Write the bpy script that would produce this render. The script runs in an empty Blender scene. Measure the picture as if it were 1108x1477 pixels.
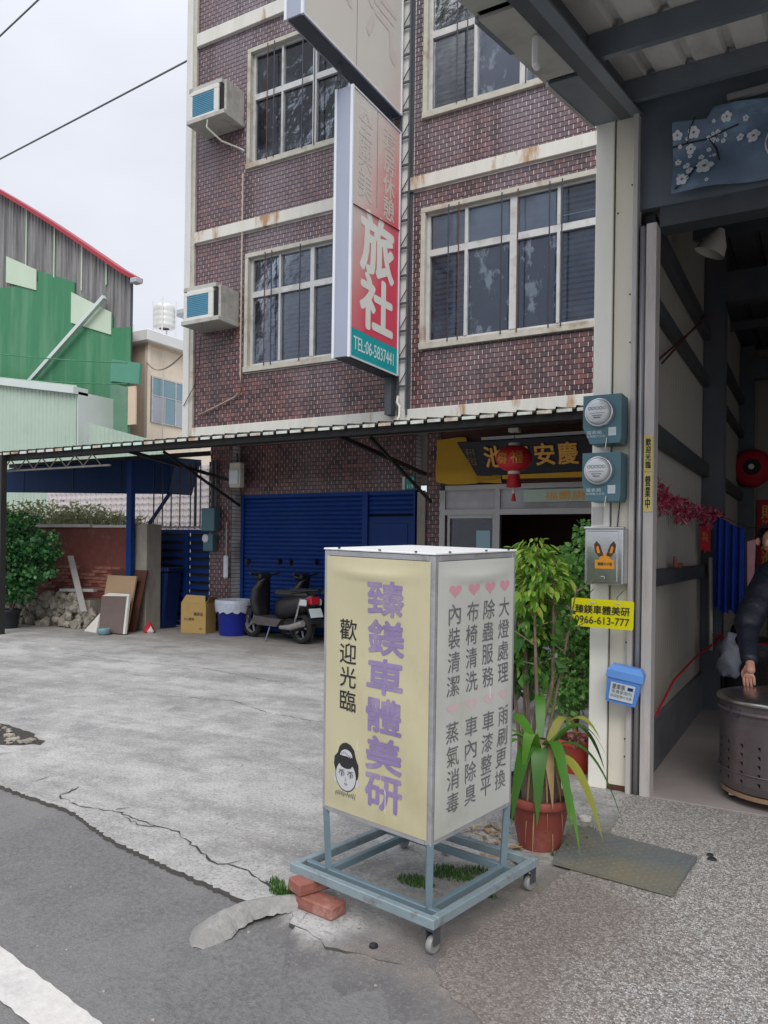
import bpy, bmesh, math, random
from mathutils import Matrix, Vector, Euler
R = math.radians
random.seed(7)
SC = bpy.context.scene
COL = SC.collection

# ------------------------------------------------------------------ camera, world, sun, exposure
cam_d = bpy.data.cameras.new("camera")
cam = bpy.data.objects.new("camera", cam_d)
COL.objects.link(cam)
cam.location = (0, 0, 1.5)
cam.rotation_euler = (Matrix.Rotation(R(29.57), 4, 'Z') @ Matrix.Rotation(R(90), 4, 'X') @ Matrix.Rotation(0.0135, 4, 'Z')).to_euler()
cam_d.sensor_fit = 'VERTICAL'
cam_d.sensor_height = 36.0
cam_d.lens = 1109 / 1477 * 36
cam_d.shift_y = 51.5 / 1477
cam_d.clip_start = 0.05
cam_d.clip_end = 600
SC.camera = cam

W = bpy.data.worlds.new("World")
SC.world = W
W.use_nodes = True
wn = W.node_tree
wn.nodes.clear()
def wnode(t): return wn.nodes.new(t)
SUN_EL = R(46)
sky = wnode('ShaderNodeTexSky'); sky.sky_type = 'NISHITA'; sky.sun_disc = False
sky.sun_elevation = SUN_EL; sky.sun_rotation = R(150)
hs = wnode('ShaderNodeVectorMath'); hs.operation = 'SCALE'; hs.inputs['Scale'].default_value = 0.08
wn.links.new(sky.outputs[0], hs.inputs[0])
tc = wnode('ShaderNodeTexCoord')
nz = wnode('ShaderNodeTexNoise'); nz.inputs['Scale'].default_value = 1.6; nz.inputs['Detail'].default_value = 5; nz.inputs['Roughness'].default_value = .5
mp = wnode('ShaderNodeMapping'); mp.inputs['Scale'].default_value = (1, 1, 2.2)
wn.links.new(tc.outputs['Generated'], mp.inputs[0]); wn.links.new(mp.outputs[0], nz.inputs['Vector'])
rp = wnode('ShaderNodeValToRGB')
rp.color_ramp.elements[0].position = .36; rp.color_ramp.elements[0].color = (.505, .53, .59, 1)
rp.color_ramp.elements[1].position = .62; rp.color_ramp.elements[1].color = (.615, .632, .68, 1)
wn.links.new(nz.outputs['Fac'], rp.inputs[0])
sx = wnode('ShaderNodeSeparateXYZ'); wn.links.new(tc.outputs['Generated'], sx.inputs[0])
mr = wnode('ShaderNodeMapRange'); mr.inputs['From Min'].default_value = 0; mr.inputs['From Max'].default_value = 1
mr.inputs['To Min'].default_value = 1.0; mr.inputs['To Max'].default_value = 2.2
pw = wnode('ShaderNodeMath'); pw.operation = 'POWER'; pw.inputs[1].default_value = 3.5; pw.use_clamp = True
wn.links.new(sx.outputs['Z'], pw.inputs[0]); wn.links.new(pw.outputs[0], mr.inputs['Value'])
vm = wnode('ShaderNodeVectorMath'); vm.operation = 'SCALE'
wn.links.new(rp.outputs[0], vm.inputs[0]); wn.links.new(mr.outputs[0], vm.inputs['Scale'])
mx = wnode('ShaderNodeMixRGB'); mx.inputs['Fac'].default_value = .93
wn.links.new(hs.outputs[0], mx.inputs[1]); wn.links.new(vm.outputs[0], mx.inputs[2])
bg = wnode('ShaderNodeBackground'); bg.inputs['Strength'].default_value = 1.0
wn.links.new(mx.outputs[0], bg.inputs[0])
wo = wnode('ShaderNodeOutputWorld'); wn.links.new(bg.outputs[0], wo.inputs[0])

sd = bpy.data.lights.new("sun", 'SUN'); sd.energy = 1.5; sd.angle = R(38); sd.color = (1, .965, .91)
so = bpy.data.objects.new("sun", sd); COL.objects.link(so)
# light arrives from the street side (behind the camera, to its left)
so.rotation_euler = (R(90) - SUN_EL, 0, R(28))

SC.view_settings.view_transform = 'Standard'
SC.view_settings.look = 'None'
SC.view_settings.exposure = 0.50
SC.view_settings.gamma = 1.0
SC.view_settings.use_curve_mapping = False
SC.cycles.max_bounces = 6
SC.cycles.transparent_max_bounces = 12
try:
    SC.cycles.use_denoising = True
except Exception:
    pass

# ------------------------------------------------------------------ materials
def srgb(r, g, b):
    f = lambda c: (c / 255 / 12.92) if c / 255 <= .04045 else ((c / 255 + .055) / 1.055) ** 2.4
    return (f(r), f(g), f(b))
MATS = {}
def mat(name, col, rough=.6, metal=0., var=.12, scale=6., bump=0., bscale=60., col2=None, scale2=1.5, amt2=.0, thr=(.45, .65),
        spec=.5, stretch=(1, 1, 1), detail=5, trans=0., alpha=1., coat=0.):
    """principled surface: base colour with a noise variation, an optional second (stain) colour and a bump"""
    m = bpy.data.materials.new(name); m.use_nodes = True
    nt = m.node_tree; nd = nt.nodes; L = nt.links
    b = nd['Principled BSDF']
    b.inputs['Roughness'].default_value = rough
    b.inputs['Metallic'].default_value = metal
    b.inputs['Specular IOR Level'].default_value = spec
    if coat: b.inputs['Coat Weight'].default_value = coat
    t = nd.new('ShaderNodeTexCoord'); mpn = nd.new('ShaderNodeMapping'); mpn.inputs['Scale'].default_value = stretch
    L.new(t.outputs['Object'], mpn.inputs[0])
    n = nd.new('ShaderNodeTexNoise'); n.inputs['Scale'].default_value = scale; n.inputs['Detail'].default_value = detail
    n.inputs['Roughness'].default_value = .62
    L.new(mpn.outputs[0], n.inputs['Vector'])
    mr = nd.new('ShaderNodeMapRange'); mr.inputs['From Min'].default_value = .25; mr.inputs['From Max'].default_value = .75
    mr.inputs['To Min'].default_value = 1 - var; mr.inputs['To Max'].default_value = 1 + var
    L.new(n.outputs['Fac'], mr.inputs['Value'])
    v = nd.new('ShaderNodeVectorMath'); v.operation = 'SCALE'; v.inputs[0].default_value = col
    L.new(mr.outputs[0], v.inputs['Scale'])
    out = v.outputs[0]
    if col2 is not None and amt2 > 0:
        n2 = nd.new('ShaderNodeTexNoise'); n2.inputs['Scale'].default_value = scale2; n2.inputs['Detail'].default_value = 8
        n2.inputs['Roughness'].default_value = .68
        L.new(mpn.outputs[0], n2.inputs['Vector'])
        r2 = nd.new('ShaderNodeMapRange'); r2.inputs['From Min'].default_value = thr[0]; r2.inputs['From Max'].default_value = thr[1]
        r2.inputs['To Min'].default_value = 0; r2.inputs['To Max'].default_value = amt2
        L.new(n2.outputs['Fac'], r2.inputs['Value'])
        mxn = nd.new('ShaderNodeMixRGB'); L.new(r2.outputs[0], mxn.inputs[0]); L.new(out, mxn.inputs[1]); mxn.inputs[2].default_value = (*col2, 1)
        out = mxn.outputs[0]
    L.new(out, b.inputs['Base Color'])
    if bump:
        n3 = nd.new('ShaderNodeTexNoise'); n3.inputs['Scale'].default_value = bscale; n3.inputs['Detail'].default_value = 6
        L.new(t.outputs['Object'], n3.inputs['Vector'])
        bm_ = nd.new('ShaderNodeBump'); bm_.inputs['Strength'].default_value = bump; bm_.inputs['Distance'].default_value = .01
        L.new(n3.outputs['Fac'], bm_.inputs['Height']); L.new(bm_.outputs[0], b.inputs['Normal'])
    MATS[name] = m
    return m

CONC = (.30, .295, .285)
mat('concrete_lot', (.325, .32, .312), .9, 0, .16, 9, .5, 110, (.225, .222, .22), 1.1, .75, (.47, .66), detail=9)
mat('lip_cement', (.29, .283, .27), .9, 0, .25, 26, .8, 70, (.20, .195, .185), 5, .7, (.45, .62), detail=8)
mat('asphalt', (.155, .153, .154), .85, 0, .38, 55, .6, 120, (.225, .215, .205), 1.1, .7, (.46, .66), detail=10)
mat('cement_strip', (.165, .15, .142), .85, 0, .18, 14, .35, 120, (.25, .215, .185), 2.6, .7, (.5, .66))
mat('white_paint_road', (.60, .575, .55), .75, 0, .12, 30, .2, 120, (.35, .34, .33), 5, .5, (.55, .7))
mat('garage_floor', (.36, .315, .305), .45, 0, .08, 4, .05, 40, (.22, .20, .19), 1.2, .6, (.5, .75))
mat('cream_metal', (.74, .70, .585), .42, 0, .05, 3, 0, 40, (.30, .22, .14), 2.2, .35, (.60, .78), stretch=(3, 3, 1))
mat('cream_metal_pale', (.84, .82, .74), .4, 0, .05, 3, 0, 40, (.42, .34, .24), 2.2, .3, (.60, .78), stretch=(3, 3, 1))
mat('jamb_grey', (.46, .46, .48), .38, .5, .1, 5, 0, 40, (.2, .18, .17), 3, .4, (.5, .7), stretch=(4, 4, .6))
mat('jamb_pink', (.52, .485, .47), .5, .0, .1, 5, 0, 40, (.25, .22, .2), 3, .4, (.5, .7), stretch=(4, 4, .6))
mat('dark_steel', (.075, .085, .10), .5, .3, .18, 5, .1, 40, (.11, .10, .09), 2, .6, (.5, .7))
mat('slate_steel', (.14, .17, .20), .45, .2, .15, 4, .05, 40, (.16, .16, .16), 1.5, .5, (.5, .75))
mat('canopy_sheet', (.60, .585, .56), .55, .1, .08, 3, 0, 40, (.26, .245, .225), 1.5, .6, (.48, .7), stretch=(3, 1, 1))
mat('fascia_olive', (.40, .405, .37), .5, .1, .1, 4, 0, 40, (.17, .17, .16), 2.4, .6, (.5, .7))
mat('garage_sheet', (.25, .232, .20), .5, .1, .07, 2, 0, 40, (.28, .26, .22), 1.2, .5, (.5, .75), stretch=(1, 1, .4))
mat('curb_dark', (.14, .145, .16), .7, 0, .15, 7, .2, 60)
mat('white_trim', (.62, .61, .56), .7, 0, .09, 8, .15, 60, (.36, .19, .07), 1.9, .9, (.56, .63), stretch=(1, 1, .25))
mat('trim_grey', (.60, .60, .575), .7, 0, .07, 5, .1, 60, (.36, .34, .30), 1.3, .5, (.55, .72), stretch=(2, 2, .3))
mat('window_surround', (.47, .45, .39), .75, 0, .14, 9, .2, 60, (.27, .18, .11), 2.6, .75, (.53, .66))
mat('alu_frame', (.56, .56, .55), .4, .3, .12, 7, 0, 40, (.33, .31, .28), 4, .6, (.52, .66))
mat('alu_dull', (.34, .335, .33), .4, .4, .08, 7)
mat('bar_dark', (.03, .035, .06), .5, .3, .1, 7)
mat('bar_rust', (.10, .035, .03), .6, .2, .15, 12)
mat('blind_slat', (.045, .075, .16), .5, 0, .3, 3, 0, 40, (.13, .075, .07), 2.2, .55, (.5, .68))
mat('blotch_film', (.03, .045, .08), .5, 0, .2, 3, 0, 10, (.75, .72, .66), 3.2, .95, (.55, .61), stretch=(1.6, 1, .8), detail=9)
mat('blind_grey', (.40, .40, .43), .6, 0, .15, 3, 0, 40, (.30, .29, .29), 2, .7, (.45, .65))
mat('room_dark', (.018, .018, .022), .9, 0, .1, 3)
mat('white_panel', (.72, .72, .70), .5, 0, .05, 3)
mat('blue_shutter', (.004, .034, .19), .5, 0, .14, 3, 0, 40, (.012, .045, .17), 1.2, .5, (.5, .7), stretch=(1, 1, 2), spec=.25)
mat('blue_paint', (.004, .032, .17), .5, 0, .15, 3, 0, 40, (.012, .04, .13), 2.2, .5, (.5, .7), spec=.25)
mat('blue_panel', (.006, .034, .13), .6, 0, .12, 2, spec=.2)
mat('awning_sheet', (.07, .075, .068), .6, .1, .2, 3, .1, 30, (.035, .037, .033), 1.8, .7, (.45, .65), stretch=(1, 1, 1))
mat('awning_lip', (.55, .58, .54), .6, 0, .2, 9, 0, 40, (.30, .24, .17), 4, .8, (.5, .62))
mat('awning_lip_rust', (.55, .49, .40), .7, 0, .2, 9, 0, 40, (.26, .12, .05), 6, .8, (.45, .6))
mat('awning_lip_green', (.50, .66, .58), .55, 0, .08, 9)
mat('dark_bracket', (.03, .03, .03), .6, .2, .15, 7)
mat('green_wall', (.042, .20, .095), .75, 0, .12, 1.1, .1, 10, (.13, .29, .17), .9, .8, (.45, .66), stretch=(1.6, 1, .18), detail=10)
mat('green_faded', (.12, .26, .18), .7, 0, .1, 1.1, 0, 10, (.24, .27, .24), 2, .6, (.48, .65))
mat('green_wall_bright', (.09, .28, .20), .7, 0, .1, 1.1)
mat('grey_sheet', (.26, .255, .255), .7, .1, .22, 2.4, 0, 10, (.07, .07, .075), 1.3, .8, (.44, .62), stretch=(2.4, 2.4, .16), detail=8)
mat('pale_patch', (.50, .60, .47), .6, 0, .06, 1)
mat('mint_sheet', (.40, .50, .42), .55, .05, .06, 1, 0, 10, (.31, .38, .32), .9, .5, (.5, .7))
mat('mint_trim', (.58, .64, .62), .5, .05, .05, 2)
mat('red_trim', (.34, .02, .035), .5, 0, .1, 2)
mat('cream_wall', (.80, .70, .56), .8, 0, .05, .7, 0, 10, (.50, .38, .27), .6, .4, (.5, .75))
mat('tan_and_shaded_cream', (.66, .52, .39), .8, 0, .05, .7)  # cream wall darkened to paint in its shaded side; also plain tan for a panel
mat('glass_blue', (.20, .33, .38), .18, .2, .1, .6)
mat('tank_white', (.72, .72, .70), .35, .15, .04, 2)
mat('roof_grey', (.40, .43, .48), .6, 0, .08, 1)
mat('ac_white', (.62, .62, .58), .5, 0, .06, 6)
mat('ac_blue', (.07, .24, .36), .4, 0, .1, 6)
mat('ac_slab', (.43, .42, .39), .85, 0, .12, 9, .3, 60, (.25, .22, .18), 4, .6, (.5, .65))
mat('black_plastic', (.015, .015, .018), .45, 0, .1, 6)
mat('black_matte', (.02, .02, .022), .85, 0, .2, 12)
mat('scooter_grey', (.095, .08, .085), .45, .2, .1, 4, coat=.3)
mat('seat_vinyl', (.035, .033, .032), .6, 0, .1, 12)
mat('tyre', (.018, .018, .018), .85, 0, .1, 20)
mat('chrome', (.6, .6, .6), .25, 1, .05, 6)
mat('tail_red', (.45, .01, .03), .3, 0, .1, 6)
mat('plate_white', (.55, .62, .66), .5, 0, .05, 6)
mat('bag_white', (.55, .56, .58), .4, 0, .1, 20, .3, 30)
mat('bin_blue', (.008, .02, .26), .45, 0, .08, 5)
mat('bin_navy', (.005, .018, .085), .5, 0, .1, 5)
mat('liner', (.42, .46, .55), .4, 0, .15, 14, .5, 30)
mat('cardboard', (.40, .265, .095), .85, 0, .07, 8)
mat('cardboard_dark', (.27, .165, .06), .85, 0, .07, 8)
mat('board_tan', (.36, .25, .15), .8, 0, .07, 3, stretch=(1, 1, 8))
mat('board_brown', (.12, .088, .08), .75, 0, .1, 4)
mat('board_pale', (.55, .53, .50), .7, 0, .1, 5)
mat('wood_dark', (.085, .03, .018), .7, 0, .2, 8, stretch=(6, 1, 1))
mat('plank_grey', (.33, .32, .32), .7, 0, .1, 5, stretch=(8, 1, 1))
mat('red_wall', (.155, .045, .035), .85, 0, .2, 5, .3, 30, (.20, .15, .13), 3.2, .6, (.54, .68))
mat('old_cement', (.30, .275, .235), .9, 0, .18, 5, .4, 40, (.16, .12, .10), 2.6, .6, (.5, .68), stretch=(1, 1, .4))
mat('rubble', (.34, .31, .26), .92, 0, .22, 9, .7, 40, (.15, .14, .12), 4, .7, (.48, .64))
mat('pinkwhite_sheet', (.62, .57, .59), .6, 0, .06, 2, 0, 10, (.40, .32, .32), 2.2, .5, (.56, .7))
mat('brick_red', (.27, .10, .075), .85, 0, .18, 14, .4, 70, (.42, .30, .26), 12, .6, (.52, .68))
mat('terracotta', (.26, .055, .042), .6, 0, .14, 7, .15, 40, (.30, .15, .12), 5, .6, (.54, .7))
mat('plastic_pot', (.42, .05, .035), .45, 0, .08, 7)
mat('black_pot', (.022, .026, .034), .6, 0, .1, 7)
mat('soil', (.05, .035, .025), .95, 0, .3, 30, .8, 60)
mat('bark', (.17, .115, .085), .9, 0, .25, 22, .6, 60, (.28, .21, .17), 16, .6, (.5, .65), stretch=(3, 3, .5))
mat('dry_leaf', (.33, .22, .115), .8, 0, .2, 12)
mat('banner_yellow', (.53, .485, .315), .5, 0, .06, 2, .05, 5, (.42, .36, .21), 2.2, .8, (.46, .68), stretch=(1, 1, .5))
mat('banner_white', (.52, .53, .49), .55, 0, .05, 2, .05, 5, (.40, .40, .34), 2.2, .7, (.48, .68), stretch=(1, 1, .5))
mat('top_white', (.78, .79, .79), .5, 0, .04, 4)
mat('sign_alu', (.38, .385, .40), .45, .35, .14, 14, .1, 60, (.22, .20, .18), 9, .6, (.55, .68))
mat('base_steel', (.15, .215, .25), .45, .15, .12, 8, 0, 40, (.12, .10, .085), 8, .5, (.58, .7))
mat('base_steel_light', (.235, .30, .33), .45, .1, .14, 8, .1, 60, (.14, .105, .08), 14, .75, (.54, .66))
mat('ink_purple', (.25, .19, .36), .6, 0, .14, 9, 0, 40, (.36, .30, .38), 7, .7, (.5, .62))
mat('ink_grey', (.13, .135, .14), .6, 0, .15, 12, 0, 40, (.28, .28, .27), 22, .7, (.52, .64))
mat('ink_black', (.02, .02, .022), .6, 0, .1, 9)
mat('ink_pink', (.62, .30, .35), .6, 0, .1, 12)
mat('ink_pink_faded', (.58, .44, .455), .6, 0, .06, 12)
mat('ink_face', (.52, .525, .53), .6, 0, .03, 9)
mat('ink_lilac', (.30, .26, .33), .6, 0, .1, 9)
mat('ink_gold', (.60, .30, .055), .4, .3, .1, 9)
mat('sign_alu_white', (.70, .73, .78), .4, .1, .04, 3)
mat('sign_side', (.34, .37, .46), .4, .2, .06, 2, stretch=(1, 1, .3))
mat('sign_under', (.06, .068, .085), .5, .1, .1, 3)
mat('teal', (.0, .34, .36), .45, 0, .05, 3)
mat('print_faded', (.58, .52, .47), .5, 0, .05, 3)
mat('print_pale', (.72, .725, .67), .5, 0, .04, 4)
mat('print_tel', (.62, .78, .78), .5, 0, .04, 4)
mat('meter_green', (.075, .165, .20), .45, .1, .1, 5)
mat('meter_glass', (.58, .60, .62), .12, .1, .05, 9)
mat('meter_ring', (.62, .63, .65), .28, .85, .05, 9)
mat('meter_face', (.66, .67, .69), .5, 0, .05, 9)
mat('label_white', (.60, .66, .70), .5, 0, .08, 20)
mat('steel_box', (.56, .57, .58), .2, .85, .12, 5, .1, 12, (.3, .3, .3), 3, .5, (.5, .7))
mat('orange_print', (.72, .30, .02), .5, 0, .08, 9)
mat('yellow_sign', (.74, .69, .0), .45, 0, .04, 4)
mat('yellow_sticker', (.64, .52, .17), .5, 0, .08, 9)
mat('blue_box', (.10, .27, .70), .4, 0, .06, 4)
mat('blue_box_light', (.14, .34, .80), .4, 0, .06, 4)
mat('plate_metal', (.15, .165, .17), .6, .2, .12, 10, .5, 90, (.23, .20, .125), 1.6, .75, (.42, .62))
mat('plaque_dark', (.010, .013, .022), .6, 0, .1, 4)
mat('yellow_cloth', (.46, .26, .015), .75, 0, .06, 5)
mat('lantern_red', (.58, .015, .028), .5, 0, .1, 5)
mat('tassel_red', (.42, .005, .01), .6, 0, .2, 30, stretch=(8, 8, 1))
mat('pale_cap', (.62, .58, .50), .5, 0, .1, 5)
mat('teal_number', (.02, .26, .22), .5, 0, .08, 6)
mat('drum_steel', (.15, .125, .13), .42, .55, .25, 3.5, .3, 9, (.12, .045, .035), 2.6, .75, (.46, .64), stretch=(1, 1, .5))
mat('lid_steel', (.46, .45, .44), .27, .95, .08, 5, 0, 20, (.30, .22, .17), 3, .6, (.5, .7))
mat('dolly_wood', (.27, .17, .10), .8, 0, .15, 8)
mat('blue_cloth', (.005, .035, .27), .8, 0, .15, 5)
mat('red_cloth', (.45, .01, .03), .75, 0, .15, 5)
mat('pink_ribbon', (.42, .03, .09), .5, 0, .3, 9, 0, 40, (.62, .35, .40), 14, .8, (.5, .6))
mat('white_rod', (.55, .53, .47), .6, 0, .1, 9)
mat('skin', (.58, .30, .22), .55, 0, .06, 20)
mat('hair', (.03, .03, .032), .7, 0, .3, 40)
mat('down_jacket', (.016, .02, .033), .45, 0, .2, 9, .6, 25)
mat('trousers', (.03, .032, .04), .8, 0, .1, 9)
mat('lamp_white', (.5, .48, .44), .6, 0, .08, 5)
mat('wire_grey', (.14, .145, .155), .6, 0, .1, 9)
mat('wire_tan', (.36, .28, .22), .6, 0, .1, 9)
mat('caster_grey', (.26, .255, .25), .5, 0, .1, 20)
mat('crack_dark', (.045, .04, .036), .95, 0, .3, 40)
mat('brick_mortar_dummy', (.3, .3, .3), .9)
mat('far_wall', (.32, .31, .29), .8, 0, .1, 1)
mat('moss', (.10, .125, .03), .95, 0, .3, 30, .8, 60)

def nodes_of(name, rough=.6):
    m = bpy.data.materials.new(name); m.use_nodes = True
    MATS[name] = m
    nt = m.node_tree
    nt.nodes['Principled BSDF'].inputs['Roughness'].default_value = rough
    return m, nt.nodes, nt.links, nt.nodes['Principled BSDF']

# glazed brick: tone per piece ('tone' face attribute + object random)
m, nd, L, b = nodes_of('glazed_brick', .38)
a = nd.new('ShaderNodeAttribute'); a.attribute_name = 'tone'
oi = nd.new('ShaderNodeObjectInfo')
ad = nd.new('ShaderNodeMath'); ad.operation = 'ADD'; L.new(a.outputs['Fac'], ad.inputs[0]); L.new(oi.outputs['Random'], ad.inputs[1])
fr = nd.new('ShaderNodeMath'); fr.operation = 'FRACT'; L.new(ad.outputs[0], fr.inputs[0])
cr = nd.new('ShaderNodeValToRGB')
cr.color_ramp.elements[0].color = (.045, .017, .018, 1); cr.color_ramp.elements[1].color = (.18, .066, .056, 1)
e = cr.color_ramp.elements.new(.5); e.color = (.105, .040, .040, 1)
L.new(fr.outputs[0], cr.inputs[0])
t = nd.new('ShaderNodeNewGeometry')
n = nd.new('ShaderNodeTexNoise'); n.inputs['Scale'].default_value = .9; n.inputs['Detail'].default_value = 6
mpp = nd.new('ShaderNodeMapping'); mpp.inputs['Scale'].default_value = (1, 1, .45); L.new(t.outputs['Position'], mpp.inputs[0]); L.new(mpp.outputs[0], n.inputs['Vector'])
rr = nd.new('ShaderNodeMapRange'); rr.inputs['From Min'].default_value = .45; rr.inputs['From Max'].default_value = .7; rr.inputs['To Max'].default_value = 1.0
L.new(n.outputs['Fac'], rr.inputs['Value'])
# mottled lilac bloom; sky reflection in the glaze painted in, growing with height
sz = nd.new('ShaderNodeSeparateXYZ'); L.new(t.outputs['Position'], sz.inputs[0])
rz = nd.new('ShaderNodeMapRange'); rz.inputs['From Min'].default_value = 3.5; rz.inputs['From Max'].default_value = 8.5; rz.inputs['To Min'].default_value = .0; rz.inputs['To Max'].default_value = .5
L.new(sz.outputs['Z'], rz.inputs['Value'])
mm = nd.new('ShaderNodeMath'); mm.operation = 'MULTIPLY'; L.new(rr.outputs[0], mm.inputs[0]); mm.inputs[1].default_value = .7
aa = nd.new('ShaderNodeMath'); aa.operation = 'ADD'; aa.use_clamp = True; L.new(mm.outputs[0], aa.inputs[0]); L.new(rz.outputs[0], aa.inputs[1])
mxn = nd.new('ShaderNodeMixRGB'); L.new(aa.outputs[0], mxn.inputs[0]); L.new(cr.outputs[0], mxn.inputs[1]); mxn.inputs[2].default_value = (.185, .145, .17, 1)
n4 = nd.new('ShaderNodeTexNoise'); n4.inputs['Scale'].default_value = 2.4; n4.inputs['Detail'].default_value = 7
mp4 = nd.new('ShaderNodeMapping'); mp4.inputs['Scale'].default_value = (1.6, 1, .16); L.new(t.outputs['Position'], mp4.inputs[0]); L.new(mp4.outputs[0], n4.inputs['Vector'])
r4 = nd.new('ShaderNodeMapRange'); r4.inputs['From Min'].default_value = .5; r4.inputs['From Max'].default_value = .68; r4.inputs['To Max'].default_value = .55; L.new(n4.outputs['Fac'], r4.inputs['Value'])
mx4 = nd.new('ShaderNodeMixRGB'); L.new(r4.outputs[0], mx4.inputs[0]); L.new(mxn.outputs[0], mx4.inputs[1]); mx4.inputs[2].default_value = (.05, .034, .036, 1)
L.new(mx4.outputs[0], b.inputs['Base Color'])
b.inputs['Specular IOR Level'].default_value = .6

# mortar: pale in the upright joints, darkened in the level joints to paint in the recess shadow
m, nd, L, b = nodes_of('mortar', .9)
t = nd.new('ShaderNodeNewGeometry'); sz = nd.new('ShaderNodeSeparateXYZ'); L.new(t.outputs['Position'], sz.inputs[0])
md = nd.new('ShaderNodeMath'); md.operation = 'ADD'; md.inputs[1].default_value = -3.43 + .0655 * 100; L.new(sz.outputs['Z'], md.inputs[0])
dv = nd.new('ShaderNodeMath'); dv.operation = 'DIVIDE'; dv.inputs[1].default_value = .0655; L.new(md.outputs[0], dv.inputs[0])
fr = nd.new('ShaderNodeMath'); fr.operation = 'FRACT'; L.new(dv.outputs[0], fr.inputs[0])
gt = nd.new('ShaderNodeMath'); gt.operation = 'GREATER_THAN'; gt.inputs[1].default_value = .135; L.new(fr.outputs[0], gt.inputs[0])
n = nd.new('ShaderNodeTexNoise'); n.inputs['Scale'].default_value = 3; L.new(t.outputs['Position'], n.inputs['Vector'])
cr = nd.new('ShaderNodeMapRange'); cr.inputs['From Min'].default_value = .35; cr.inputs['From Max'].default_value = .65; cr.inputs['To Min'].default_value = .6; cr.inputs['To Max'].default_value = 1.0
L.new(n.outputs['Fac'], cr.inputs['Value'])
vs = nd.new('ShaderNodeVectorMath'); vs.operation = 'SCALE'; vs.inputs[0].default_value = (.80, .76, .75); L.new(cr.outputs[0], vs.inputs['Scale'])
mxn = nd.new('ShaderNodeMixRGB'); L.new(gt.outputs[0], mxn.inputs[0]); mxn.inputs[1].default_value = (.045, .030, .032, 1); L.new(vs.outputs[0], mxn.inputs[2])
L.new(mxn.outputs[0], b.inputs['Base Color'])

# pebble wash finish
m, nd, L, b = nodes_of('pebble_wash', .7)
t = nd.new('ShaderNodeTexCoord')
v = nd.new('ShaderNodeTexVoronoi'); v.inputs['Scale'].default_value = 125; v.inputs['Randomness'].default_value = 1
L.new(t.outputs['Object'], v.inputs['Vector'])
cr = nd.new('ShaderNodeValToRGB'); cr.color_ramp.interpolation = 'LINEAR'
E = cr.color_ramp.elements
E[0].position = 0; E[0].color = (.12, .112, .106, 1); E[1].position = 1; E[1].color = (.64, .63, .60, 1)
for p, c in ((.2, (.23, .21, .195, 1)), (.42, (.33, .285, .255, 1)), (.6, (.42, .41, .40, 1)), (.8, (.54, .525, .50, 1))):
    e = E.new(p); e.color = c
sp = nd.new('ShaderNodeSeparateColor'); L.new(v.outputs['Color'], sp.inputs[0]); L.new(sp.outputs[0], cr.inputs[0])
v2 = nd.new('ShaderNodeTexVoronoi'); v2.feature = 'DISTANCE_TO_EDGE'; v2.inputs['Scale'].default_value = 125; L.new(t.outputs['Object'], v2.inputs['Vector'])
rr = nd.new('ShaderNodeMapRange'); rr.inputs['From Max'].default_value = .14; rr.inputs['To Min'].default_value = .0; rr.inputs['To Max'].default_value = 1; L.new(v2.outputs['Distance'], rr.inputs['Value'])
mxn = nd.new('ShaderNodeMixRGB'); L.new(rr.outputs[0], mxn.inputs[0]); mxn.inputs[1].default_value = (.215, .20, .187, 1); L.new(cr.outputs[0], mxn.inputs[2])
n = nd.new('ShaderNodeTexNoise'); n.inputs['Scale'].default_value = 1.7; n.inputs['Detail'].default_value = 5; L.new(t.outputs['Object'], n.inputs['Vector'])
sx_ = nd.new('ShaderNodeSeparateXYZ'); L.new(t.outputs['Object'], sx_.inputs[0])
# worn brown band of dirt along the edge beside the cement strip
bx_ = nd.new('ShaderNodeMapRange'); bx_.inputs['From Min'].default_value = -.25; bx_.inputs['From Max'].default_value = -.95; bx_.inputs['To Min'].default_value = -.15; bx_.inputs['To Max'].default_value = .55
L.new(sx_.outputs['X'], bx_.inputs['Value'])
by_ = nd.new('ShaderNodeMapRange'); by_.inputs['From Min'].default_value = 3.2; by_.inputs['From Max'].default_value = 4.2; by_.inputs['To Min'].default_value = 0; by_.inputs['To Max'].default_value = .6
L.new(sx_.outputs['Y'], by_.inputs['Value'])
s1 = nd.new('ShaderNodeMath'); s1.operation = 'ADD'; L.new(n.outputs['Fac'], s1.inputs[0]); L.new(bx_.outputs[0], s1.inputs[1])
s2 = nd.new('ShaderNodeMath'); s2.operation = 'SUBTRACT'; L.new(s1.outputs[0], s2.inputs[0]); L.new(by_.outputs[0], s2.inputs[1])
r3 = nd.new('ShaderNodeMapRange'); r3.inputs['From Min'].default_value = .45; r3.inputs['From Max'].default_value = .9; r3.inputs['To Max'].default_value = .6; L.new(s2.outputs[0], r3.inputs['Value'])
mx2 = nd.new('ShaderNodeMixRGB'); L.new(r3.outputs[0], mx2.inputs[0]); L.new(mxn.outputs[0], mx2.inputs[1]); mx2.inputs[2].default_value = (.155, .118, .098, 1)
L.new(mx2.outputs[0], b.inputs['Base Color'])
bm_ = nd.new('ShaderNodeBump'); bm_.inputs['Strength'].default_value = .6; bm_.inputs['Distance'].default_value = .003; L.new(rr.outputs[0], bm_.inputs['Height']); L.new(bm_.outputs[0], b.inputs['Normal'])

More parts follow.
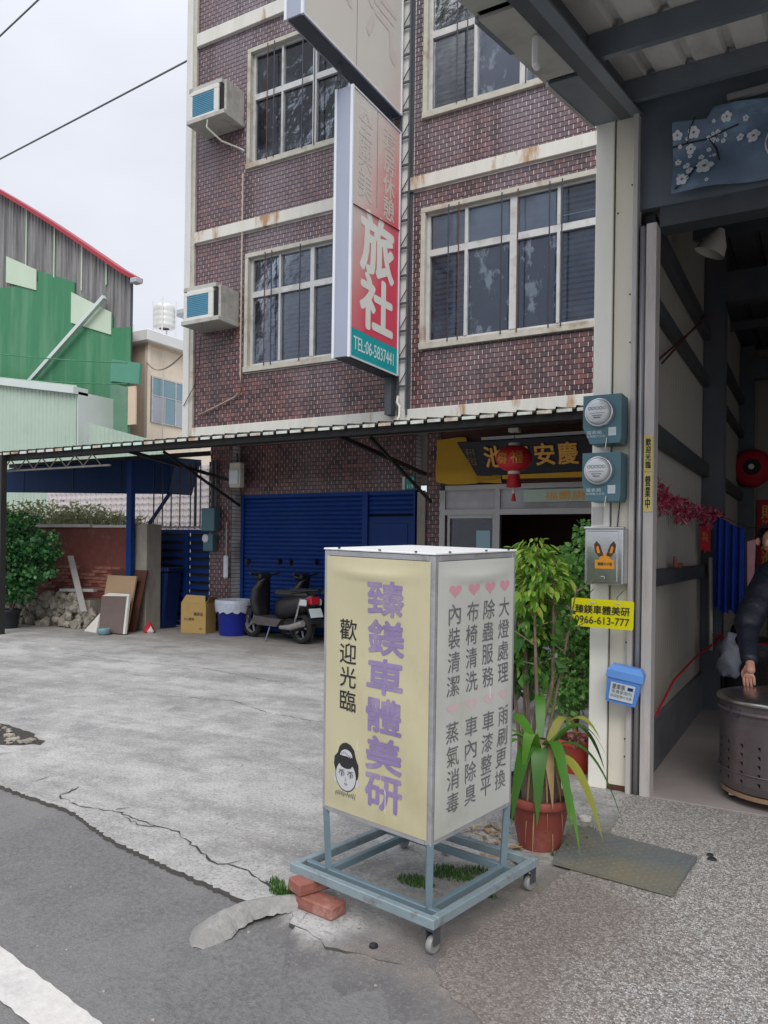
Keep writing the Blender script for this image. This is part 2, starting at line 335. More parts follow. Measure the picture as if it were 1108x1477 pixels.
# sun-bleached red sign print (real fading, top to bottom and street side to wall side)
m, nd, L, b = nodes_of('faded_red', .4)
t = nd.new('ShaderNodeNewGeometry'); sz = nd.new('ShaderNodeSeparateXYZ'); L.new(t.outputs['Position'], sz.inputs[0])
a1 = nd.new('ShaderNodeMapRange'); a1.inputs['From Min'].default_value = 4.2; a1.inputs['From Max'].default_value = 8.6; a1.inputs['To Min'].default_value = 1.15; a1.inputs['To Max'].default_value = -.42; a1.clamp = False
L.new(sz.outputs['Z'], a1.inputs['Value'])
a2 = nd.new('ShaderNodeMapRange'); a2.inputs['From Min'].default_value = 8.1; a2.inputs['From Max'].default_value = 9.4; a2.inputs['To Min'].default_value = -.38; a2.inputs['To Max'].default_value = .42; a2.clamp = False
L.new(sz.outputs['Y'], a2.inputs['Value'])
s = nd.new('ShaderNodeMath'); s.operation = 'ADD'; L.new(a1.outputs[0], s.inputs[0]); L.new(a2.outputs[0], s.inputs[1])
n = nd.new('ShaderNodeTexNoise'); n.inputs['Scale'].default_value = 1.6; n.inputs['Detail'].default_value = 4; L.new(t.outputs['Position'], n.inputs['Vector'])
n_ = nd.new('ShaderNodeMath'); n_.operation = 'MULTIPLY_ADD'; n_.inputs[1].default_value = .35; n_.inputs[2].default_value = -.17; L.new(n.outputs['Fac'], n_.inputs[0])
s3 = nd.new('ShaderNodeMath'); s3.operation = 'ADD'; L.new(s.outputs[0], s3.inputs[0]); L.new(n_.outputs[0], s3.inputs[1])
cr = nd.new('ShaderNodeValToRGB')
E = cr.color_ramp.elements
E[0].position = 0; E[0].color = (.60, .565, .51, 1); E[1].position = 1; E[1].color = (.66, .06, .11, 1)
e = E.new(.34); e.color = (.62, .50, .46, 1)
e = E.new(.64); e.color = (.64, .24, .24, 1)
L.new(s3.outputs[0], cr.inputs[0]); L.new(cr.outputs[0], b.inputs['Base Color'])

# window glass: thin reflective pane, see-through
def glass_mat(name, tint, refl):
    m = bpy.data.materials.new(name); m.use_nodes = True; nt = m.node_tree; nd = nt.nodes; nd.clear(); L = nt.links
    tr = nd.new('ShaderNodeBsdfTransparent'); tr.inputs[0].default_value = (*tint, 1)
    gl = nd.new('ShaderNodeBsdfGlossy'); gl.inputs['Roughness'].default_value = .06
    fz = nd.new('ShaderNodeFresnel'); fz.inputs['IOR'].default_value = refl
    n = nd.new('ShaderNodeTexNoise'); n.inputs['Scale'].default_value = 2.5; n.inputs['Detail'].default_value = 6
    t = nd.new('ShaderNodeTexCoord'); L.new(t.outputs['Object'], n.inputs['Vector'])
    df = nd.new('ShaderNodeBsdfDiffuse'); df.inputs[0].default_value = (.13, .17, .23, 1)
    r = nd.new('ShaderNodeMapRange'); r.inputs['From Min'].default_value = .52; r.inputs['From Max'].default_value = .8; r.inputs['To Max'].default_value = .35; r.inputs['To Min'].default_value = .06
    L.new(n.outputs['Fac'], r.inputs['Value'])
    m1 = nd.new('ShaderNodeMixShader'); L.new(r.outputs[0], m1.inputs[0]); L.new(tr.outputs[0], m1.inputs[1]); L.new(df.outputs[0], m1.inputs[2])
    bpn = nd.new('ShaderNodeBump'); bpn.inputs['Strength'].default_value = .25; bpn.inputs['Distance'].default_value = .03; L.new(n.outputs['Fac'], bpn.inputs['Height']); L.new(bpn.outputs[0], gl.inputs['Normal'])
    m2 = nd.new('ShaderNodeMixShader'); L.new(fz.outputs[0], m2.inputs[0]); L.new(m1.outputs[0], m2.inputs[1]); L.new(gl.outputs[0], m2.inputs[2])
    o = nd.new('ShaderNodeOutputMaterial'); L.new(m2.outputs[0], o.inputs[0])
    MATS[name] = m
glass_mat('pane_glass', (.86, .91, .97), 1.5)

# leaves: random tone per leaf, light passes through
def leaf_mat(name, c1, c2, c3, trans=.35):
    m = bpy.data.materials.new(name); m.use_nodes = True; nt = m.node_tree; nd = nt.nodes; nd.clear(); L = nt.links
    g = nd.new('ShaderNodeNewGeometry'); oi = nd.new('ShaderNodeObjectInfo')
    ad = nd.new('ShaderNodeMath'); ad.operation = 'ADD'; L.new(g.outputs['Random Per Island'], ad.inputs[0]); L.new(oi.outputs['Random'], ad.inputs[1])
    fr = nd.new('ShaderNodeMath'); fr.operation = 'FRACT'; L.new(ad.outputs[0], fr.inputs[0])
    cr = nd.new('ShaderNodeValToRGB'); E = cr.color_ramp.elements
    E[0].color = (*c1, 1); E[1].color = (*c3, 1); e = E.new(.55); e.color = (*c2, 1)
    L.new(fr.outputs[0], cr.inputs[0])
    pr = nd.new('ShaderNodeBsdfPrincipled'); pr.inputs['Roughness'].default_value = .42
    tl = nd.new('ShaderNodeBsdfTranslucent')
    L.new(cr.outputs[0], pr.inputs['Base Color']); L.new(cr.outputs[0], tl.inputs[0])
    mxs = nd.new('ShaderNodeMixShader'); mxs.inputs[0].default_value = trans
    L.new(pr.outputs[0], mxs.inputs[1]); L.new(tl.outputs[0], mxs.inputs[2])
    o = nd.new('ShaderNodeOutputMaterial'); L.new(mxs.outputs[0], o.inputs[0]); MATS[name] = m
leaf_mat('leaf_lime', (.10, .26, .035), (.24, .43, .055), (.44, .52, .10), .4)
leaf_mat('leaf_mid', (.03, .11, .02), (.065, .19, .03), (.12, .28, .05))
leaf_mat('leaf_fine', (.08, .22, .045), (.17, .38, .085), (.30, .52, .17), .4)
leaf_mat('leaf_strap', (.05, .17, .02), (.09, .27, .03), (.19, .38, .05), .35)
leaf_mat('leaf_bush', (.012, .075, .022), (.03, .14, .04), (.11, .27, .08), .3)
leaf_mat('leaf_reed', (.16, .20, .07), (.30, .32, .16), (.46, .45, .30), .4)
leaf_mat('leaf_strap_old', (.20, .30, .04), (.34, .36, .06), (.42, .34, .12), .35)
leaf_mat('leaf_grass', (.035, .10, .015), (.06, .16, .025), (.11, .22, .04), .3)

# ------------------------------------------------------------------ mesh helpers
MW = {}     # world matrix of every object, by name
class MB:
    def __init__(s): s.v = []; s.f = []; s.tone = None
    def box(s, x0, x1, y0, y1, z0, z1):
        k = len(s.v)
        s.v += [(x0, y0, z0), (x1, y0, z0), (x1, y1, z0), (x0, y1, z0), (x0, y0, z1), (x1, y0, z1), (x1, y1, z1), (x0, y1, z1)]
        s.f += [(k, k+3, k+2, k+1), (k+4, k+5, k+6, k+7), (k, k+1, k+5, k+4), (k+1, k+2, k+6, k+5), (k+2, k+3, k+7, k+6), (k+3, k, k+4, k+7)]
        return s
    def bev(s, x0, x1, y0, y1, z0, z1, c=.004):
        """box with chamfered upright and level edges (24 corner verts -> simple inset hull)"""
        bm = bmesh.new()
        bmesh.ops.create_cube(bm, size=1)
        for v in bm.verts:
            v.co = Vector(((x0+x1)/2 + v.co.x*(x1-x0), (y0+y1)/2 + v.co.y*(y1-y0), (z0+z1)/2 + v.co.z*(z1-z0)))
        bmesh.ops.bevel(bm, geom=bm.edges[:] + bm.verts[:], offset=min(c, .45*min(x1-x0, y1-y0, z1-z0)), segments=1, affect='EDGES')
        s.add_bm(bm); bm.free(); return s
    def add_bm(s, bm, M=None):
        k = len(s.v); bm.verts.index_update()
        for v in bm.verts: s.v.append(tuple(M @ v.co) if M else tuple(v.co))
        for f in bm.faces: s.f.append(tuple(k + v.index for v in f.verts))
    def add(s, o, M=None):
        k = len(s.v)
        s.v += [tuple(M @ Vector(v)) if M else v for v in o.v]; s.f += [tuple(k+i for i in f) for f in o.f]; return s
    def poly(s, pts):
        k = len(s.v); s.v += [tuple(p) for p in pts]; s.f.append(tuple(range(k, k+len(pts)))); return s
    def prism(s, pts, d):
        """closed polygon pts (3D, planar) pushed by vector d"""
        k = len(s.v); n = len(pts); d = Vector(d)
        s.v += [tuple(Vector(p)) for p in pts] + [tuple(Vector(p) + d) for p in pts]
        s.f += [tuple(range(k, k+n)), tuple(range(k+2*n-1, k+n-1, -1))]
        for i in range(n): j = (i+1) % n; s.f.append((k+i, k+n+i, k+n+j, k+j))
        return s
    def tube(s, pts, r, n=8, caps=True):
        pts = [Vector(p) for p in pts]; rs = r if isinstance(r, (list, tuple)) else [r]*len(pts)
        k = len(s.v); up = Vector((0, 0, 1))
        for i, p in enumerate(pts):
            d = (pts[min(i+1, len(pts)-1)] - pts[max(i-1, 0)]).normalized()
            u = d.cross(up)
            if u.length < .05: u = d.cross(Vector((1, 0, 0)))
            u.normalize(); w = d.cross(u)
            for j in range(n):
                a = 2*math.pi*j/n
                s.v.append(tuple(p + (u*math.cos(a) + w*math.sin(a))*rs[i]))
        for i in range(len(pts)-1):
            for j in range(n):
                a = k+i*n+j; b_ = k+i*n+(j+1) % n
                s.f.append((a, b_, b_+n, a+n))
        if caps:
            s.f.append(tuple(k+j for j in range(n))[::-1]); q = k+(len(pts)-1)*n; s.f.append(tuple(q+j for j in range(n)))
        return s
    def bar(s, p, q, w, h):
        """rectangular bar from p to q, w sideways, h upwards"""
        p = Vector(p); q = Vector(q); d = (q-p).normalized()
        u = d.cross(Vector((0, 0, 1)))
        if u.length < .05: u = Vector((1, 0, 0))
        u.normalize(); t = u.cross(d).normalized(); k = len(s.v)
        for c in (p, q):
            for a, b_ in ((-1, -1), (1, -1), (1, 1), (-1, 1)): s.v.append(tuple(c + u*a*w/2 + t*b_*h/2))
        s.f += [(k, k+1, k+2, k+3), (k+7, k+6, k+5, k+4)]
        for i in range(4): j = (i+1) % 4; s.f.append((k+i, k+4+i, k+4+j, k+j))
        return s
    def lathe(s, prof, c=(0, 0, 0), n=24, M=None, caps=True):
        k = len(s.v); c = Vector(c)
        for r, z in prof:
            for j in range(n):
                a = 2*math.pi*j/n; p = Vector((r*math.cos(a), r*math.sin(a), z))
                if M: p = M @ p
                s.v.append(tuple(c + p))
        m = len(prof)
        for i in range(m-1):
            for j in range(n):
                a = k+i*n+j; b_ = k+i*n+(j+1) % n
                s.f.append((a, b_, b_+n, a+n))
        if caps:
            s.f.append(tuple(k+j for j in range(n))[::-1]); q = k+(m-1)*n; s.f.append(tuple(q+j for j in range(n)))
        return s
    def mesh(s, name, m, smooth=False, Minv=None):
        me = bpy.data.meshes.new(name)
        vs = [tuple(Minv @ Vector(v)) for v in s.v] if Minv else s.v
        me.from_pydata(vs, [], s.f); me.update()
        if s.tone is not None:
            at = me.attributes.new('tone', 'FLOAT', 'FACE'); at.data.foreach_set('value', s.tone)
        me.materials.append(MATS[m] if isinstance(m, str) else m)
        if smooth: me.polygons.foreach_set('use_smooth', [True]*len(me.polygons))
        return me
    def build(s, name, m, parent=None, smooth=False, local=False, kind=None):
        Minv = MW[parent.name].inverted() if (parent is not None and not local) else None
        me = s.mesh(name, m, smooth, Minv)
        return link(me, name, parent, kind=kind)

def link(me, name, parent=None, kind=None, M=None):
    o = bpy.data.objects.new(name, me); COL.objects.link(o)
    if parent is not None: o.parent = parent
    if M is not None: o.matrix_local = M
    MW[o.name] = (MW[parent.name] if parent is not None else Matrix()) @ (M if M is not None else Matrix())
    if kind: o['kind'] = kind
    return o
def thing(name, label, cat, loc=(0, 0, 0), rot=(0, 0, 0), group=None):
    o = bpy.data.objects.new(name, None); COL.objects.link(o); o.empty_display_size = .1
    o.location = loc; o.rotation_euler = rot
    MW[o.name] = Matrix.Translation(Vector(loc)) @ Euler(rot).to_matrix().to_4x4()
    tag(o, label, cat, group); return o
def tag(o, label=None, cat=None, group=None, kind=None):
    if label: o['label'] = label
    if cat: o['category'] = cat
    if group: o['group'] = group
    if kind: o['kind'] = kind
    return o
def struct(name, mb, m, smooth=False):
    o = mb.build(name, m, None, smooth); o['kind'] = 'structure'; return o
def copy_tree(o, parent=None):
    c = o.copy(); COL.objects.link(c)
    if parent is not None: c.parent = parent
    for ch in [x for x in bpy.data.objects if x.parent == o]: copy_tree(ch, c)
    return c

def text_mb(body, w, h, offset=0., line=1.0, depth=0., res=3, align='CENTER', italic=False):
    """lettering fitted to w x h in the XY plane, centred on the origin"""
    cu = bpy.data.curves.new('t', 'FONT'); cu.body = body; cu.align_x = align; cu.align_y = 'TOP'
    bold = offset; cu.size = 1; cu.offset = 0; cu.space_line = line; cu.resolution_u = res; cu.extrude = depth
    if italic: cu.shear = .3
    o = bpy.data.objects.new('t', cu); COL.objects.link(o)
    dg = bpy.context.evaluated_depsgraph_get(); me = bpy.data.meshes.new_from_object(o.evaluated_get(dg))
    mb = MB(); vs = [v.co.copy() for v in me.vertices]
    if vs:
        x0 = min(v.x for v in vs); x1 = max(v.x for v in vs); y0 = min(v.y for v in vs); y1 = max(v.y for v in vs)
        sx_, sy_ = w/max(x1-x0, 1e-6), h/max(y1-y0, 1e-6)
        for v in vs: mb.v.append(((v.x-(x0+x1)/2)*sx_, (v.y-(y0+y1)/2)*sy_, v.z))
        mb.f = [tuple(p.vertices) for p in me.polygons]
    bpy.data.objects.remove(o); bpy.data.curves.remove(cu); bpy.data.meshes.remove(me)
    if bold > 0:
        base = MB(); base.v = list(mb.v); base.f = list(mb.f); mb = MB(); nl = max(1, body.count('\n')+1); em = h/nl
        for k in range(8):
            a_ = k*math.pi/4; mb.add(base, Matrix.Translation((bold*em*1.3*math.cos(a_), bold*em*math.sin(a_), k*.00012)))
    return mb
# orientation of flat print: XY plane -> wall facing -Y (street) / facing +X
FACE_S = Matrix(((1, 0, 0, 0), (0, 0, -1, 0), (0, 1, 0, 0), (0, 0, 0, 1)))
FACE_E = Matrix(((0, 0, 1, 0), (1, 0, 0, 0), (0, 1, 0, 0), (0, 0, 0, 1)))
def put(mb, M):
    o = MB(); o.add(mb, M); return o
def T(x, y, z): return Matrix.Translation((x, y, z))

def corrugated(x0, x1, pitch, flat, rise, yz, n_along=1, axis='x'):
    """trapezoid sheet: pans flat, ribs up. yz = list of (other, z) giving the sweep; returns MB. axis = direction the ribs repeat in"""
    mb = MB(); prof = []
    x = x0; sl = (pitch-flat)*.28
    while x < x1-1e-6:
        prof += [(x, 0), (x+flat, 0), (x+flat+sl, rise), (x+pitch-sl, rise)]
        x += pitch
    prof = [(min(a, x1), b_) for a, b_ in prof] + [(x1, 0)]
    k = len(yz)
    for (a, b_) in prof:
        for (y, z) in yz:
            if axis == 'x': mb.v.append((a, y, z+b_))
            else: mb.v.append((y, a, z+b_))
    for i in range(len(prof)-1):
        if prof[i+1][0]-prof[i][0] < 1e-9: continue
        for j in range(k-1):
            mb.f.append((i*k+j, (i+1)*k+j, (i+1)*k+j+1, i*k+j+1))
    return mb
def corr_wall(p0, p1, z0, z1, pitch, flat, rise, nrm):
    """upright corrugated sheet from p0 to p1 (xy), ribs vertical, rise along nrm"""
    mb = MB(); p0 = Vector((p0[0], p0[1], 0)); p1 = Vector((p1[0], p1[1], 0)); L_ = (p1-p0).length; d = (p1-p0)/L_; n = Vector(nrm)
    s_ = (pitch-flat)*.3; t = 0; prof = []
    while t < L_: prof += [(t, 0), (t+flat, 0), (t+flat+s_, rise), (t+pitch-s_, rise)]; t += pitch
    prof = [q for q in prof if q[0] < L_] + [(L_, 0)]
    zf0 = z0 if callable(z0) else (lambda t: z0); zf1 = z1 if callable(z1) else (lambda t: z1)
    for t, r in prof:
        q = p0 + d*t + n*r
        mb.v += [(q.x, q.y, zf0(t)), (q.x, q.y, zf1(t))]
    for i in range(len(prof)-1): mb.f.append((2*i, 2*i+2, 2*i+3, 2*i+1))
    return mb

# lot ground: pale worn concrete, browner cement near the corner by the post, blotchy stains
m, nd, L, b = nodes_of('lot_ground', .9)
t = nd.new('ShaderNodeNewGeometry')
def noise(scale, detail=6, rough=.6, stretch=None):
    n = nd.new('ShaderNodeTexNoise'); n.inputs['Scale'].default_value = scale; n.inputs['Detail'].default_value = detail; n.inputs['Roughness'].default_value = rough
    if stretch:
        q = nd.new('ShaderNodeMapping'); q.inputs['Scale'].default_value = stretch; L.new(t.outputs['Position'], q.inputs[0]); L.new(q.outputs[0], n.inputs['Vector'])
    else: L.new(t.outputs['Position'], n.inputs['Vector'])
    return n.outputs['Fac']
def rng(v, a, b_, c, d):
    r = nd.new('ShaderNodeMapRange'); r.inputs['From Min'].default_value = a; r.inputs['From Max'].default_value = b_; r.inputs['To Min'].default_value = c; r.inputs['To Max'].default_value = d
    L.new(v, r.inputs['Value']); return r.outputs[0]
def mixc(f, a, b_):
    x = nd.new('ShaderNodeMixRGB'); L.new(f, x.inputs[0])
    for i, c in ((1, a), (2, b_)):
        if isinstance(c, tuple): x.inputs[i].default_value = (*c, 1)
        else: L.new(c, x.inputs[i])
    return x.outputs[0]
def mth(op, a, b_=None):
    x = nd.new('ShaderNodeMath'); x.operation = op
    for i, c in ((0, a), (1, b_)):
        if c is None: continue
        if isinstance(c, (int, float)): x.inputs[i].default_value = c
        else: L.new(c, x.inputs[i])
    return x.outputs[0]
c = mixc(rng(noise(.75, 10, .70, (1, 1.6, 1)), .40, .62, 0, 1), (.50, .492, .475), (.275, .268, .26))
c = mixc(rng(noise(1.7, 10, .74, (1, 2.2, 1)), .52, .64, 0, .55), c, (.205, .20, .195))
c = mixc(rng(noise(2.6, 10, .72, (1.6, 1, 1)), .54, .66, 0, .6), c, (.60, .59, .565))
c = mixc(rng(noise(.55, 8, .6, (1, 1.8, 1)), .54, .60, 0, .5), c, (.56, .55, .53))
c = mixc(rng(noise(3.4, 8, .7), .48, .68, 0, .55), c, (.20, .195, .195))
c = mixc(rng(noise(5.5, 6, .7), .60, .72, 0, .35), c, (.36, .30, .26))
c = mixc(rng(noise(1.3, 3, .5), .66, .72, 0, .5), c, (.15, .142, .135))
c = mixc(rng(noise(.9, 9, .7, (.25, 2.4, 1)), .56, .66, 0, .4), c, (.20, .19, .18))
c = mixc(rng(noise(55, 4, .8), .50, .62, 0, .62), c, (.12, .117, .115))
c = mixc(rng(noise(38, 4, .8), .54, .66, 0, .5), c, (.62, .61, .59))
sx_ = nd.new('ShaderNodeSeparateXYZ'); L.new(t.outputs['Position'], sx_.inputs[0])
wob = mth('MULTIPLY', noise(2.2, 6), .9)
# cement skim beside the post and under the sign stand
dx_ = mth('ADD', mth('ADD', sx_.outputs['X'], wob), mth('MULTIPLY', mth('ABSOLUTE', mth('SUBTRACT', sx_.outputs['Y'], 2.3)), -.38))
msk = rng(dx_, -1.45, -1.05, 0, 1)
skim = mixc(rng(noise(6, 8, .7), .45, .65, 0, .7), (.15, .137, .13), (.255, .215, .185))
skim = mixc(rng(noise(130, 3, .75), .5, .66, 0, .5), skim, (.34, .33, .31))
c = mixc(msk, c, skim)
# mossy grime right beside the metal plate and pots
mo = mth('MULTIPLY', rng(sx_.outputs['X'], -1.5, -1.2, 0, 1), rng(noise(7, 6, .7), .5, .62, 0, .75))
mo = mth('MULTIPLY', mo, rng(sx_.outputs['Y'], 2.9, 3.3, 0, 1))
c = mixc(mo, c, (.14, .155, .07))
# ground darkened under the awning: grime plus shade painted into the colour
grime_shade = mth('MULTIPLY', rng(mth('ADD', sx_.outputs['Y'], mth('MULTIPLY', noise(.8, 6), 2)), 8.6, 10.6, 0, 1), .55)
c = mixc(grime_shade, c, (.18, .155, .135))
tarm = mixc(rng(noise(2.0, 8, .7), .4, .65, 0, 1), (.115, .112, .113), (.19, .18, .175))
tarm = mixc(rng(noise(60, 4, .8), .52, .64, 0, .5), tarm, (.30, .29, .28))
zn = mth('ADD', sx_.outputs['Z'], mth('MULTIPLY', mth('SUBTRACT', noise(9, 6, .7), .5), .035))
c = mixc(rng(zn, -.003, -.016, 0, 1), c, tarm)
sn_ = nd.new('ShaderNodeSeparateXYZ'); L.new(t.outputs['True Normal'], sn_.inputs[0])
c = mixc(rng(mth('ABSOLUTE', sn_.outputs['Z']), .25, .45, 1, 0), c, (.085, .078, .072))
L.new(c, b.inputs['Base Color'])
bmp = nd.new('ShaderNodeBump'); bmp.inputs['Strength'].default_value = .8; bmp.inputs['Distance'].default_value = .008
L.new(mth('ADD', noise(90, 5, .7), mth('MULTIPLY', noise(9, 5), 1.2)), bmp.inputs['Height']); L.new(bmp.outputs[0], b.inputs['Normal'])

# ------------------------------------------------------------------ ground
def ragged(pts, step=.06, amp=.012, seed=1):
    rnd = random.Random(seed); out = []
    for i in range(len(pts)-1):
        a = Vector(pts[i]); b_ = Vector(pts[i+1]); n = max(1, int((b_-a).length/step))
        for k in range(n):
            p = a.lerp(b_, k/n); q = (b_-a).normalized(); q = Vector((-q.y, q.x))
            out.append(p + q*rnd.uniform(-amp, amp))
    out.append(Vector(pts[-1])); return out
def sheet(poly, z, thick=0.):
    mb = MB()
    if thick: mb.prism([(p[0], p[1], z) for p in poly][::-1], (0, 0, -thick))
    else: mb.poly([(p[0], p[1], z) for p in poly])
    return mb
def triangulate(o):
    bm = bmesh.new(); bm.from_mesh(o.data); bmesh.ops.triangulate(bm, faces=[f for f in bm.faces if len(f.verts) > 4], ngon_method='EAR_CLIP'); bm.to_mesh(o.data); bm.free()
struct('ground', MB().poly([(-300, -300, -.075), (300, -300, -.075), (300, 300, -.075), (-300, 300, -.075)]), 'far_wall')
# road surface (slightly crowned strip), its edge runs at 10 degrees to the buildings
struct('road', MB().poly([(-60, -22, -.024), (60, -42, -.024), (60, -8.5, -.024), (8, .75, -.024), (-.9, 2.30, -.024), (-.85, 2.8, -.024), (-2.0, 2.95, -.024), (-60, 13.0, -.024)]), 'asphalt')
edge = ragged([(-60, 12.4), (-14, 4.55)], .5, .05, 3)[:-1] + ragged([(-14, 4.55), (-6, 3.22), (-4.36, 2.965), (-3.65, 2.90), (-3.1, 2.72), (-2.75, 2.655), (-2.34, 2.585), (-2.05, 2.545)], .022, .009, 4)[:-1] \
    + ragged([(-2.05, 2.545), (-1.9, 2.60), (-1.82, 2.50), (-1.6, 2.42), (-1.26, 2.46), (-1.1, 2.40), (-.9, 2.285)], .04, .012, 5)
lot = edge + [Vector((-.9, 4.9)), Vector((-1.02, 4.9)), Vector((-1.02, 13)), Vector((-60, 13))]
o = struct('concrete_yard', sheet(lot, 0, .07), 'lot_ground'); triangulate(o)
# apron of washed pebbles in front of the garage
ap = ragged([(-1.03, 4.865), (-1.0, 4.7), (-.955, 4.3), (-.95, 4.05), (-1.0, 3.6), (-1.04, 3.34), (-1.13, 2.98), (-1.185, 2.62), (-1.17, 2.46), (-1.08, 2.38), (-.9, 2.27), (-.6, 2.21)], .04, .012, 6) \
    + ragged([(-.6, 2.21), (8, .72)], .2, .02, 7) + [Vector((8, 4.865))]
o = struct('pebble_apron', sheet(ap, .006, .075), 'pebble_wash'); triangulate(o)
struct('garage_floor', sheet([(-.90, 4.87), (5, 4.87), (5, 12.2), (-1.0, 12.2), (-1.0, 5.0), (-.90, 5.0)], .012, .03), 'garage_floor')
# painted lane edge line
d = Vector((.984, -.176)); nrm = Vector((-.176, -.984))
p = Vector((-2.67, 1.815)); a = p - d*20; b_ = p + d*24; w = .152
ln = ragged([a, p - d*1.2], 1, .004, 8)[:-1] + ragged([p - d*1.2, p + d*1.8], .04, .004, 8)[:-1] + [b_]
ln2 = ragged([b_ + nrm*w, p + d*1.8 + nrm*w], 1, .004, 9)[:-1] + ragged([p + d*1.8 + nrm*w, p - d*1.2 + nrm*w], .04, .004, 9)[:-1] + [a + nrm*w]
o = struct('lane_line', sheet(ln + ln2, -.019), 'white_paint_road'); triangulate(o)

# cement feathered down from the slab to the road in front of the sign stand
rnd = random.Random(41); q = MB(); n = 60
for i in range(n+1):
    x = -1.95 + (1.5)*i/n; ye = (2.66 if x < -1.8 else 2.50-.09*(x+1.6) if x < -1.2 else 2.45-.55*(x+1.2)); ye += .03; dd = .20+.05*math.sin(i*.7)+rnd.uniform(-.015, .015)
    for j in range(6):
        t_ = j/5; q.v.append((x+.03*t_, ye-dd*t_*1.25, .0028-.0262*(3*t_*t_-2*t_**3)-.0003*(j == 5)))
for i in range(n):
    for j in range(5): k = i*6+j; q.f.append((k, k+1, k+7, k+6))
struct('cement_ramp', q, 'lot_ground', smooth=True)
# cracks: narrow grooves of varying width (thin dark filler a millimetre proud of the slab)
def crack(pts, w0, w1, seed):
    rnd = random.Random(seed); P = []
    pts = [Vector(p) for p in pts]
    for i in range(len(pts)-1):
        n = max(2, int((pts[i+1]-pts[i]).length/.035))
        for k in range(n):
            q = pts[i].lerp(pts[i+1], k/n); P.append(q + Vector((rnd.uniform(-.014, .014), rnd.uniform(-.014, .014))))
    P.append(pts[-1]); mb = MB(); k = 0
    for i, q in enumerate(P):
        t_ = (P[min(i+1, len(P)-1)] - P[max(i-1, 0)]).normalized(); n_ = Vector((-t_.y, t_.x)); w_ = rnd.uniform(w0*.3, w1*.75)
        if i in (0, len(P)-1): w_ = .001
        mb.v += [(q.x+n_.x*w_, q.y+n_.y*w_, .003), (q.x-n_.x*w_, q.y-n_.y*w_, .003)]
        if i: mb.f.append((2*i-2, 2*i-1, 2*i+1, 2*i))
    return mb
cm = MB()
for pts, w0, w1, sd_ in [([(-3.95, 3.2), (-3.90, 3.02), (-3.66, 2.97), (-3.42, 3.02), (-3.2, 2.98), (-2.9, 2.97), (-2.72, 2.88), (-2.5, 2.78), (-2.3, 2.79), (-2.12, 2.72), (-1.98, 2.66)], .003, .010, 1),
                     ([(-3.45, 3.02), (-3.40, 3.10)], .004, .008, 2), ([(-3.3, 2.98), (-3.15, 2.94), (-3.05, 2.96)], .003, .007, 3),
                     ([(-2.42, 2.78), (-2.38, 2.86)], .003, .008, 4), ([(-4.3, 3.25), (-4.28, 3.12)], .002, .005, 5),
                     ([(-5.0, 3.5), (-5.05, 3.3)], .002, .004, 6), ([(-5.6, 5.6), (-4.9, 5.75), (-4.3, 5.5), (-3.6, 5.45), (-3.0, 5.2)], .002, .006, 7),
                     ([(-9, 7.0), (-7.8, 6.9), (-6.6, 7.1), (-5.2, 6.8)], .003, .008, 8)]:
    cm.add(crack(pts, w0, w1, sd_))
o = cm.build('ground_cracks', 'crack_dark'); o['kind'] = 'structure'
# broken slab corner (pothole) at the left with rubble in it
ph = MB(); rnd = random.Random(5)
hole = ragged([(-5.9, 3.98), (-5.45, 3.93), (-5.1, 3.80), (-5.02, 3.72), (-5.2, 3.62), (-5.35, 3.5), (-5.6, 3.45), (-6.1, 3.6), (-5.9, 3.98)], .06, .02, 11)
ph = sheet(hole[:-1], .004)
o = struct('broken_patch', ph, 'crack_dark'); triangulate(o)
m_ = MB()
for i in range(46):
    x = rnd.uniform(-5.9, -5.15); y = 3.72 + (x+5.5)*-.25 + rnd.uniform(-.16, .12); s_ = rnd.uniform(.012, .05)
    bm = bmesh.new(); bmesh.ops.create_icosphere(bm, subdivisions=1, radius=s_)
    for v in bm.verts: v.co *= rnd.uniform(.7, 1.2); v.co.z *= .45
    m_.add_bm(bm, T(x, y, .012)); bm.free()
o = m_.build('rubble_bits', 'rubble'); tag(o, kind='stuff', label='loose crumbs of broken concrete lying in the hole of the yard slab', cat='rubble')

# concrete lip that curves out over the road corner
bm = bmesh.new(); n_u, n_v = 26, 7; grid = []
path = [(-2.03, 2.19), (-2.055, 2.28), (-2.06, 2.38), (-2.03, 2.47), (-1.98, 2.54), (-1.93, 2.59), (-1.89, 2.63)]
def sp(pts, t):
    f = t*(len(pts)-1); i = min(int(f), len(pts)-2); return Vector(pts[i]).lerp(Vector(pts[i+1]), f-i)
for i in range(n_u):
    t_ = i/(n_u-1); p = sp(path, t_); q = (sp(path, min(1, t_+.02)) - sp(path, max(0, t_-.02))).normalized(); n_ = Vector((-q.y, q.x))
    wd = .092*(1-.45*t_)*min(1, .25+t_*5)*rnd.uniform(.93, 1.07); row = []
    for j in range(n_v):
        s_ = -1+2*j/(n_v-1); h = (1-s_*s_)*.046*min(1, .15+t_*5) + rnd.uniform(-.002, .002)
        pos = p + n_*wd*(s_*(1+rnd.uniform(-.08, .08)))
        row.append(bm.verts.new((pos.x, pos.y, -.0265 + .024*min(1, t_*1.6) + h)))
    grid.append(row)
for i in range(n_u-1):
    for j in range(n_v-1): bm.faces.new((grid[i][j], grid[i+1][j], grid[i+1][j+1], grid[i][j+1]))
lp = MB(); lp.add_bm(bm); bm.free()
struct('concrete_lip', lp, 'lip_cement', smooth=True)

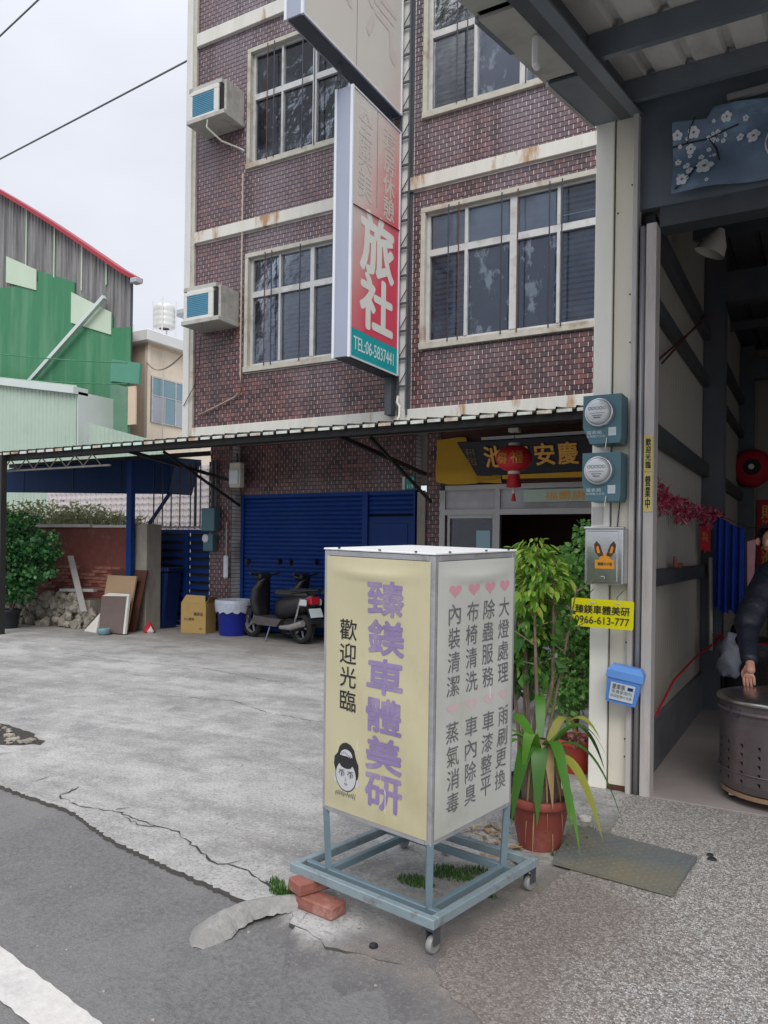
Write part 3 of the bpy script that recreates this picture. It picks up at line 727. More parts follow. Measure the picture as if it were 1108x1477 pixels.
# grass tufts
def grass(name, label, spots, hmin, hmax, seed, mm='leaf_grass'):
    rnd = random.Random(seed); mb = MB()
    for (cx, cy, r, n) in spots:
        for i in range(n):
            a = rnd.uniform(0, 6.28); q = r*math.sqrt(rnd.random()); x = cx+q*math.cos(a); y = cy+q*math.sin(a)*.6
            h = rnd.uniform(hmin, hmax)*(1.1-q/r*.6); b2 = rnd.uniform(0, 6.28); l_ = rnd.uniform(.1, .6)*h; w_ = rnd.uniform(.0015, .003)
            dx, dy = math.cos(b2), math.sin(b2); k = len(mb.v)
            mb.v += [(x-dy*w_, y+dx*w_, 0), (x+dy*w_, y-dx*w_, 0), (x+dx*l_*.4+dy*w_*.8, y+dy*l_*.4-dx*w_*.8, h*.6), (x+dx*l_*.4-dy*w_*.8, y+dy*l_*.4+dx*w_*.8, h*.6), (x+dx*l_, y+dy*l_, h)]
            mb.f += [(k, k+1, k+2, k+3), (k+3, k+2, k+4)]
    o = mb.build(name, mm); tag(o, label=label, cat='grass', kind='stuff'); return o
grass('grass_tuft', 'small green grass tuft in the slab crack just left of the bricks under the sign stand', [(-2.09, 2.745, .05, 90), (-1.99, 2.70, .075, 260), (-2.02, 2.68, .05, 90)], .015, .045, 21)
grass('grass_tuft', 'low patch of green weeds growing on the ground under the sign stand', [(-1.47, 3.24, .12, 520), (-1.56, 3.08, .09, 300), (-1.36, 3.33, .08, 160), (-1.28, 3.0, .03, 60), (-1.22, 3.12, .03, 50)], .012, .045, 22)
grass('grass_tuft', 'thin green weeds along the pot edge beside the metal plate', [(-1.02, 3.95, .035, 70), (-1.08, 3.80, .03, 60), (-1.05, 4.12, .03, 50), (-1.1, 3.7, .04, 40)], .015, .05, 23)
# pebbles, litter crumbs on the ground
rnd = random.Random(77); mb = MB()
for i in range(80):
    x = rnd.uniform(-4.2, -.1); y = rnd.uniform(1.6, 4.6); s_ = rnd.choice([.003, .004, .005, .007])
    z = -.022 if y < 2.55-.17*(x+2.05) and x < -.9 or (x > -.9 and y < 2.27-.17*(x+.9)) else .006
    bm = bmesh.new(); bmesh.ops.create_icosphere(bm, subdivisions=1, radius=s_)
    for v in bm.verts: v.co.z *= .6
    mb.add_bm(bm, T(x, y, z)); bm.free()
for x, y, s_ in ((-1.27, 4.0, .03), (-1.3, 4.12, .035), (-1.15, 3.98, .02), (-1.35, 3.95, .03), (-1.2, 4.25, .03), (-1.12, 4.12, .022), (-1.33, 4.3, .035), (-1.55, 3.9, .03), (-1.25, 3.85, .02), (-1.0, 3.72, .012), (-1.75, 4.1, .03), (-1.6, 4.3, .035)):
    bm = bmesh.new(); bmesh.ops.create_icosphere(bm, subdivisions=1, radius=s_)
    for v in bm.verts: v.co *= rnd.uniform(.8, 1.2); v.co.z *= .6
    mb.add_bm(bm, T(x, y, .01)); bm.free()
o = mb.build('gravel', 'rubble'); tag(o, label='scattered pale gravel stones and crumbs on the yard and road', cat='gravel', kind='stuff')
# fallen dry leaves under the pots
mb = MB()
for i in range(60):
    x = rnd.gauss(-1.45, .16); y = rnd.gauss(3.72, .16); a = rnd.uniform(0, 6.28); l_ = rnd.uniform(.02, .05); w_ = l_*.4; c_, s_ = math.cos(a), math.sin(a); z = .006+rnd.random()*.01
    k = len(mb.v); mb.v += [(x-c_*l_, y-s_*l_, z), (x+s_*w_, y-c_*w_, z+.006), (x+c_*l_, y+s_*l_, z+.004), (x-s_*w_, y+c_*w_, z+.008)]; mb.f.append((k, k+1, k+2, k+3))
o = mb.build('leaf_litter', 'dry_leaf'); tag(o, label='fallen dry leaves on the ground behind the sign stand around the big pot', cat='leaf litter', kind='stuff')

# ------------------------------------------------------------------ brick building
BX0, BX1 = -9.25, -1.30
bld = thing('brick_building', 'dark red glazed brick building with cream bands above the long corrugated awning', 'building', (-5.2, 10, 0))
PY_, PX_ = .0655, .1125     # course height, brick length
YU, YL = 9.5, 10.5
WIN = [(-7.98, -5.45, 7.45, 9.36), (-7.98, -5.45, 4.24, 6.12), (-4.86, -1.75, 4.24, 6.2), (-4.86, -1.75, 7.43, 9.36)]
BANDS = [(3.27, 3.43), (6.47, 6.65), (9.71, 9.93), (12.4, 12.7)]
def cells(x0, x1, z0, z1, holes):
    xs = sorted({x0, x1, *[min(max(h[i], x0), x1) for h in holes for i in (0, 1)]}); zs = sorted({z0, z1, *[min(max(h[i], z0), z1) for h in holes for i in (2, 3)]})
    for i in range(len(xs)-1):
        for j in range(len(zs)-1):
            cx, cz = (xs[i]+xs[i+1])/2, (zs[j]+zs[j+1])/2
            if not any(h[0] < cx < h[1] and h[2] < cz < h[3] for h in holes): yield xs[i], xs[i+1], zs[j], zs[j+1]
mb = MB()
for a, b_, c_, d_ in cells(BX0+.02, BX1, 3.29, 12.4, WIN): mb.box(a, b_, YU+.012, YU+.22, c_, d_)
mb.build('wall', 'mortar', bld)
MB().box(BX0, BX0+.02, YU+.012, 18, 3.27, 12.4).build('side_wall', 'old_cement', bld)
MB().box(BX0, BX1, YU+.22, 18, 12.4, 12.6).build('roof', 'old_cement', bld)
MB().box(BX0+.02, BX1, YU+.22, 18, 3.27, 3.29).build('soffit', 'old_cement', bld)
tones = random.Random(3)
def bricks(x0, x1, z0, z1, y, holes, proud=.0045, skip=None):
    mb = MB(); mb.tone = []; r0 = int(math.floor((z0-3.43)/PY_)); z = 3.43 + r0*PY_; r = r0
    while z < z1-.02:
        za, zb = max(z+.0075, z0), min(z+PY_, z1); x = math.floor(x0/PX_)*PX_ - (PX_/2 if r % 2 else 0)
        while x < x1:
            segs = [(max(x+.0068, x0), min(x+PX_, x1))]
            for h in holes:
                if h[2] < (za+zb)/2 < h[3]:
                    ns = []
                    for a, b_ in segs:
                        if b_ <= h[0] or a >= h[1]: ns.append((a, b_))
                        else:
                            if a < h[0]: ns.append((a, h[0]))
                            if b_ > h[1]: ns.append((h[1], b_))
                    segs = ns
            for a, b_ in segs:
                if b_-a < .012 or zb-za < .012: continue
                if skip and skip(a, b_, za): continue
                pr = proud + tones.uniform(-.0012, .0012); k = len(mb.v); c_ = .002
                mb.v += [(a, y+.012, za), (b_, y+.012, za), (b_, y+.012, zb), (a, y+.012, zb), (a+c_, y+.012-pr, za+c_), (b_-c_, y+.012-pr, za+c_), (b_-c_, y+.012-pr, zb-c_), (a+c_, y+.012-pr, zb-c_)]
                mb.f += [(k+4, k+5, k+6, k+7), (k, k+1, k+5, k+4), (k+1, k+2, k+6, k+5), (k+2, k+3, k+7, k+6), (k+3, k, k+4, k+7)]
                t_ = tones.random(); mb.tone += [t_]*5
            x += PX_
        z += PY_; r += 1
    return mb
holes = WIN + [(-9e9, 9e9, a, b_) for a, b_ in BANDS] + [(-5.22, -4.99, 3, 13)]
# individually built bricks: the ones that show largest (below the lower right window)
IND = lambda a, b_, z: a > -4.9 and b_ < -2.38 and z < 3.43+13*PY_ and (b_-a) > .1
bk = bricks(BX0+.2, BX1, 3.43, 12.4, YU, holes, skip=IND)
bk.build('brick_courses', 'glazed_brick', bld, kind='stuff')
me = None; cnt = 0
for r in range(13):
    z = 3.43+r*PY_; x = math.floor(-5/PX_)*PX_ - (PX_/2 if r % 2 else 0)
    while x < BX1:
        a, b_ = x+.0068, x+PX_
        if a > BX0 and IND(a, b_, z+.0075):
            if me is None:
                q = MB(); w_, h_ = (b_-a)/2, (PY_-.0075)/2; c_ = .002
                q.v = [(-w_, .0, -h_), (w_, .0, -h_), (w_, .0, h_), (-w_, .0, h_), (-w_+c_, -.0045, -h_+c_), (w_-c_, -.0045, -h_+c_), (w_-c_, -.0045, h_-c_), (-w_+c_, -.0045, h_-c_)]
                q.f = [(4, 5, 6, 7), (0, 1, 5, 4), (1, 2, 6, 5), (2, 3, 7, 6), (3, 0, 4, 7)]; q.tone = [0]*5
                me = q.mesh('brick', 'glazed_brick')
            M = MW[bld.name].inverted() @ T((a+b_)/2, YU+.012+tones.uniform(-.001, .001), z+.0075+(PY_-.0075)/2); M = M @ Matrix.Rotation(tones.uniform(-.004, .004), 4, 'Y')
            link(me, 'brick', bld, M=M); cnt += 1
        x += PX_
# bands and the pale corner column
for z0, z1 in BANDS: MB().bev(BX0+.21, BX1, YU-.055, YU+.1, z0, z1, .006).build('cornice', 'white_trim', bld)
MB().bev(BX0, BX0+.13, YU-.06, YU+.12, 3.2, 12.7, .006).build('corner_column', 'trim_grey', bld)
MB().box(BX0+.13, BX0+.2, YU-.03, YU+.1, 3.2, 12.7).build('corner_return', 'window_surround', bld)
MB().box(-5.20, -5.07, YU-.045, YU+.012, 3.3, 12.4).build('pilaster', 'trim_grey', bld)
MB().box(-5.065, -5.0, YU-.01, YU+.012, 3.43, 12.4).build('shadow_strip', 'dark_steel', bld)  # dark strip standing in for the shadow line beside the pilaster

# windows
def window(x0, x1, z0, z1, ztr, mull, bars, blinds, name='window', lab=None):
    y = YU
    fr_ = MB()                                # cream surround
    fr_.bev(x0, x1, y-.03, y+.2, z1-.07, z1, .005); fr_.bev(x0, x1, y-.05, y+.2, z0, z0+.09, .005)
    fr_.bev(x0, x0+.065, y-.03, y+.2, z0+.09, z1-.07, .005); fr_.bev(x1-.065, x1, y-.03, y+.2, z0+.09, z1-.07, .005)
    w_ = fr_.build(name, 'window_surround', bld)
    if lab: w_['label'] = lab
    gx0, gx1, gz0, gz1 = x0+.065, x1-.065, z0+.09, z1-.07
    a_ = MB(); yy = y+.05
    a_.box(gx0, gx0+.05, yy, yy+.06, gz0, gz1); a_.box(gx1-.05, gx1, yy, yy+.06, gz0, gz1)
    a_.box(gx0+.05, gx1-.05, yy, yy+.06, gz1-.03, gz1); a_.box(gx0+.05, gx1-.05, yy, yy+.06, gz0, gz0+.05)
    a_.box(gx0+.05, gx1-.05, yy-.012, yy+.055, ztr-.045, ztr+.045)
    for x, t_ in mull:
        a_.box(x-t_/2, x+t_/2, yy-.015, yy+.058, gz0+.05, ztr-.045); a_.box(x-t_/2, x+t_/2, yy-.015, yy+.058, ztr+.045, gz1-.03)
    a_.build('sash_frame', 'alu_frame', w_)
    xs = [gx0+.05] + [m_[0] for m_ in mull] + [gx1-.05]
    for i in range(len(xs)-1):
        for (za, zb) in ((gz0+.05, ztr-.045), (ztr+.045, gz1-.03)):
            MB().box(xs[i]+.012, xs[i+1]-.012, yy+.03, yy+.036, za+.002, zb-.002).build('pane', 'pane_glass', w_)
    # louvre blinds behind the glass
    bl = MB(); z = gz0+.06
    kinds = blinds
    dk, lt, wh, bl2 = MB(), MB(), MB(), MB()
    for i in range(len(xs)-1):
        for s_, (za, zb) in enumerate(((gz0+.06, ztr-.05), (ztr+.05, gz1-.04))):
            k_ = kinds[s_][i]
            if k_ == 'd':
                z = za
                while z < zb-.05:
                    dk.prism([(xs[i]+.03, yy+.075, z), (xs[i]+.03, yy+.105, z+.05), (xs[i]+.03, yy+.11, z+.046), (xs[i]+.03, yy+.08, z-.004)], (xs[i+1]-xs[i]-.06, 0, 0)); z += .072
            elif k_ == 'g': lt.box(xs[i]+.02, xs[i+1]-.02, yy+.042, yy+.046, za, zb)
            elif k_ == 'w': wh.box(xs[i]+.02, xs[i+1]-.02, yy+.07, yy+.075, za, zb)
            else:       # bare dark glass with something pale inside
                bl2.box(xs[i]+.02, xs[i+1]-.02, yy+.045, yy+.05, za, zb)
    if dk.v: dk.build('blind', 'blind_slat', w_)
    if bl2.v: bl2.build('peeled_film', 'blotch_film', w_)
    if lt.v: lt.build('curtain', 'blind_grey', w_)
    if wh.v: wh.build('curtain', 'white_panel', w_)
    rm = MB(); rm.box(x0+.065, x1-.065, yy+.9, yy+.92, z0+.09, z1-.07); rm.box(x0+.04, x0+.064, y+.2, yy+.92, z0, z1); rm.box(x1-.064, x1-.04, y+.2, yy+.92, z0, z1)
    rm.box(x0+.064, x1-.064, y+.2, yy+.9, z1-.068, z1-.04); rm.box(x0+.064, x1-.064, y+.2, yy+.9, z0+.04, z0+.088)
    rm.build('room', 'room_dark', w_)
    for x, mm in bars:
        MB().tube([(x, y-.06, z0+.07), (x, y-.06, z1-.05)], .009, 6).build('bar', mm, w_)
    return w_
window(*WIN[0], 8.60, [(-7.33, .035), (-6.72, .07), (-6.1, .035)], [(-7.55, 'bar_rust'), (-7.42, 'bar_dark'), (-6.88, 'bar_dark'), (-6.66, 'bar_dark'), (-6.2, 'bar_dark')], ['dgdd', 'dddd'])
window(*WIN[1], 5.47, [(-7.33, .035), (-6.72, .07), (-6.1, .035)], [(-7.55, 'bar_rust'), (-7.42, 'bar_dark'), (-6.88, 'bar_dark'), (-6.2, 'bar_dark')], ['dddd', 'dddd'])
window(*WIN[2], 5.58, [(-4.2, .045), (-3.53, .10), (-2.93, .04), (-2.35, .08)], [(-4.42, 'bar_dark'), (-4.27, 'bar_rust'), (-3.66, 'bar_dark'), (-3.44, 'bar_rust'), (-3.02, 'bar_dark'), (-2.86, 'bar_dark'), (-2.2, 'bar_dark')], ['dxxdd', 'gggdd'])
window(*WIN[3], 8.60, [(-4.1, .045), (-3.43, .09), (-2.93, .04), (-2.35, .08)], [(-4.33, 'bar_dark'), (-4.18, 'bar_dark'), (-3.36, 'bar_dark'), (-3.0, 'bar_dark'), (-2.2, 'bar_dark')], ['dxgwd', 'dgwwd'])

# ground floor: recessed wall under the first floor
mb = MB(); mb.box(-8.9, -5.42, YL+.012, YL+.2, 2.39, 3.27); mb.box(-9.4, -8.9, 10.312, 10.9, 0, 3.27); mb.box(-5.22, -5.0, YL-.008, YL+.3, 0, 3.27)
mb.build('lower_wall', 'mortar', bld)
q = bricks(-8.9, -5.42, 2.39, 3.27, YL, []); q.build('lintel_bricks', 'glazed_brick', bld, kind='stuff')
q = bricks(-9.4, -8.9, 0, 3.27, 10.3, []); q.build('pier_bricks', 'glazed_brick', bld, kind='stuff')
q = bricks(-5.22, -5.0, 0, 3.27, YL-.02, []); q.build('pier_bricks', 'glazed_brick', bld, kind='stuff')
MB().bev(-5.36, -5.22, YL-.05, YL+.2, 0, 2.36, .006).build('door_post', 'old_cement', bld)['label'] = 'grey green stained post between shutter and entrance'
MB().box(-9.25, BX1, 10.7, 11, 2.5, 3.27).build('beam', 'old_cement', bld)
MB().box(BX0, BX1, YU+.06, YL+.7, 3.255, 3.27).build('walkway_ceiling', 'old_cement', bld)
# roller shutter
sh = MB(); sh.box(-8.84, -8.78, YL-.02, YL+.06, 0, 2.39); sh.box(-6.35, -6.25, YL-.03, YL+.06, 0, 2.39); sh.box(-5.44, -5.41, YL-.02, YL+.06, 0, 2.39); sh.box(-8.78, -5.44, YL-.015, YL+.06, 2.33, 2.39)
shu = sh.build('roller_shutter', 'blue_shutter', bld)
sl = MB(); z = .03
while z < 2.33:
    for a, b_ in ((-8.78, -6.35), (-6.25, -5.44)):
        if a > -6.3 and z < 1.96: continue
        k = len(sl.v); h = .074
        pr = [(0, 0), (-.014, .012), (-.018, .03), (-.014, .05), (0, .066), (.004, .074)]
        for (dy, dz) in pr: sl.v += [(a, YL+.03+dy, z+dz), (b_, YL+.03+dy, z+dz)]
        for i in range(len(pr)-1): sl.f.append((k+2*i, k+2*i+1, k+2*i+3, k+2*i+2))
    z += .074
sl.build('shutter_slats', 'blue_shutter', shu, kind='stuff')
dp = MB(); dp.bev(-6.25, -5.44, YL+.005, YL+.03, .02, 1.99, .003)
dp.bev(-6.15, -5.54, YL-.008, YL+.006, 1.05, 1.88, .004).bev(-6.15, -5.54, YL-.008, YL+.006, .12, .95, .004)
dp.build('door', 'blue_paint', bld)
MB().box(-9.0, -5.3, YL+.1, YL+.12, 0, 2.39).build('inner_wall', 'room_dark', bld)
# entrance: aluminium frame and glass, dark room behind
ent = MB()
y = YL
for x0, x1, z0, z1 in ((-4.99, -4.90, 0, 2.37), (-4.10, -4.03, 0, 2.0), (-4.10, -4.03, 2.08, 2.37), (-4.9, -1.5, 2.0, 2.08), (-4.9, -1.5, 2.37, 2.44), (-2.6, -2.53, 0, 2.0), (-1.6, -1.5, 0, 2.37), (-4.86, -4.82, 0, 2.0), (-4.14, -4.105, 0, 2.0), (-4.82, -4.14, 1.95, 1.995), (-4.82, -4.14, .0, .12)):
    ent.box(x0, x1, y-.03+(0.008 if x1-x0 < .05 else 0), y+.05, z0, z1)
en = ent.build('entrance_frame', 'alu_dull', bld)
MB().box(-4.82, -4.14, y+.01, y+.016, .12, 1.95).build('pane', 'pane_glass', en)
MB().box(-4.9, -4.10, y+.01, y+.016, 2.08, 2.37).build('pane', 'blind_grey', en)
MB().box(-4.03, -1.6, y+.01, y+.016, 2.08, 2.37).build('pane', 'blind_grey', en)
MB().box(-4.40, -4.18, y-.002, y+.008, 1.15, 1.77).build('notice', 'glass_blue', en)  # bluish reflection in the door glass, put in as a coloured panel
rb = MB(); rb.box(-5.0, -1.3, 14, 14.05, 0, 3.2); rb.box(-5.05, -5.0, YL+.3, 14, 0, 3.2); rb.box(-1.35, -1.3, YL, 14, 0, 3.2); rb.box(-5, -1.3, YL+.3, 14, 3.2, 3.25); rb.box(-5.0, -1.35, YL+.02, YL+.2, 2.44, 3.255)
rb.build('entrance_hall', 'wood_dark', bld)

# corrugated awning
aw = thing('corrugated_awning', 'long low corrugated metal awning with a white notched edge across the brick building and yard', 'awning', (-8, 9, 3.1))
pitch, flat, rise = .213, .172, .04
pan = corrugated(-9.4, -1.25, pitch, flat, rise, [(7.8, 2.945), (9.45, 3.17)])
pan.build('roof_sheet', 'awning_sheet', aw)
pan = corrugated(-15.6, -9.4, pitch, flat, rise, [(7.8, 2.945), (11.6, 3.46)])
pan.build('roof_sheet', 'awning_sheet', aw)
x = -15.6+0; i = 0
while x < -1.3:
    if x+flat < -1.2:
        l_ = MB(); l_.box(x+.006, x+flat-.006, 7.787, 7.80, 2.923+random.uniform(-.006, .004), 2.956)
        l_.build('edge_lip', 'awning_lip_rust' if (i := i+1) % 9 in (3, 8) else 'awning_lip_green' if -10.3 < x < -8.4 else 'awning_lip', aw)
    x += pitch
for (x, wd) in ((-8.9, .05), (-5.2, .05)):
    br = MB(); br.bar((x, 7.95, 2.88), (x, 10.4, 2.62), .05, .05); br.bar((x, 7.9, 2.90), (x, 9.5, 3.12), .05, .05); br.bar((x+.1, 8.6, 2.93), (x+.1, 10.4, 2.2), .03, .04)
    br.build('bracket', 'dark_bracket', aw)
MB().box(-15.5, -1.3, 7.9, 7.96, 2.86, 2.95).build('purlin', 'dark_bracket', aw)
MB().box(-15.5, -1.3, 8.8, 8.86, 2.99, 3.07).build('purlin', 'dark_bracket', aw)
MB().box(-15.5, -9.4, 10.6, 10.66, 3.14, 3.22).build('purlin', 'dark_bracket', aw)
# lattice girder under the left half
tr_ = MB(); tr_.bar((-14.5, 8.1, 2.90), (-8.7, 8.1, 2.90), .04, .03); tr_.bar((-14.5, 8.1, 2.70), (-9.4, 8.1, 2.70), .04, .025)
x = -14.4
while x < -9.6: tr_.bar((x, 8.1, 2.71), (x+.2, 8.1, 2.89), .012, .015); tr_.bar((x+.2, 8.1, 2.89), (x+.4, 8.1, 2.71), .012, .015); x += .4
tr_.build('lattice_girder', 'old_cement', aw)
MB().box(-11.75, -11.6, 7.8, 7.9, 0, 2.94).build('post', 'dark_bracket', aw)

# ------------------------------------------------------------------ things on the building
# air conditioners in concrete boxes
def ac(zb, label, x0=-8.83, hose=True):
    y0 = 9.06
    o = thing('air_conditioner', label, 'air conditioner', (x0+.3, 9.5, zb), group='window air conditioners on the brick wall')
    s_ = MB()
    s_.bev(x0-.02, x0+.76, y0-.05, 9.5, zb, zb+.07, .006); s_.bev(x0-.06, x0+.62, y0+.04, 9.5, zb+.56, zb+.63, .006); s_.box(x0+.70, x0+.745, y0+.02, 9.5, zb+.07, zb+.56)
    s_.build('concrete_box', 'ac_slab', o)
    c_ = MB(); c_.box(x0+.03, x0+.56, y0+.03, 9.5, zb+.07, zb+.56); cs = c_.build('casing', 'ac_white', o)
    f_ = MB(); f_.bev(x0+.0, x0+.60, y0-.0, y0+.03, zb+.08, zb+.13); f_.bev(x0, x0+.60, y0, y0+.03, zb+.47, zb+.53); f_.bev(x0, x0+.05, y0, y0+.03, zb+.13, zb+.47); f_.bev(x0+.5, x0+.60, y0, y0+.03, zb+.13, zb+.47)
    f_.build('frame', 'ac_white', o)
    g_ = MB(); g_.box(x0+.05, x0+.5, y0+.012, y0+.02, zb+.13, zb+.47)
    for i in range(11): g_.box(x0+.06, x0+.49, y0+.006, y0+.011, zb+.145+i*.029, zb+.155+i*.029)
    g_.build('grille', 'ac_blue', o)
    d_ = MB(); d_.box(x0+.565, x0+.69, y0+.04, y0+.3, zb+.1, zb+.5); d_.build('gap', 'room_dark', o)
    return o
a1 = ac(8.15, 'upper grey concrete-boxed air conditioner with blue grille on the brick wall by the corner', -8.80)
MB().tube([(-8.4, 9.04, 8.2), (-8.38, 9.0, 8.0), (-8.25, 9.2, 7.85), (-8.05, 9.42, 7.78), (-8.0, 9.45, 7.75)], .014, 6).build('drain_hose', 'white_rod', a1)
a2 = ac(4.98, 'lower grey concrete-boxed air conditioner with blue grille, below the other one', -8.86)
# conduits and pipes on the wall
def pipe(label, pts, r, mm, name='wall_pipe', cat='pipe'):
    o = MB().tube(pts, r, 6).build(name, mm, None, smooth=True); tag(o, label=label, cat=cat); return o
pipe('thin pale pipe running down the brick wall left of the windows', [(-8.03, 9.46, 7.4), (-8.03, 9.46, 4.2), (-8.0, 9.46, 3.95), (-8.15, 9.46, 3.86), (-8.6, 9.46, 3.72), (-8.95, 9.46, 3.62)], .013, 'wire_tan')
pipe('thin brown wire dangling from the lower air conditioner to the wall corner', [(-8.45, 9.02, 5.0), (-8.55, 9.1, 4.7), (-8.75, 9.3, 4.4), (-8.95, 9.4, 4.1), (-9.2, 9.42, 3.8)], .007, 'bar_rust', 'wall_cable', 'cable')
pipe('bent white pipe at the foot of the sign mast above the awning', [(-5.12, 9.36, 3.6), (-5.1, 9.3, 3.5), (-4.95, 9.1, 3.4), (-4.9, 9.0, 3.25), (-4.9, 8.9, 3.14)], .02, 'white_rod')
def sag(a, b_, s_, n=24):
    a, b_ = Vector(a), Vector(b_); return [a.lerp(b_, i/n) - Vector((0, 0, 4*s_*(i/n)*(1-i/n))) for i in range(n+1)]
pipe('long grey overhead cable running from the brick building corner into the sky', sag((-9.24, 9.5, 9.6), (-40, 9.9, 7.6), .12), .016, 'wire_grey', 'overhead_cable', 'cable')
pipe('upper left overhead cable crossing the sky corner', sag((-4, 9.3, 14.2), (-40, 9.9, 5.35), .1), .018, 'wire_grey', 'overhead_cable', 'cable')

# sign mast with rungs
ms = thing('sign_mast', 'slim dark ladder truss mast fixed to the wall behind the vertical hotel signs', 'mast', (-5.1, 9.35, 3.3))
st = MB(); st.box(-5.17, -5.145, 9.405, 9.43, 3.35, 12); st.box(-5.03, -5.01, 9.405, 9.43, 3.35, 12); st.build('stile', 'dark_steel', ms)
z = 3.75
rg = MB()
while z < 11.9:
    rg.bar((-5.145, 9.42, z), (-5.03, 9.42, z), .02, .028); rg.bar((-5.145, 9.42, z+.03), (-5.03, 9.42, z+.2), .01, .012); z += .385
rg.build('rungs', 'dark_steel', ms, kind='stuff')
MB().box(-5.30, -5.2, 9.30, 9.46, 3.35, 3.95).build('bracket_plate', 'dark_steel', ms)

# vertical hotel signs
XS = -5.14
def hotel_sign(label, y0, y1, z0, z1, thick=.25, yb=9.38):
    o = thing('hanging_sign', label, 'sign', (XS-thick/2, yb, z0))
    MB().bev(XS-thick, XS-.006, y0, y1, z0, z1, .004).build('cabinet', 'sign_side', o)
    e_ = MB(); e_.box(XS-thick-.012, XS-thick+.022, y0-.014, y0+.012, z0-.01, z1); e_.box(XS-.026, XS+.012, y0-.014, y0+.018, z0-.01, z1)
    e_.box(XS-.004, XS+.010, y1-.03, y1, z0, z1); e_.box(XS-.004, XS+.010, y0+.018, y1-.03, z0-.008, z0+.014); e_.box(XS-.004, XS+.010, y0+.018, y1-.03, z1-.02, z1)
    e_.build('edge_trim', 'sign_alu_white', o)
    MB().box(XS-thick+.03, XS-.03, y0+.02, y1-.02, z0-.012, z0-.001).build('underside', 'sign_under', o)
    return o
s1 = hotel_sign('lower vertical hotel sign, faded red with two big pale characters and a teal phone strip', 8.12, 9.385, 3.89, 7.28)
MB().box(XS-.006, XS-.001, 8.14, 9.355, 4.262, 7.26).build('red_panel', 'faded_red', s1)
MB().box(XS-.006, XS-.0005, 8.14, 9.355, 3.905, 4.258).build('phone_panel', 'teal', s1)
ln_ = MB(); ln_.box(XS-.001, XS+.002, 8.14, 8.15, 4.258, 4.262); ln_.box(XS-.001, XS+.0015, 8.738, 8.746, 5.98, 7.26)
ln_.build('seam', 'wire_grey', s1, kind='stuff')
def put_e(mb, y, z, dx=.002): return put(mb, T(XS+dx, y, z) @ FACE_E)
put_e(text_mb('旅', .84, .78, .034), 8.78, 5.47).build('lettering', 'print_pale', s1)
put_e(text_mb('社', .82, .70, .034), 8.78, 4.70).build('lettering', 'print_pale', s1)
lt = MB(); lt.add(put_e(text_mb('TEL:06-5837441', 1.04, .17, .012), 8.73, 4.085)); lt.build('phone_number', 'print_tel', s1)
lt = MB(); lt.add(put_e(text_mb('套\n房\n休\n憩', .30, 1.22, .02, .95), 9.06, 6.55, .0015))
lt.add(put_e(text_mb('全\n興\n美', .34, 1.15, .018, .95), 8.44, 6.55, .0015))
lt.build('small_lettering', 'print_faded', s1, kind='stuff')
MB().bar((XS+.002, 8.14, 5.80), (XS+.002, 9.355, 5.905), .03, .003).build('stripe', 'red_trim', s1)
s2 = hotel_sign('upper vertical hotel sign, larger and bleached almost blank, above the red one', 7.05, 9.40, 7.52, 10.6)
MB().box(XS-.006, XS-.001, 7.08, 9.37, 7.535, 10.58).build('red_panel', 'faded_red', s2)
MB().box(XS-.001, XS+.0015, 8.19, 8.198, 7.54, 10.58).build('seam', 'wire_grey', s2)
lt = MB(); lt.add(put_e(text_mb('汽', .8, .8, .02), 8.8, 8.5)); lt.add(put_e(text_mb('館', .75, .8, .02), 7.7, 8.6)); lt.build('lettering', 'print_faded', s2, kind='stuff')
for y, z in ((8.0, 7.4), (9.3, 7.42)): MB().bar((XS-.12, y, 7.285), (XS-.12, y, 7.51), .03, .03).build('hanger', 'dark_steel', s1)

# plaque, cloth, lantern, number plate, lamp above the entrance
pq = thing('name_plaque', 'long dark name plaque with golden characters tilted above the entrance', 'plaque', (-3, 10.35, 2.6))
MB().prism([(-4.34, 10.36, 2.56), (-1.5, 10.36, 2.56), (-1.5, 10.12, 3.02), (-4.56, 10.12, 3.02)], (0, .05, .02)).build('board', 'plaque_dark', pq)
ang = math.atan2(.24, .46)
Mq = lambda x, z: T(x, 10.352 - (z-2.56)*.24/.46 - .012, z) @ Matrix.Rotation(ang, 4, 'X') @ FACE_S
gl = MB()
for ch, x in (('慶', -2.97), ('安', -3.29), ('宮', -3.66), ('池', -4.03)):
    gl.add(put(text_mb(ch, .27, .31, .02, depth=.008), Mq(x, 2.81)))
gl.build('lettering', 'ink_gold', pq)
gl = MB(); gl.add(put(text_mb('甲子年\n吉旦立', .14, .26, .0), Mq(-4.37, 2.82))); gl.build('small_lettering', 'cardboard_dark', pq)
MB().bar((-4.15, 10.05, 3.045), (-1.5, 10.05, 3.045), .03, .04).build('tube_lamp', 'alu_dull', pq)
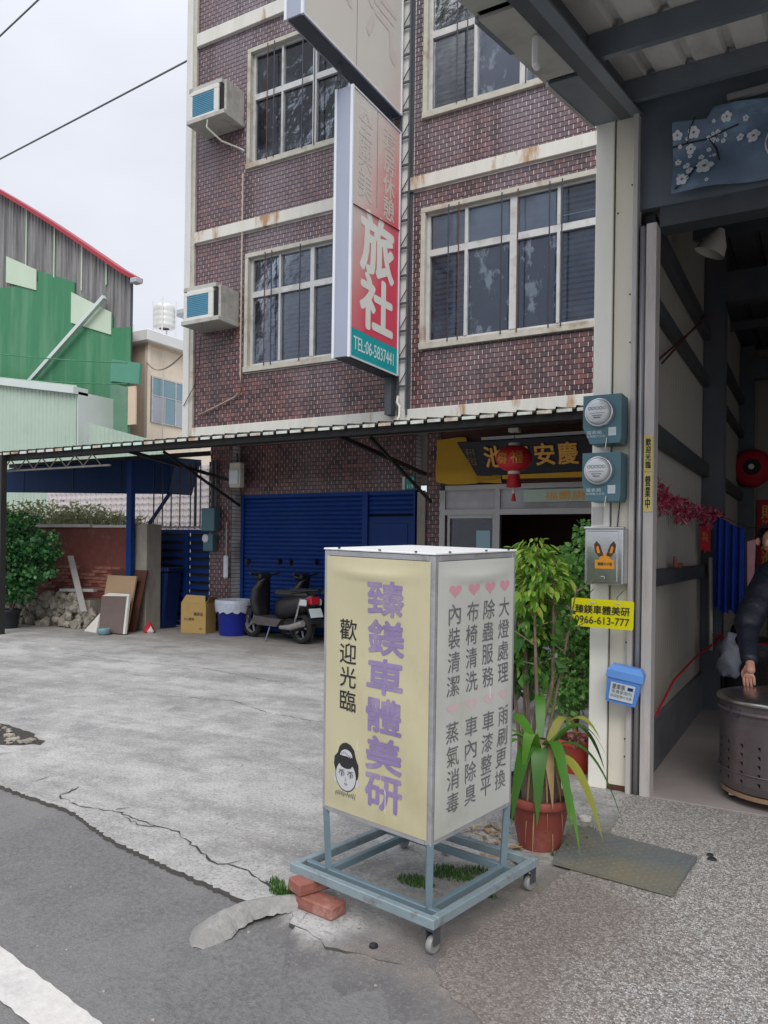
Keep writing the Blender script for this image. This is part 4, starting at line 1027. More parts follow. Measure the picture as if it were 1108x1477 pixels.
# yellow cloth
bm = bmesh.new(); rows = []
pts = [(-5.04, 3.13, 2.50), (-4.85, 3.14, 2.455), (-4.7, 3.15, 2.45), (-4.56, 3.14, 2.45), (-4.40, 2.70, 2.46), (-4.34, 2.57, 2.47), (-4.16, 2.56, 2.46), (-4.0, 2.60, 2.45)]
for i, (x, zt, zb) in enumerate(pts): rows.append([bm.verts.new((x, 10.44 + .02*math.sin(i*2+j*1.3), zt+(zb-zt)*j/5)) for j in range(6)])
for i in range(len(rows)-1):
    for j in range(5): bm.faces.new((rows[i][j], rows[i][j+1], rows[i+1][j+1], rows[i+1][j]))
q = MB(); q.add_bm(bm); bm.free()
o = q.build('door_cloth', 'yellow_cloth', None, smooth=True); tag(o, label='golden yellow cloth draped left of the dark name plaque', cat='cloth')
o = MB().prism([(-3.95, 10.34, 2.50), (-1.5, 10.34, 2.475), (-1.5, 10.34, 2.575), (-3.95, 10.34, 2.555)], (0, .012, 0)).build('cloth_strip', 'yellow_cloth'); tag(o, label='narrow golden cloth strip hanging under the dark name plaque', cat='cloth')
o = thing('entrance_banner', 'pale green lettered banner strip over the dark doorway', 'banner', (-2.6, 10.44, 2.2))
MB().box(-3.66, -1.7, 10.44, 10.45, 2.17, 2.345).build('strip', 'mint_sheet', o)
q = MB(); q.add(put(text_mb('福壽康寧招財進寶', 1.5, .12, .01), T(-2.6, 10.436, 2.257) @ FACE_S)); q.build('lettering', 'ink_gold', o)
ln = thing('paper_lantern', 'red round lantern with gold characters and a tassel hanging before the entrance', 'lantern', (-3.285, 9.0, 2.6))
prof = [(.05, -.155), (.12, -.14), (.18, -.10), (.215, -.045), (.225, 0), (.215, .05), (.18, .105), (.12, .145), (.05, .16)]
mb = MB(); n = 40
pr2 = [(r, z) for r, z in prof]
mb.lathe(pr2, (-3.285, 9, 2.615), n)
for j in range(0, n, 2):       # ribbed skin
    for i in range(len(pr2)):
        k = i*n+j; v = Vector(mb.v[k]) - Vector((-3.285, 9, 0)); f_ = .955; mb.v[k] = (-3.285+v.x*f_, 9+v.y*f_, mb.v[k][2])
mb.build('globe', 'lantern_red', ln, smooth=True)
MB().lathe([(.055, .155), (.07, .16), (.07, .19), (.05, .195)], (-3.285, 9, 2.615), 20).build('top_cap', 'pale_cap', ln)
MB().lathe([(.05, -.195), (.075, -.19), (.075, -.155), (.06, -.15)], (-3.285, 9, 2.615), 20).build('bottom_cap', 'pale_cap', ln)
MB().lathe([(.085, -.35), (.092, -.34), (.07, -.195), (.06, -.19)], (-3.285, 9, 2.615), 28).build('skirt', 'tassel_red', ln)
MB().lathe([(.004, -.36), (.018, -.395), (.022, -.42), (.012, -.43)], (-3.285, 9, 2.615), 10).build('bead', 'pale_cap', ln)
MB().lathe([(.03, -.52), (.03, -.515), (.014, -.43), (.01, -.425)], (-3.285, 9, 2.615), 12).build('tassel', 'tassel_red', ln)
MB().tube([(-3.285, 9, 2.8), (-3.285, 9, 3.1)], .005, 6).build('cord', 'bar_dark', ln)
MB().bev(-3.35, -3.22, 8.95, 9.05, 2.94, 2.99).build('hook_block', 'pale_cap', ln)
q = MB()
for ch, a in (('福', R(-62)), ('壽', R(-112))):       # characters wrap on the globe
    t_ = text_mb(ch, .15, .15, .012); o_ = MB()
    for x, y, z in t_.v:
        az = a + x/.22; rr_ = math.sqrt(max(.0, 1-(y/.165)**2))*.226+.004; rr_ += z; o_.v.append((-3.285+rr_*math.cos(az), 9+rr_*math.sin(az), 2.615+y))
    o_.f = t_.f; q.add(o_)
q.build('lettering', 'ink_gold', ln)
o = thing('number_plate', 'small teal house number plate at the right end over the blue shutter', 'sign', (-5.53, 10.44, 2.4))
MB().bev(-5.56, -5.41, 10.45, 10.47, 2.40, 2.60).build('plate', 'teal_number', o); MB().bev(-5.62, -5.57, 10.44, 10.47, 2.40, 2.6).build('side_strip', 'board_pale', o)
q = MB(); q.add(put(text_mb('119', .10, .055, .01), T(-5.48, 10.447, 2.45) @ FACE_S)); q.add(put(text_mb('中山路', .11, .035, 0), T(-5.48, 10.447, 2.55) @ FACE_S)); q.build('lettering', 'label_white', o)
o = thing('wall_lamp', 'pale boxy lamp under the awning above the left end of the shutter', 'lamp', (-8.75, 10.2, 2.45))
MB().bev(-8.88, -8.64, 10.2, 10.33, 2.5, 2.93, .015).build('housing', 'pale_cap', o); MB().bev(-8.86, -8.66, 10.17, 10.2, 2.55, 2.8, .01).build('lens', 'label_white', o); MB().bar((-8.76, 10.26, 2.93), (-8.76, 10.26, 3.09), .03, .03).build('stem', 'dark_steel', o)
o = thing('pier_notice', 'narrow white notice tube on the brick pier beside the shutter', 'notice', (-9.0, 10.28, 1.0)); MB().bev(-9.03, -8.93, 10.24, 10.295, .93, 1.33, .02).build('board', 'label_white', o); MB().tube([(-8.98, 10.27, 1.33), (-8.98, 10.27, 1.9)], .008).build('cord', 'white_rod', o)
o = thing('electric_box', 'bundle of dark green meter boxes and cables on the brick pier', 'meter box', (-9.35, 10.2, 1.3))
MB().bev(-9.45, -9.15, 10.14, 10.3, 1.75, 2.15, .01).bev(-9.42, -9.2, 10.16, 10.3, 1.4, 1.7, .01).build('boxes', 'meter_green', o); MB().lathe([(.001, .0), (.07, .01), (.07, .05), (.0, .06)], (-9.36, 10.2, 1.62), 16, Matrix.Rotation(R(90), 4, 'X')).build('dial', 'meter_face', o)
MB().tube([(-9.3, 10.25, 2.15), (-9.3, 10.25, 3.0)], .025).tube([(-9.2, 10.25, 2.15), (-9.22, 10.25, 3.0)], .02).build('conduit', 'dark_steel', o)

# ------------------------------------------------------------------ yard: shutter side things
bx = thing('cardboard_box', 'tall tan cardboard box with open flap standing before the blue gate', 'box', (-9.3, 9.95, 0), (0, 0, R(12)))
b = MB(); b.bev(-.24, .24, -.17, .17, .0, .52, .004); b.build('carton', 'cardboard', bx, local=True)
MB().prism([(-.23, -.171, .52), (.23, -.171, .52), (.2, -.13, .64), (-.17, -.12, .65)], (0, .008, 0)).build('flap', 'cardboard', bx, local=True)
MB().prism([(.24, -.16, .52), (.24, .16, .52), (.28, .12, .62), (.27, -.12, .62)], (.006, 0, 0)).build('flap', 'cardboard_dark', bx, local=True)
q = MB(); q.add(put(text_mb('雜貨品', .17, .06, .01), T(.1, -.1725, .33) @ FACE_S)); q.add(put(text_mb('小心輕放', .2, .05, .01), T(-.08, -.1725, .24) @ FACE_S)); q.add(put(text_mb('易碎', .06, .03, 0), T(.15, -.1725, .08) @ FACE_S)); q.build('print', 'ink_black', bx, local=True)
bn = thing('waste_bin', 'round bright blue waste bin with a pale bag liner folded over its rim', 'bin', (-8.56, 10.0, 0))
MB().lathe([(.225, 0), (.235, .02), (.275, .52), (.29, .53), (.29, .56), (.27, .565), (.24, .5), (.2, .04), (.0, .03)], (-8.56, 10.0, 0), 32, caps=False).build('tub', 'bin_blue', bn, smooth=True)
mb = MB(); n = 40
for i, (r, z) in enumerate([(.255, .5), (.282, .60), (.305, .59), (.31, .53), (.302, .44), (.297, .39)]):
    for j in range(n):
        a = 2*math.pi*j/n; w_ = 1+.03*math.sin(j*2.7+i)+random.uniform(-.015, .015); mb.v.append((-8.56+r*w_*math.cos(a), 10+r*w_*math.sin(a), z + (.02*math.sin(j*1.9) if i == 5 else 0)))
for i in range(5):
    for j in range(n): mb.f.append((i*n+j, i*n+(j+1) % n, (i+1)*n+(j+1) % n, (i+1)*n+j))
mb.build('liner', 'liner', bn, smooth=True)

# scooter
def scooter(label, loc, rz, seatcol='seat_vinyl'):
    """front towards -x in its own frame, wheels on z=0"""
    o = thing('motor_scooter', label, 'scooter', loc, (0, 0, rz), group='scooters parked before the blue shutter')
    Wm = Matrix.Rotation(R(90), 4, 'X')
    for name, x in (('front_wheel', -.62), ('rear_wheel', .62)):
        w_ = MB().lathe([(.17, -.045), (.215, -.05), (.24, -.02), (.243, 0), (.24, .02), (.215, .05), (.17, .045)], (x, 0, .243), 28, Wm, caps=False).build(name, 'tyre', o, smooth=True, local=True)
        r_ = MB(); r_.lathe([(.165, -.03), (.172, -.03), (.172, .03), (.165, .03)], (x, 0, .243), 24, Wm, caps=False); r_.lathe([(.0, -.05), (.04, -.05), (.04, .05), (.0, .05)], (x, 0, .243), 12, Wm)
        for k in range(5):
            a = k*2*math.pi/5; r_.bar((x+.03*math.cos(a), 0, .243+.03*math.sin(a)), (x+.17*math.cos(a), 0, .243+.17*math.sin(a)), .02, .025)
        c_ = r_.build('rim', 'alu_dull', w_, local=True)
    # front fork + fender
    MB().tube([(-.62, -.08, .24), (-.50, -.08, .62)], .02).tube([(-.62, .08, .24), (-.50, .08, .62)], .02).build('fork', 'black_plastic', o, local=True)
    f_ = MB(); 
    for j in range(9):
        a = R(30+j*15); 
        for y in (-.065, .065): f_.v.append((-.62-.275*math.cos(a)*-1*-1, y, .243+.275*math.sin(a)))
    f_.f = [(2*i, 2*i+1, 2*i+3, 2*i+2) for i in range(8)]
    f_.build('front_fender', 'scooter_grey', o, local=True)
    # leg shield (curved plate)
    s_ = bmesh.new(); rows = []
    prof = [(-.36, .30, .10), (-.42, .45, .17), (-.44, .62, .2), (-.42, .80, .185), (-.36, .93, .12), (-.30, .98, .06)]
    for x, z, w_ in prof: rows.append([s_.verts.new((x-.09*(1-(t_)**2), t_*w_, z)) for t_ in (-1, -.6, -.2, .2, .6, 1)] + [s_.verts.new((x+.07, t_*w_*.8, z)) for t_ in (1, .3, -.3, -1)])
    for i in range(len(rows)-1):
        for j in range(10): k = (j+1) % 10; s_.faces.new((rows[i][j], rows[i][k], rows[i+1][k], rows[i+1][j]))
    s_.faces.new(rows[0][::-1]); s_.faces.new(rows[-1])
    q = MB(); q.add_bm(s_); s_.free(); q.build('leg_shield', 'black_plastic', o, smooth=True, local=True)
    MB().tube([(-.50, 0, .6), (-.33, 0, 1.0)], .03).tube([(-.30, -.30, 1.06), (-.34, -.1, 1.02), (-.34, .1, 1.02), (-.30, .30, 1.06)], .016).build('handlebar', 'black_plastic', o, local=True)
    MB().bev(-.46, -.28, -.13, .13, .96, 1.07, .03).build('headlight_cowl', 'black_plastic', o, local=True)
    for y in (-.30, .30):
        m_ = MB().tube([(-.32, y*.8, 1.05), (-.33, y, 1.22)], .007, 6).build('mirror', 'black_plastic', o, local=True)
        MB().lathe([(0, -.012), (.04, -.01), (.055, 0), (.04, .008), (0, .01)], (-.33, y*1.08, 1.25), 16, Matrix.Rotation(R(90), 4, 'Y')).build('mirror_glass', 'black_plastic', m_, local=True)
    # floorboard and belly, pinkish grey lower fairing
    MB().prism([(-.40, -.17, .30), (-.30, -.17, .24), (.20, -.17, .24), (.32, -.17, .36), (-.36, -.17, .38)], (0, .34, 0)).build('floorboard', 'scooter_grey', o, local=True)
    # body + tail: loft
    s_ = bmesh.new(); rows = []
    for x, z0, z1, w_ in ((.12, .36, .66, .13), (.25, .36, .70, .16), (.5, .42, .73, .17), (.75, .50, .76, .14), (.92, .60, .78, .07)):
        rows.append([s_.verts.new((x, w_*a_, z0+(z1-z0)*b_)) for a_, b_ in ((-.6, 0), (.6, 0), (1, .35), (1, .8), (.6, 1), (-.6, 1), (-1, .8), (-1, .35))])
    for i in range(len(rows)-1):
        for j in range(8): k = (j+1) % 8; s_.faces.new((rows[i][j], rows[i][k], rows[i+1][k], rows[i+1][j]))
    s_.faces.new(rows[0][::-1]); s_.faces.new(rows[-1])
    q = MB(); q.add_bm(s_); s_.free(); q.build('rear_body', 'black_plastic', o, smooth=True, local=True)
    MB().bev(.1, .86, -.15, .15, .72, .82, .04).bev(.45, .84, -.13, .13, .80, .85, .03).build('seat', seatcol, o, local=True)
    MB().tube([(.55, -.16, .78), (.9, -.14, .84), (.98, 0, .84), (.9, .14, .84), (.55, .16, .78)], .014).build('grab_rail', 'black_plastic', o, local=True)
    MB().bev(.84, .94, -.1, .1, .62, .74, .02).build('tail_light', 'tail_red', o, local=True)
    for y in (-.15, .15): MB().bev(.74, .90, y-.02, y+.02, .60, .70, .015).build('indicator', 'bag_white', o, local=True)
    MB().prism([(.86, -.12, .60), (.86, .12, .60), (.98, .12, .34), (.98, -.12, .34)], (.01, 0, .005)).build('rear_mudguard', 'black_plastic', o, local=True)
    p_ = MB().prism([(.915, -.12, .56), (.915, .12, .56), (.975, .12, .43), (.975, -.12, .43)], (.008, 0, .004)).build('number_plate', 'plate_white', o, local=True)
    MB().bev(.3, .7, -.13, .13, .2, .38, .05).build('engine', 'black_plastic', o, local=True)
    MB().tube([(.3, -.16, .24), (.55, -.17, .26), (.85, -.17, .34)], [.03, .045, .05]).build('muffler', 'alu_dull', o, local=True)
    MB().tube([(.6, -.13, .3), (.78, -.16, .72)], .018).build('shock_absorber', 'chrome', o, local=True)
    MB().tube([(.0, -.12, .25), (.03, -.24, .01)], .012).build('kickstand', 'wire_grey', o, local=True)
    return o
scooter('dark scooter with tall front shield and mirrors, nearest the blue waste bin', (-7.54, 9.84, 0), R(-14))
scooter('second dark scooter, half behind the first and partly hidden by the sign stand', (-6.9, 10.12, 0), R(-4))

# ------------------------------------------------------------------ left yard behind
rw = thing('red_yard_wall', 'weathered red painted yard wall with broken cement coping left of the blue gate', 'wall', (-12, 9.6, 0))
q = MB(); q.box(-13.9, -10.56, 9.62, 9.8, 0, 1.80)
q.build('wall_face', 'red_wall', rw)
rnd = random.Random(12)
# exposed courses of individual bricks where the plaster is gone
bme = MB().bev(-.10, .10, -.012, .012, -.027, .027, .003).mesh('brick', 'brick_red')
for r in range(7):
    for c in range(16):
        x = -12.9 + c*.215 + (.107 if r % 2 else 0); z = .68 + r*.064
        if x > -10.75 or rnd.random() < .35: continue
        link(bme, 'brick', rw, M=MW[rw.name].inverted() @ T(x, 9.612+rnd.uniform(-.004, .004), z))
cp = MB(); cp.bev(-13.2, -11.6, 9.54, 9.84, 1.80, 1.86, .01); cp.bev(-11.55, -10.56, 9.56, 9.84, 1.795, 1.845, .01); cp.build('coping', 'board_pale', rw)
o = MB().bev(-10.54, -10.2, 9.6, 9.95, 0, 1.86, .01).build('gate_pier', 'old_cement'); tag(o, label='stained grey cement pier between the red wall and the blue gate', cat='pier')
# rubble footing, stones as pieces
rb = thing('rubble_footing', 'rough rubble footing of loose stones in front of the red yard wall', 'rubble', (-12.3, 9.2, 0))
MB().box(-13.6, -11.2, 9.25, 9.6, 0, .50).build('core', 'old_cement', rb)
smeshes = []
for k in range(6):
    bm = bmesh.new(); bmesh.ops.create_icosphere(bm, subdivisions=1, radius=.09)
    for v in bm.verts: v.co *= rnd.uniform(.75, 1.25); v.co.z *= .75
    q = MB(); q.add_bm(bm); bm.free(); smeshes.append(q.mesh('stone', 'rubble'))
for i in range(150):
    x = rnd.uniform(-13.6, -11.1); z = rnd.uniform(.03, .58); y = 9.26 - (.6-z)*.35*rnd.random()
    if x > -11.5: z *= .6
    M = T(x, y, z) @ Euler((rnd.random()*3, rnd.random()*3, rnd.random()*3)).to_matrix().to_4x4() @ Matrix.Scale(rnd.uniform(.5, 1.25), 4)
    link(rnd.choice(smeshes), 'stone', rb, M=MW[rb.name].inverted() @ M)
# planks and boards
def plank(name, label, cat, p, q_, w, h, mm):
    o = MB().bar(p, q_, w, h).build(name, mm); tag(o, label=label, cat=cat); return o
plank('plank', 'long pale plank leaning diagonally on the rubble footing', 'plank', (-11.05, 9.0, .32), (-11.80, 9.3, 1.27), .10, .03, 'plank_grey')
plank('plank', 'shorter pale plank leaning behind the long diagonal one', 'plank', (-11.25, 9.1, .45), (-11.82, 9.4, 1.10), .06, .03, 'plank_grey')
plank('plank', 'pale board lying level on top of the rubble footing', 'plank', (-11.9, 9.2, .66), (-11.1, 9.28, .68), .10, .05, 'plank_grey')
def leaning(name, label, cat, x0, x1, y0, z0, z1, lean, mm, skew=0, th=.03):
    o = MB().prism([(x0+skew, y0, z0), (x1+skew, y0, z0), (x1, y0+lean, z1), (x0, y0+lean, z1)], (0, th, .0)).build(name, mm); tag(o, label=label, cat=cat); return o
leaning('wooden_board', 'dark brown wooden sheet leaning on the red wall behind the tan board', 'board', -11.02, -10.15, 9.3, 0, 1.05, .28, 'wood_dark')
leaning('wooden_board', 'tan hardboard sheet leaning behind the brown panel', 'board', -10.93, -10.22, 9.2, .0, .95, .2, 'board_tan')
o = thing('leaning_panel', 'brown square panel with a pale edge leaning at the front of the board pile', 'board', (-10.4, 9.0, 0))
MB().prism([(-10.55, 8.9, .02), (-9.98, 8.9, .02), (-10.14, 9.12, .62), (-10.75, 9.12, .60)], (0, .04, .0)).build('panel', 'board_brown', o)
MB().prism([(-9.975, 8.9, .02), (-9.93, 8.9, .02), (-10.09, 9.12, .62), (-10.135, 9.12, .62)], (0, .045, .0)).build('edge', 'board_pale', o)
MB().prism([(-10.75, 9.13, .605), (-10.09, 9.13, .625), (-10.12, 9.15, .66), (-10.6, 9.15, .66)], (0, .03, 0)).build('edge', 'board_pale', o)
q = MB(); q.prism([(-10.98, 8.95, 0), (-10.62, 8.9, 0), (-10.7, 9.05, .32), (-10.82, 9.1, .2)], (0, .05, 0)); o = q.build('plaster_slab', 'board_pale'); tag(o, label='broken pale plaster slab on the ground left of the brown panel', cat='slab')
o = MB().lathe([(.07, 0), (.10, .03), (.11, .1), (.105, .11), (.09, .1), (.0, .03)], (-10.25, 8.75, 0), 20).build('basin', 'glass_blue', None, smooth=True); tag(o, label='small pale bowl on the ground before the leaning brown panel', cat='bowl')
o = thing('detergent_bag', 'small red and white plastic bag slumped by the gate pier', 'bag', (-9.9, 9.3, 0))
MB().lathe([(.09, 0), (.11, .02), (.08, .07), (.05, .12), (.01, .19)], (-9.95, 9.45, 0), 7).build('red_bag', 'red_cloth', o); MB().lathe([(.05, .0), (.065, .03), (.03, .07), (.0, .12)], (-9.86, 9.40, 0), 6).build('white_bag', 'board_pale', o)
# blue wheeled bin leaning at gate
wb = thing('wheelie_bin', 'dark navy wheelie bin standing before the left leaf of the blue gate', 'bin', (-10.35, 10.0, 0))
MB().prism([(-10.58, 10.0, .02), (-10.18, 10.0, .02), (-10.08, 10.0, 1.0), (-10.60, 10.0, 1.04)], (0, .32, 0)).build('body', 'bin_navy', wb)
MB().bev(-10.64, -10.04, 9.95, 10.35, 1.02, 1.1, .015).build('lid', 'bin_navy', wb)
MB().bev(-10.44, -10.27, 9.985, 10.0, .45, .75, .01).build('label', 'label_white', wb)
# gate
gt = thing('metal_gate', 'blue slatted double metal gate between the red wall and the brick pier', 'gate', (-10.2, 10.45, 0))
for x0, x1 in ((-11.1, -10.1), (-10.08, -9.42)):
    lf = MB(); lf.box(x0, x0+.05, 10.44, 10.48, .03, 1.78); lf.box(x1-.05, x1, 10.44, 10.48, .03, 1.78); lf.box(x0+.05, x1-.05, 10.44, 10.48, 1.72, 1.78); lf.box(x0+.05, x1-.05, 10.44, 10.48, .03, .10)
    l_ = lf.build('leaf', 'blue_paint', gt)
    z = .16; sm = MB().bev(-(x1-x0)/2+.052, (x1-x0)/2-.052, -.008, .008, -.045, .045, .003).mesh('slat', 'blue_paint')
    while z < 1.7:
        link(sm, 'slat', l_, M=MW[l_.name].inverted() @ T((x0+x1)/2, 10.46, z) @ Matrix.Rotation(R(-18), 4, 'X')); z += .145
    bk_ = MB().box(x0+.05, x1-.05, 10.50, 10.505, .1, 1.72).build('backing', 'black_matte', l_)
q = corrugated(-11.1, -9.4, .12, .07, .03, [(10.35, 1.80), (10.5, 1.83)]); q.build('cap_sheet', 'pinkwhite_sheet', gt)
for x in (-10.95, -10.72, -10.5, -10.28, -10.02, -9.9, -9.78, -9.56): MB().tube([(x, 10.47, 1.8), (x, 10.47, 3.0)], .012 if x != -9.9 else .025, 6).build('rod', 'bar_dark', gt)
# blue post and panel
o = MB().bev(-10.56, -10.44, 9.46, 9.56, 0, 2.95, .006).build('blue_post', 'blue_paint'); tag(o, label='tall blue square post in front of the grey gate pier', cat='post')
bp = thing('blue_fascia', 'long dark blue sheet fascia hanging under the left end of the awning', 'fascia', (-12, 10.6, 2.6))
MB().prism([(-16.6, 10.6, 2.84), (-16.2, 10.6, 3.04), (-15.0, 10.6, 3.16), (-10.55, 10.6, 3.14), (-10.75, 10.6, 2.46), (-16.7, 10.6, 2.64)], (0, .04, 0)).build('sheet', 'blue_panel', bp)
MB().prism([(-10.75, 10.6, 2.46), (-10.55, 10.6, 3.14), (-10.75, 11.5, 3.2), (-11.0, 11.5, 2.5)], (0, .03, 0)).build('sheet', 'blue_panel', bp)
for x in (-15, -13.4, -12): MB().box(x, x+.02, 10.59, 10.598, 2.6, 3.12).build('seam', 'bar_dark', bp)
MB().bar((-11.3, 10.7, 1.9), (-10.75, 10.7, 2.5), .05, .05).build('brace', 'blue_paint', bp)
# things seen through the gap below the fascia
q = corr_wall((-19, 14.2), (-11.4, 14.2), 0, lambda t: 3.1 + .06*t, .20, .14, .03, (0, -1, 0)); o = q.build('pale_sheet_wall', 'pinkwhite_sheet'); tag(o, label='pinkish white corrugated sheet wall seen beyond the gate under the awning', cat='wall')
q = MB()
for i in range(12): q.box(-19, -11.4, 14.14, 14.16, 1.6+i*.16, 1.615+i*.16)
o2 = q.build('batten', 'board_pale', None); o2.parent = o

# foliage helpers
def leaf_cloud(rnd, blobs, n, size, aspect=.45, droop=.3):
    mb = MB(); tot = sum(b_[3]**2 for b_ in blobs)
    for (cx, cy, cz, r, sx1, sz1) in blobs:
        m_ = int(n*r*r/tot)
        for i in range(m_):
            u = Vector((rnd.gauss(0, 1), rnd.gauss(0, 1), rnd.gauss(0, 1))).normalized(); rr_ = r*(rnd.random()**.45)
            if rnd.random() < .25: rr_ *= 1.1
            p = Vector((cx+u.x*rr_*sx1, cy+u.y*rr_*sx1, cz+u.z*rr_*sz1))
            d = (u + Vector((rnd.uniform(-.8, .8), rnd.uniform(-.8, .8), rnd.uniform(-.9, .5)-droop))).normalized()
            s_ = size*rnd.uniform(.6, 1.3); n_ = d.cross(Vector((rnd.uniform(-1, 1), rnd.uniform(-1, 1), rnd.uniform(-.2, 1)))).normalized()*s_*aspect; k = len(mb.v)
            up = n_.cross(d).normalized()*s_*.12
            a, b2, c_ = p, p+d*s_*.5, p+d*s_
            mb.v += [tuple(a), tuple(b2+n_+up), tuple(c_), tuple(b2-n_+up)]; mb.f += [(k, k+1, k+2), (k, k+2, k+3)]
    return mb
rnd = random.Random(31)
bu = thing('potted_bush', 'large round leafy bush in a dark pot at the far left', 'bush', (-12.5, 8.6, 0))
blobs = [(-12.6, 8.7, 1.3, .62, 1.1, .9), (-12.1, 8.6, 1.15, .45, 1, 1), (-12.35, 8.5, 1.6, .4, 1, .8), (-13.1, 8.7, 1.2, .6, 1, .9), (-11.75, 8.65, 1.38, .27, 1.2, .7), (-12.2, 8.5, .75, .35, 1, .8), (-13.2, 8.9, 1.7, .4, 1, .7), (-12.7, 8.5, .7, .3, 1.2, .7)]
leaf_cloud(rnd, blobs + [(-11.55, 8.6, 1.62, .16, 1.6, .5), (-12.0, 8.5, 1.9, .2, 1.2, .6), (-11.6, 8.55, 1.0, .16, 1.4, .5), (-12.9, 8.6, 2.0, .2, 1.5, .5)], 7000, .075).build('foliage', 'leaf_bush', bu)
q = MB()
for i in range(9): a = rnd.uniform(0, 6.28); q.tube([(-12.45, 8.6, .3), (-12.45+.15*math.cos(a), 8.6+.15*math.sin(a), .7), (-12.45+.45*math.cos(a), 8.6+.4*math.sin(a), 1.2)], [.025, .018, .008], 6)
q.build('stems', 'bark', bu)
MB().lathe([(.16, 0), (.17, .02), (.21, .28), (.23, .29), (.23, .33), (.2, .33), (.18, .27), (0, .26)], (-12.42, 8.5, 0), 24, caps=False).build('pot', 'black_pot', bu, smooth=True)
o = MB().lathe([(.10, .3), (.18, .28), (.22, .15), (.18, .03), (.1, 0)], (-12.85, 8.45, 0), 20, Matrix.Rotation(R(8), 4, 'X')).build('clay_jar', 'old_cement', None, smooth=True); tag(o, label='pale round clay jar on the ground left of the bush pot', cat='jar')
rnd = random.Random(32)
q = MB()
for i in range(700):
    x = rnd.uniform(-17, -13.2)+ (rnd.random()**3)*1.2; y = rnd.uniform(10.9, 12.8); h = rnd.uniform(.4, .9); z = rnd.uniform(1.2, 1.7)
    if x > -12.9: h *= .6
    a = rnd.uniform(0, 6.28); w_ = .02; l_ = rnd.uniform(.05, .35); k = len(q.v)
    q.v += [(x-w_, y, z), (x+w_, y, z), (x+l_*.5*math.cos(a)+w_*.7, y, z+h*.6), (x+l_*.5*math.cos(a)-w_*.7, y, z+h*.6), (x+l_*math.cos(a), y+.1, z+h*.9)]; q.f += [(k, k+1, k+2, k+3), (k+3, k+2, k+4)]
q.add(leaf_cloud(rnd, [(-15.5, 11.8, 2.1, .8, 1.8, .5), (-14, 11.6, 1.9, .6, 1.5, .6), (-13.2, 11.8, 1.9, .35, 1.5, .6)], 3500, .12, .2, .6))
o = q.build('tall_weeds', 'leaf_reed'); tag(o, label='tangle of tall pale weeds and bamboo leaves rising behind the red wall', cat='weeds', kind='stuff')

# ------------------------------------------------------------------ neighbouring buildings
gb = thing('green_building', 'tall green painted warehouse with grey upper cladding and a red curved roof edge', 'building', (-22, 16, 0))
def roofz(x): return 9.38 + (-17.72-x)*.645 - .012*max(0, (-17.72-x-2))**2*.8
X0 = -30
q = corr_wall((X0, 16.0), (-17.72, 16.0), 5.5, lambda t: roofz(X0+t)-.05, .16, .10, .025, (0, -1, 0))
q.build('upper_cladding', 'grey_sheet', gb)
q = corr_wall((X0, 15.93), (-18.45, 15.93), 0, 6.0, .2, .15, .02, (0, -1, 0))
gz = [(X0, 11.3), (-23.6, 10.05), (-22.0, 9.3), (-21.9, 9.9), (-20.2, 9.25), (-18.45, 8.3), (-18.45, 7.6), (-17.72, 6.95)]
MB().prism([(X0, 15.94, 0), (-17.72, 15.94, 0), (-17.72, 15.94, 7.9), (-18.47, 15.94, 7.95), (-18.47, 15.94, 8.3), (-20.2, 15.94, 8.9), (-20.2, 15.94, 9.6), (-21.95, 15.94, 10.25), (-21.95, 15.94, 9.9), (-23.6, 15.94, 9.95), (X0, 15.94, 11.2)][::1], (0, .05, 0)).build('green_wall', 'green_wall', gb)
for pts in ([(-21.95, 9.62), (-20.25, 9.0), (-20.2, 9.75), (-21.95, 10.1+.25)], [(-23.55, 10.1), (-21.95, 9.62), (-21.95, 10.25), (-23.5, 11.0)]): pass
MB().prism([(-23.55, 15.9, 10.12), (-22.0, 15.9, 9.62), (-22.0, 15.9, 10.28), (-23.55, 15.9, 10.98)], (0, .03, 0)).build('pale_panel', 'pale_patch', gb)
MB().prism([(-20.3, 15.9, 8.35), (-18.5, 15.9, 7.75), (-18.5, 15.9, 8.42), (-20.3, 15.9, 9.3)], (0, .03, 0)).build('pale_panel', 'pale_patch', gb)
q = MB()
P_ = [(x, roofz(x)) for x in [X0 + i*.6 for i in range(21)] if x < -17.7] + [(-17.35, 9.2)]
for i in range(len(P_)-1):
    (xa, za), (xb, zb) = P_[i], P_[i+1]; q.prism([(xa, 15.7, za-.06), (xb, 15.7, zb-.06), (xb, 15.7, zb+.07), (xa, 15.7, za+.07)], (0, .35, 0))
q.build('roof_edge', 'red_trim', gb)
MB().bev(-17.45, -17.2, 15.65, 15.9, 9.05, 9.2, .02).build('gutter_end', 'roof_grey', gb)
MB().prism([(-17.74, 16.02, 0), (-17.74, 16.02, 9.3), (-27.5, 24.6, 9.3), (-27.5, 24.6, 0)], (-.08, -.05, 0)).build('side_wall', 'grey_sheet', gb)
MB().prism([(-17.7, 15.99, 6.9), (-17.7, 15.99, 9.33), (-17.9, 15.99, 9.4), (-17.9, 15.99, 6.9)], (0, .02, 0)).build('corner_trim', 'bar_dark', gb)
for x in (-22.6, -21.2, -19.9, -18.8): MB().box(x, x+.045, 15.93, 15.945, 9.9 if x < -21 else 9.3, roofz(x)-.06).build('flashing', 'pale_patch', gb)
MB().bar((-22.15, 15.75, 6.6), (-18.62, 15.75, 8.85), .12, .12).build('downpipe', 'mint_trim', gb)
MB().prism([(-18.45, 15.85, 6.35), (-17.25, 15.85, 6.15), (-17.2, 15.85, 6.75), (-18.4, 15.85, 7.0)], (0, .1, 0)).build('side_panel', 'green_wall_bright', gb)
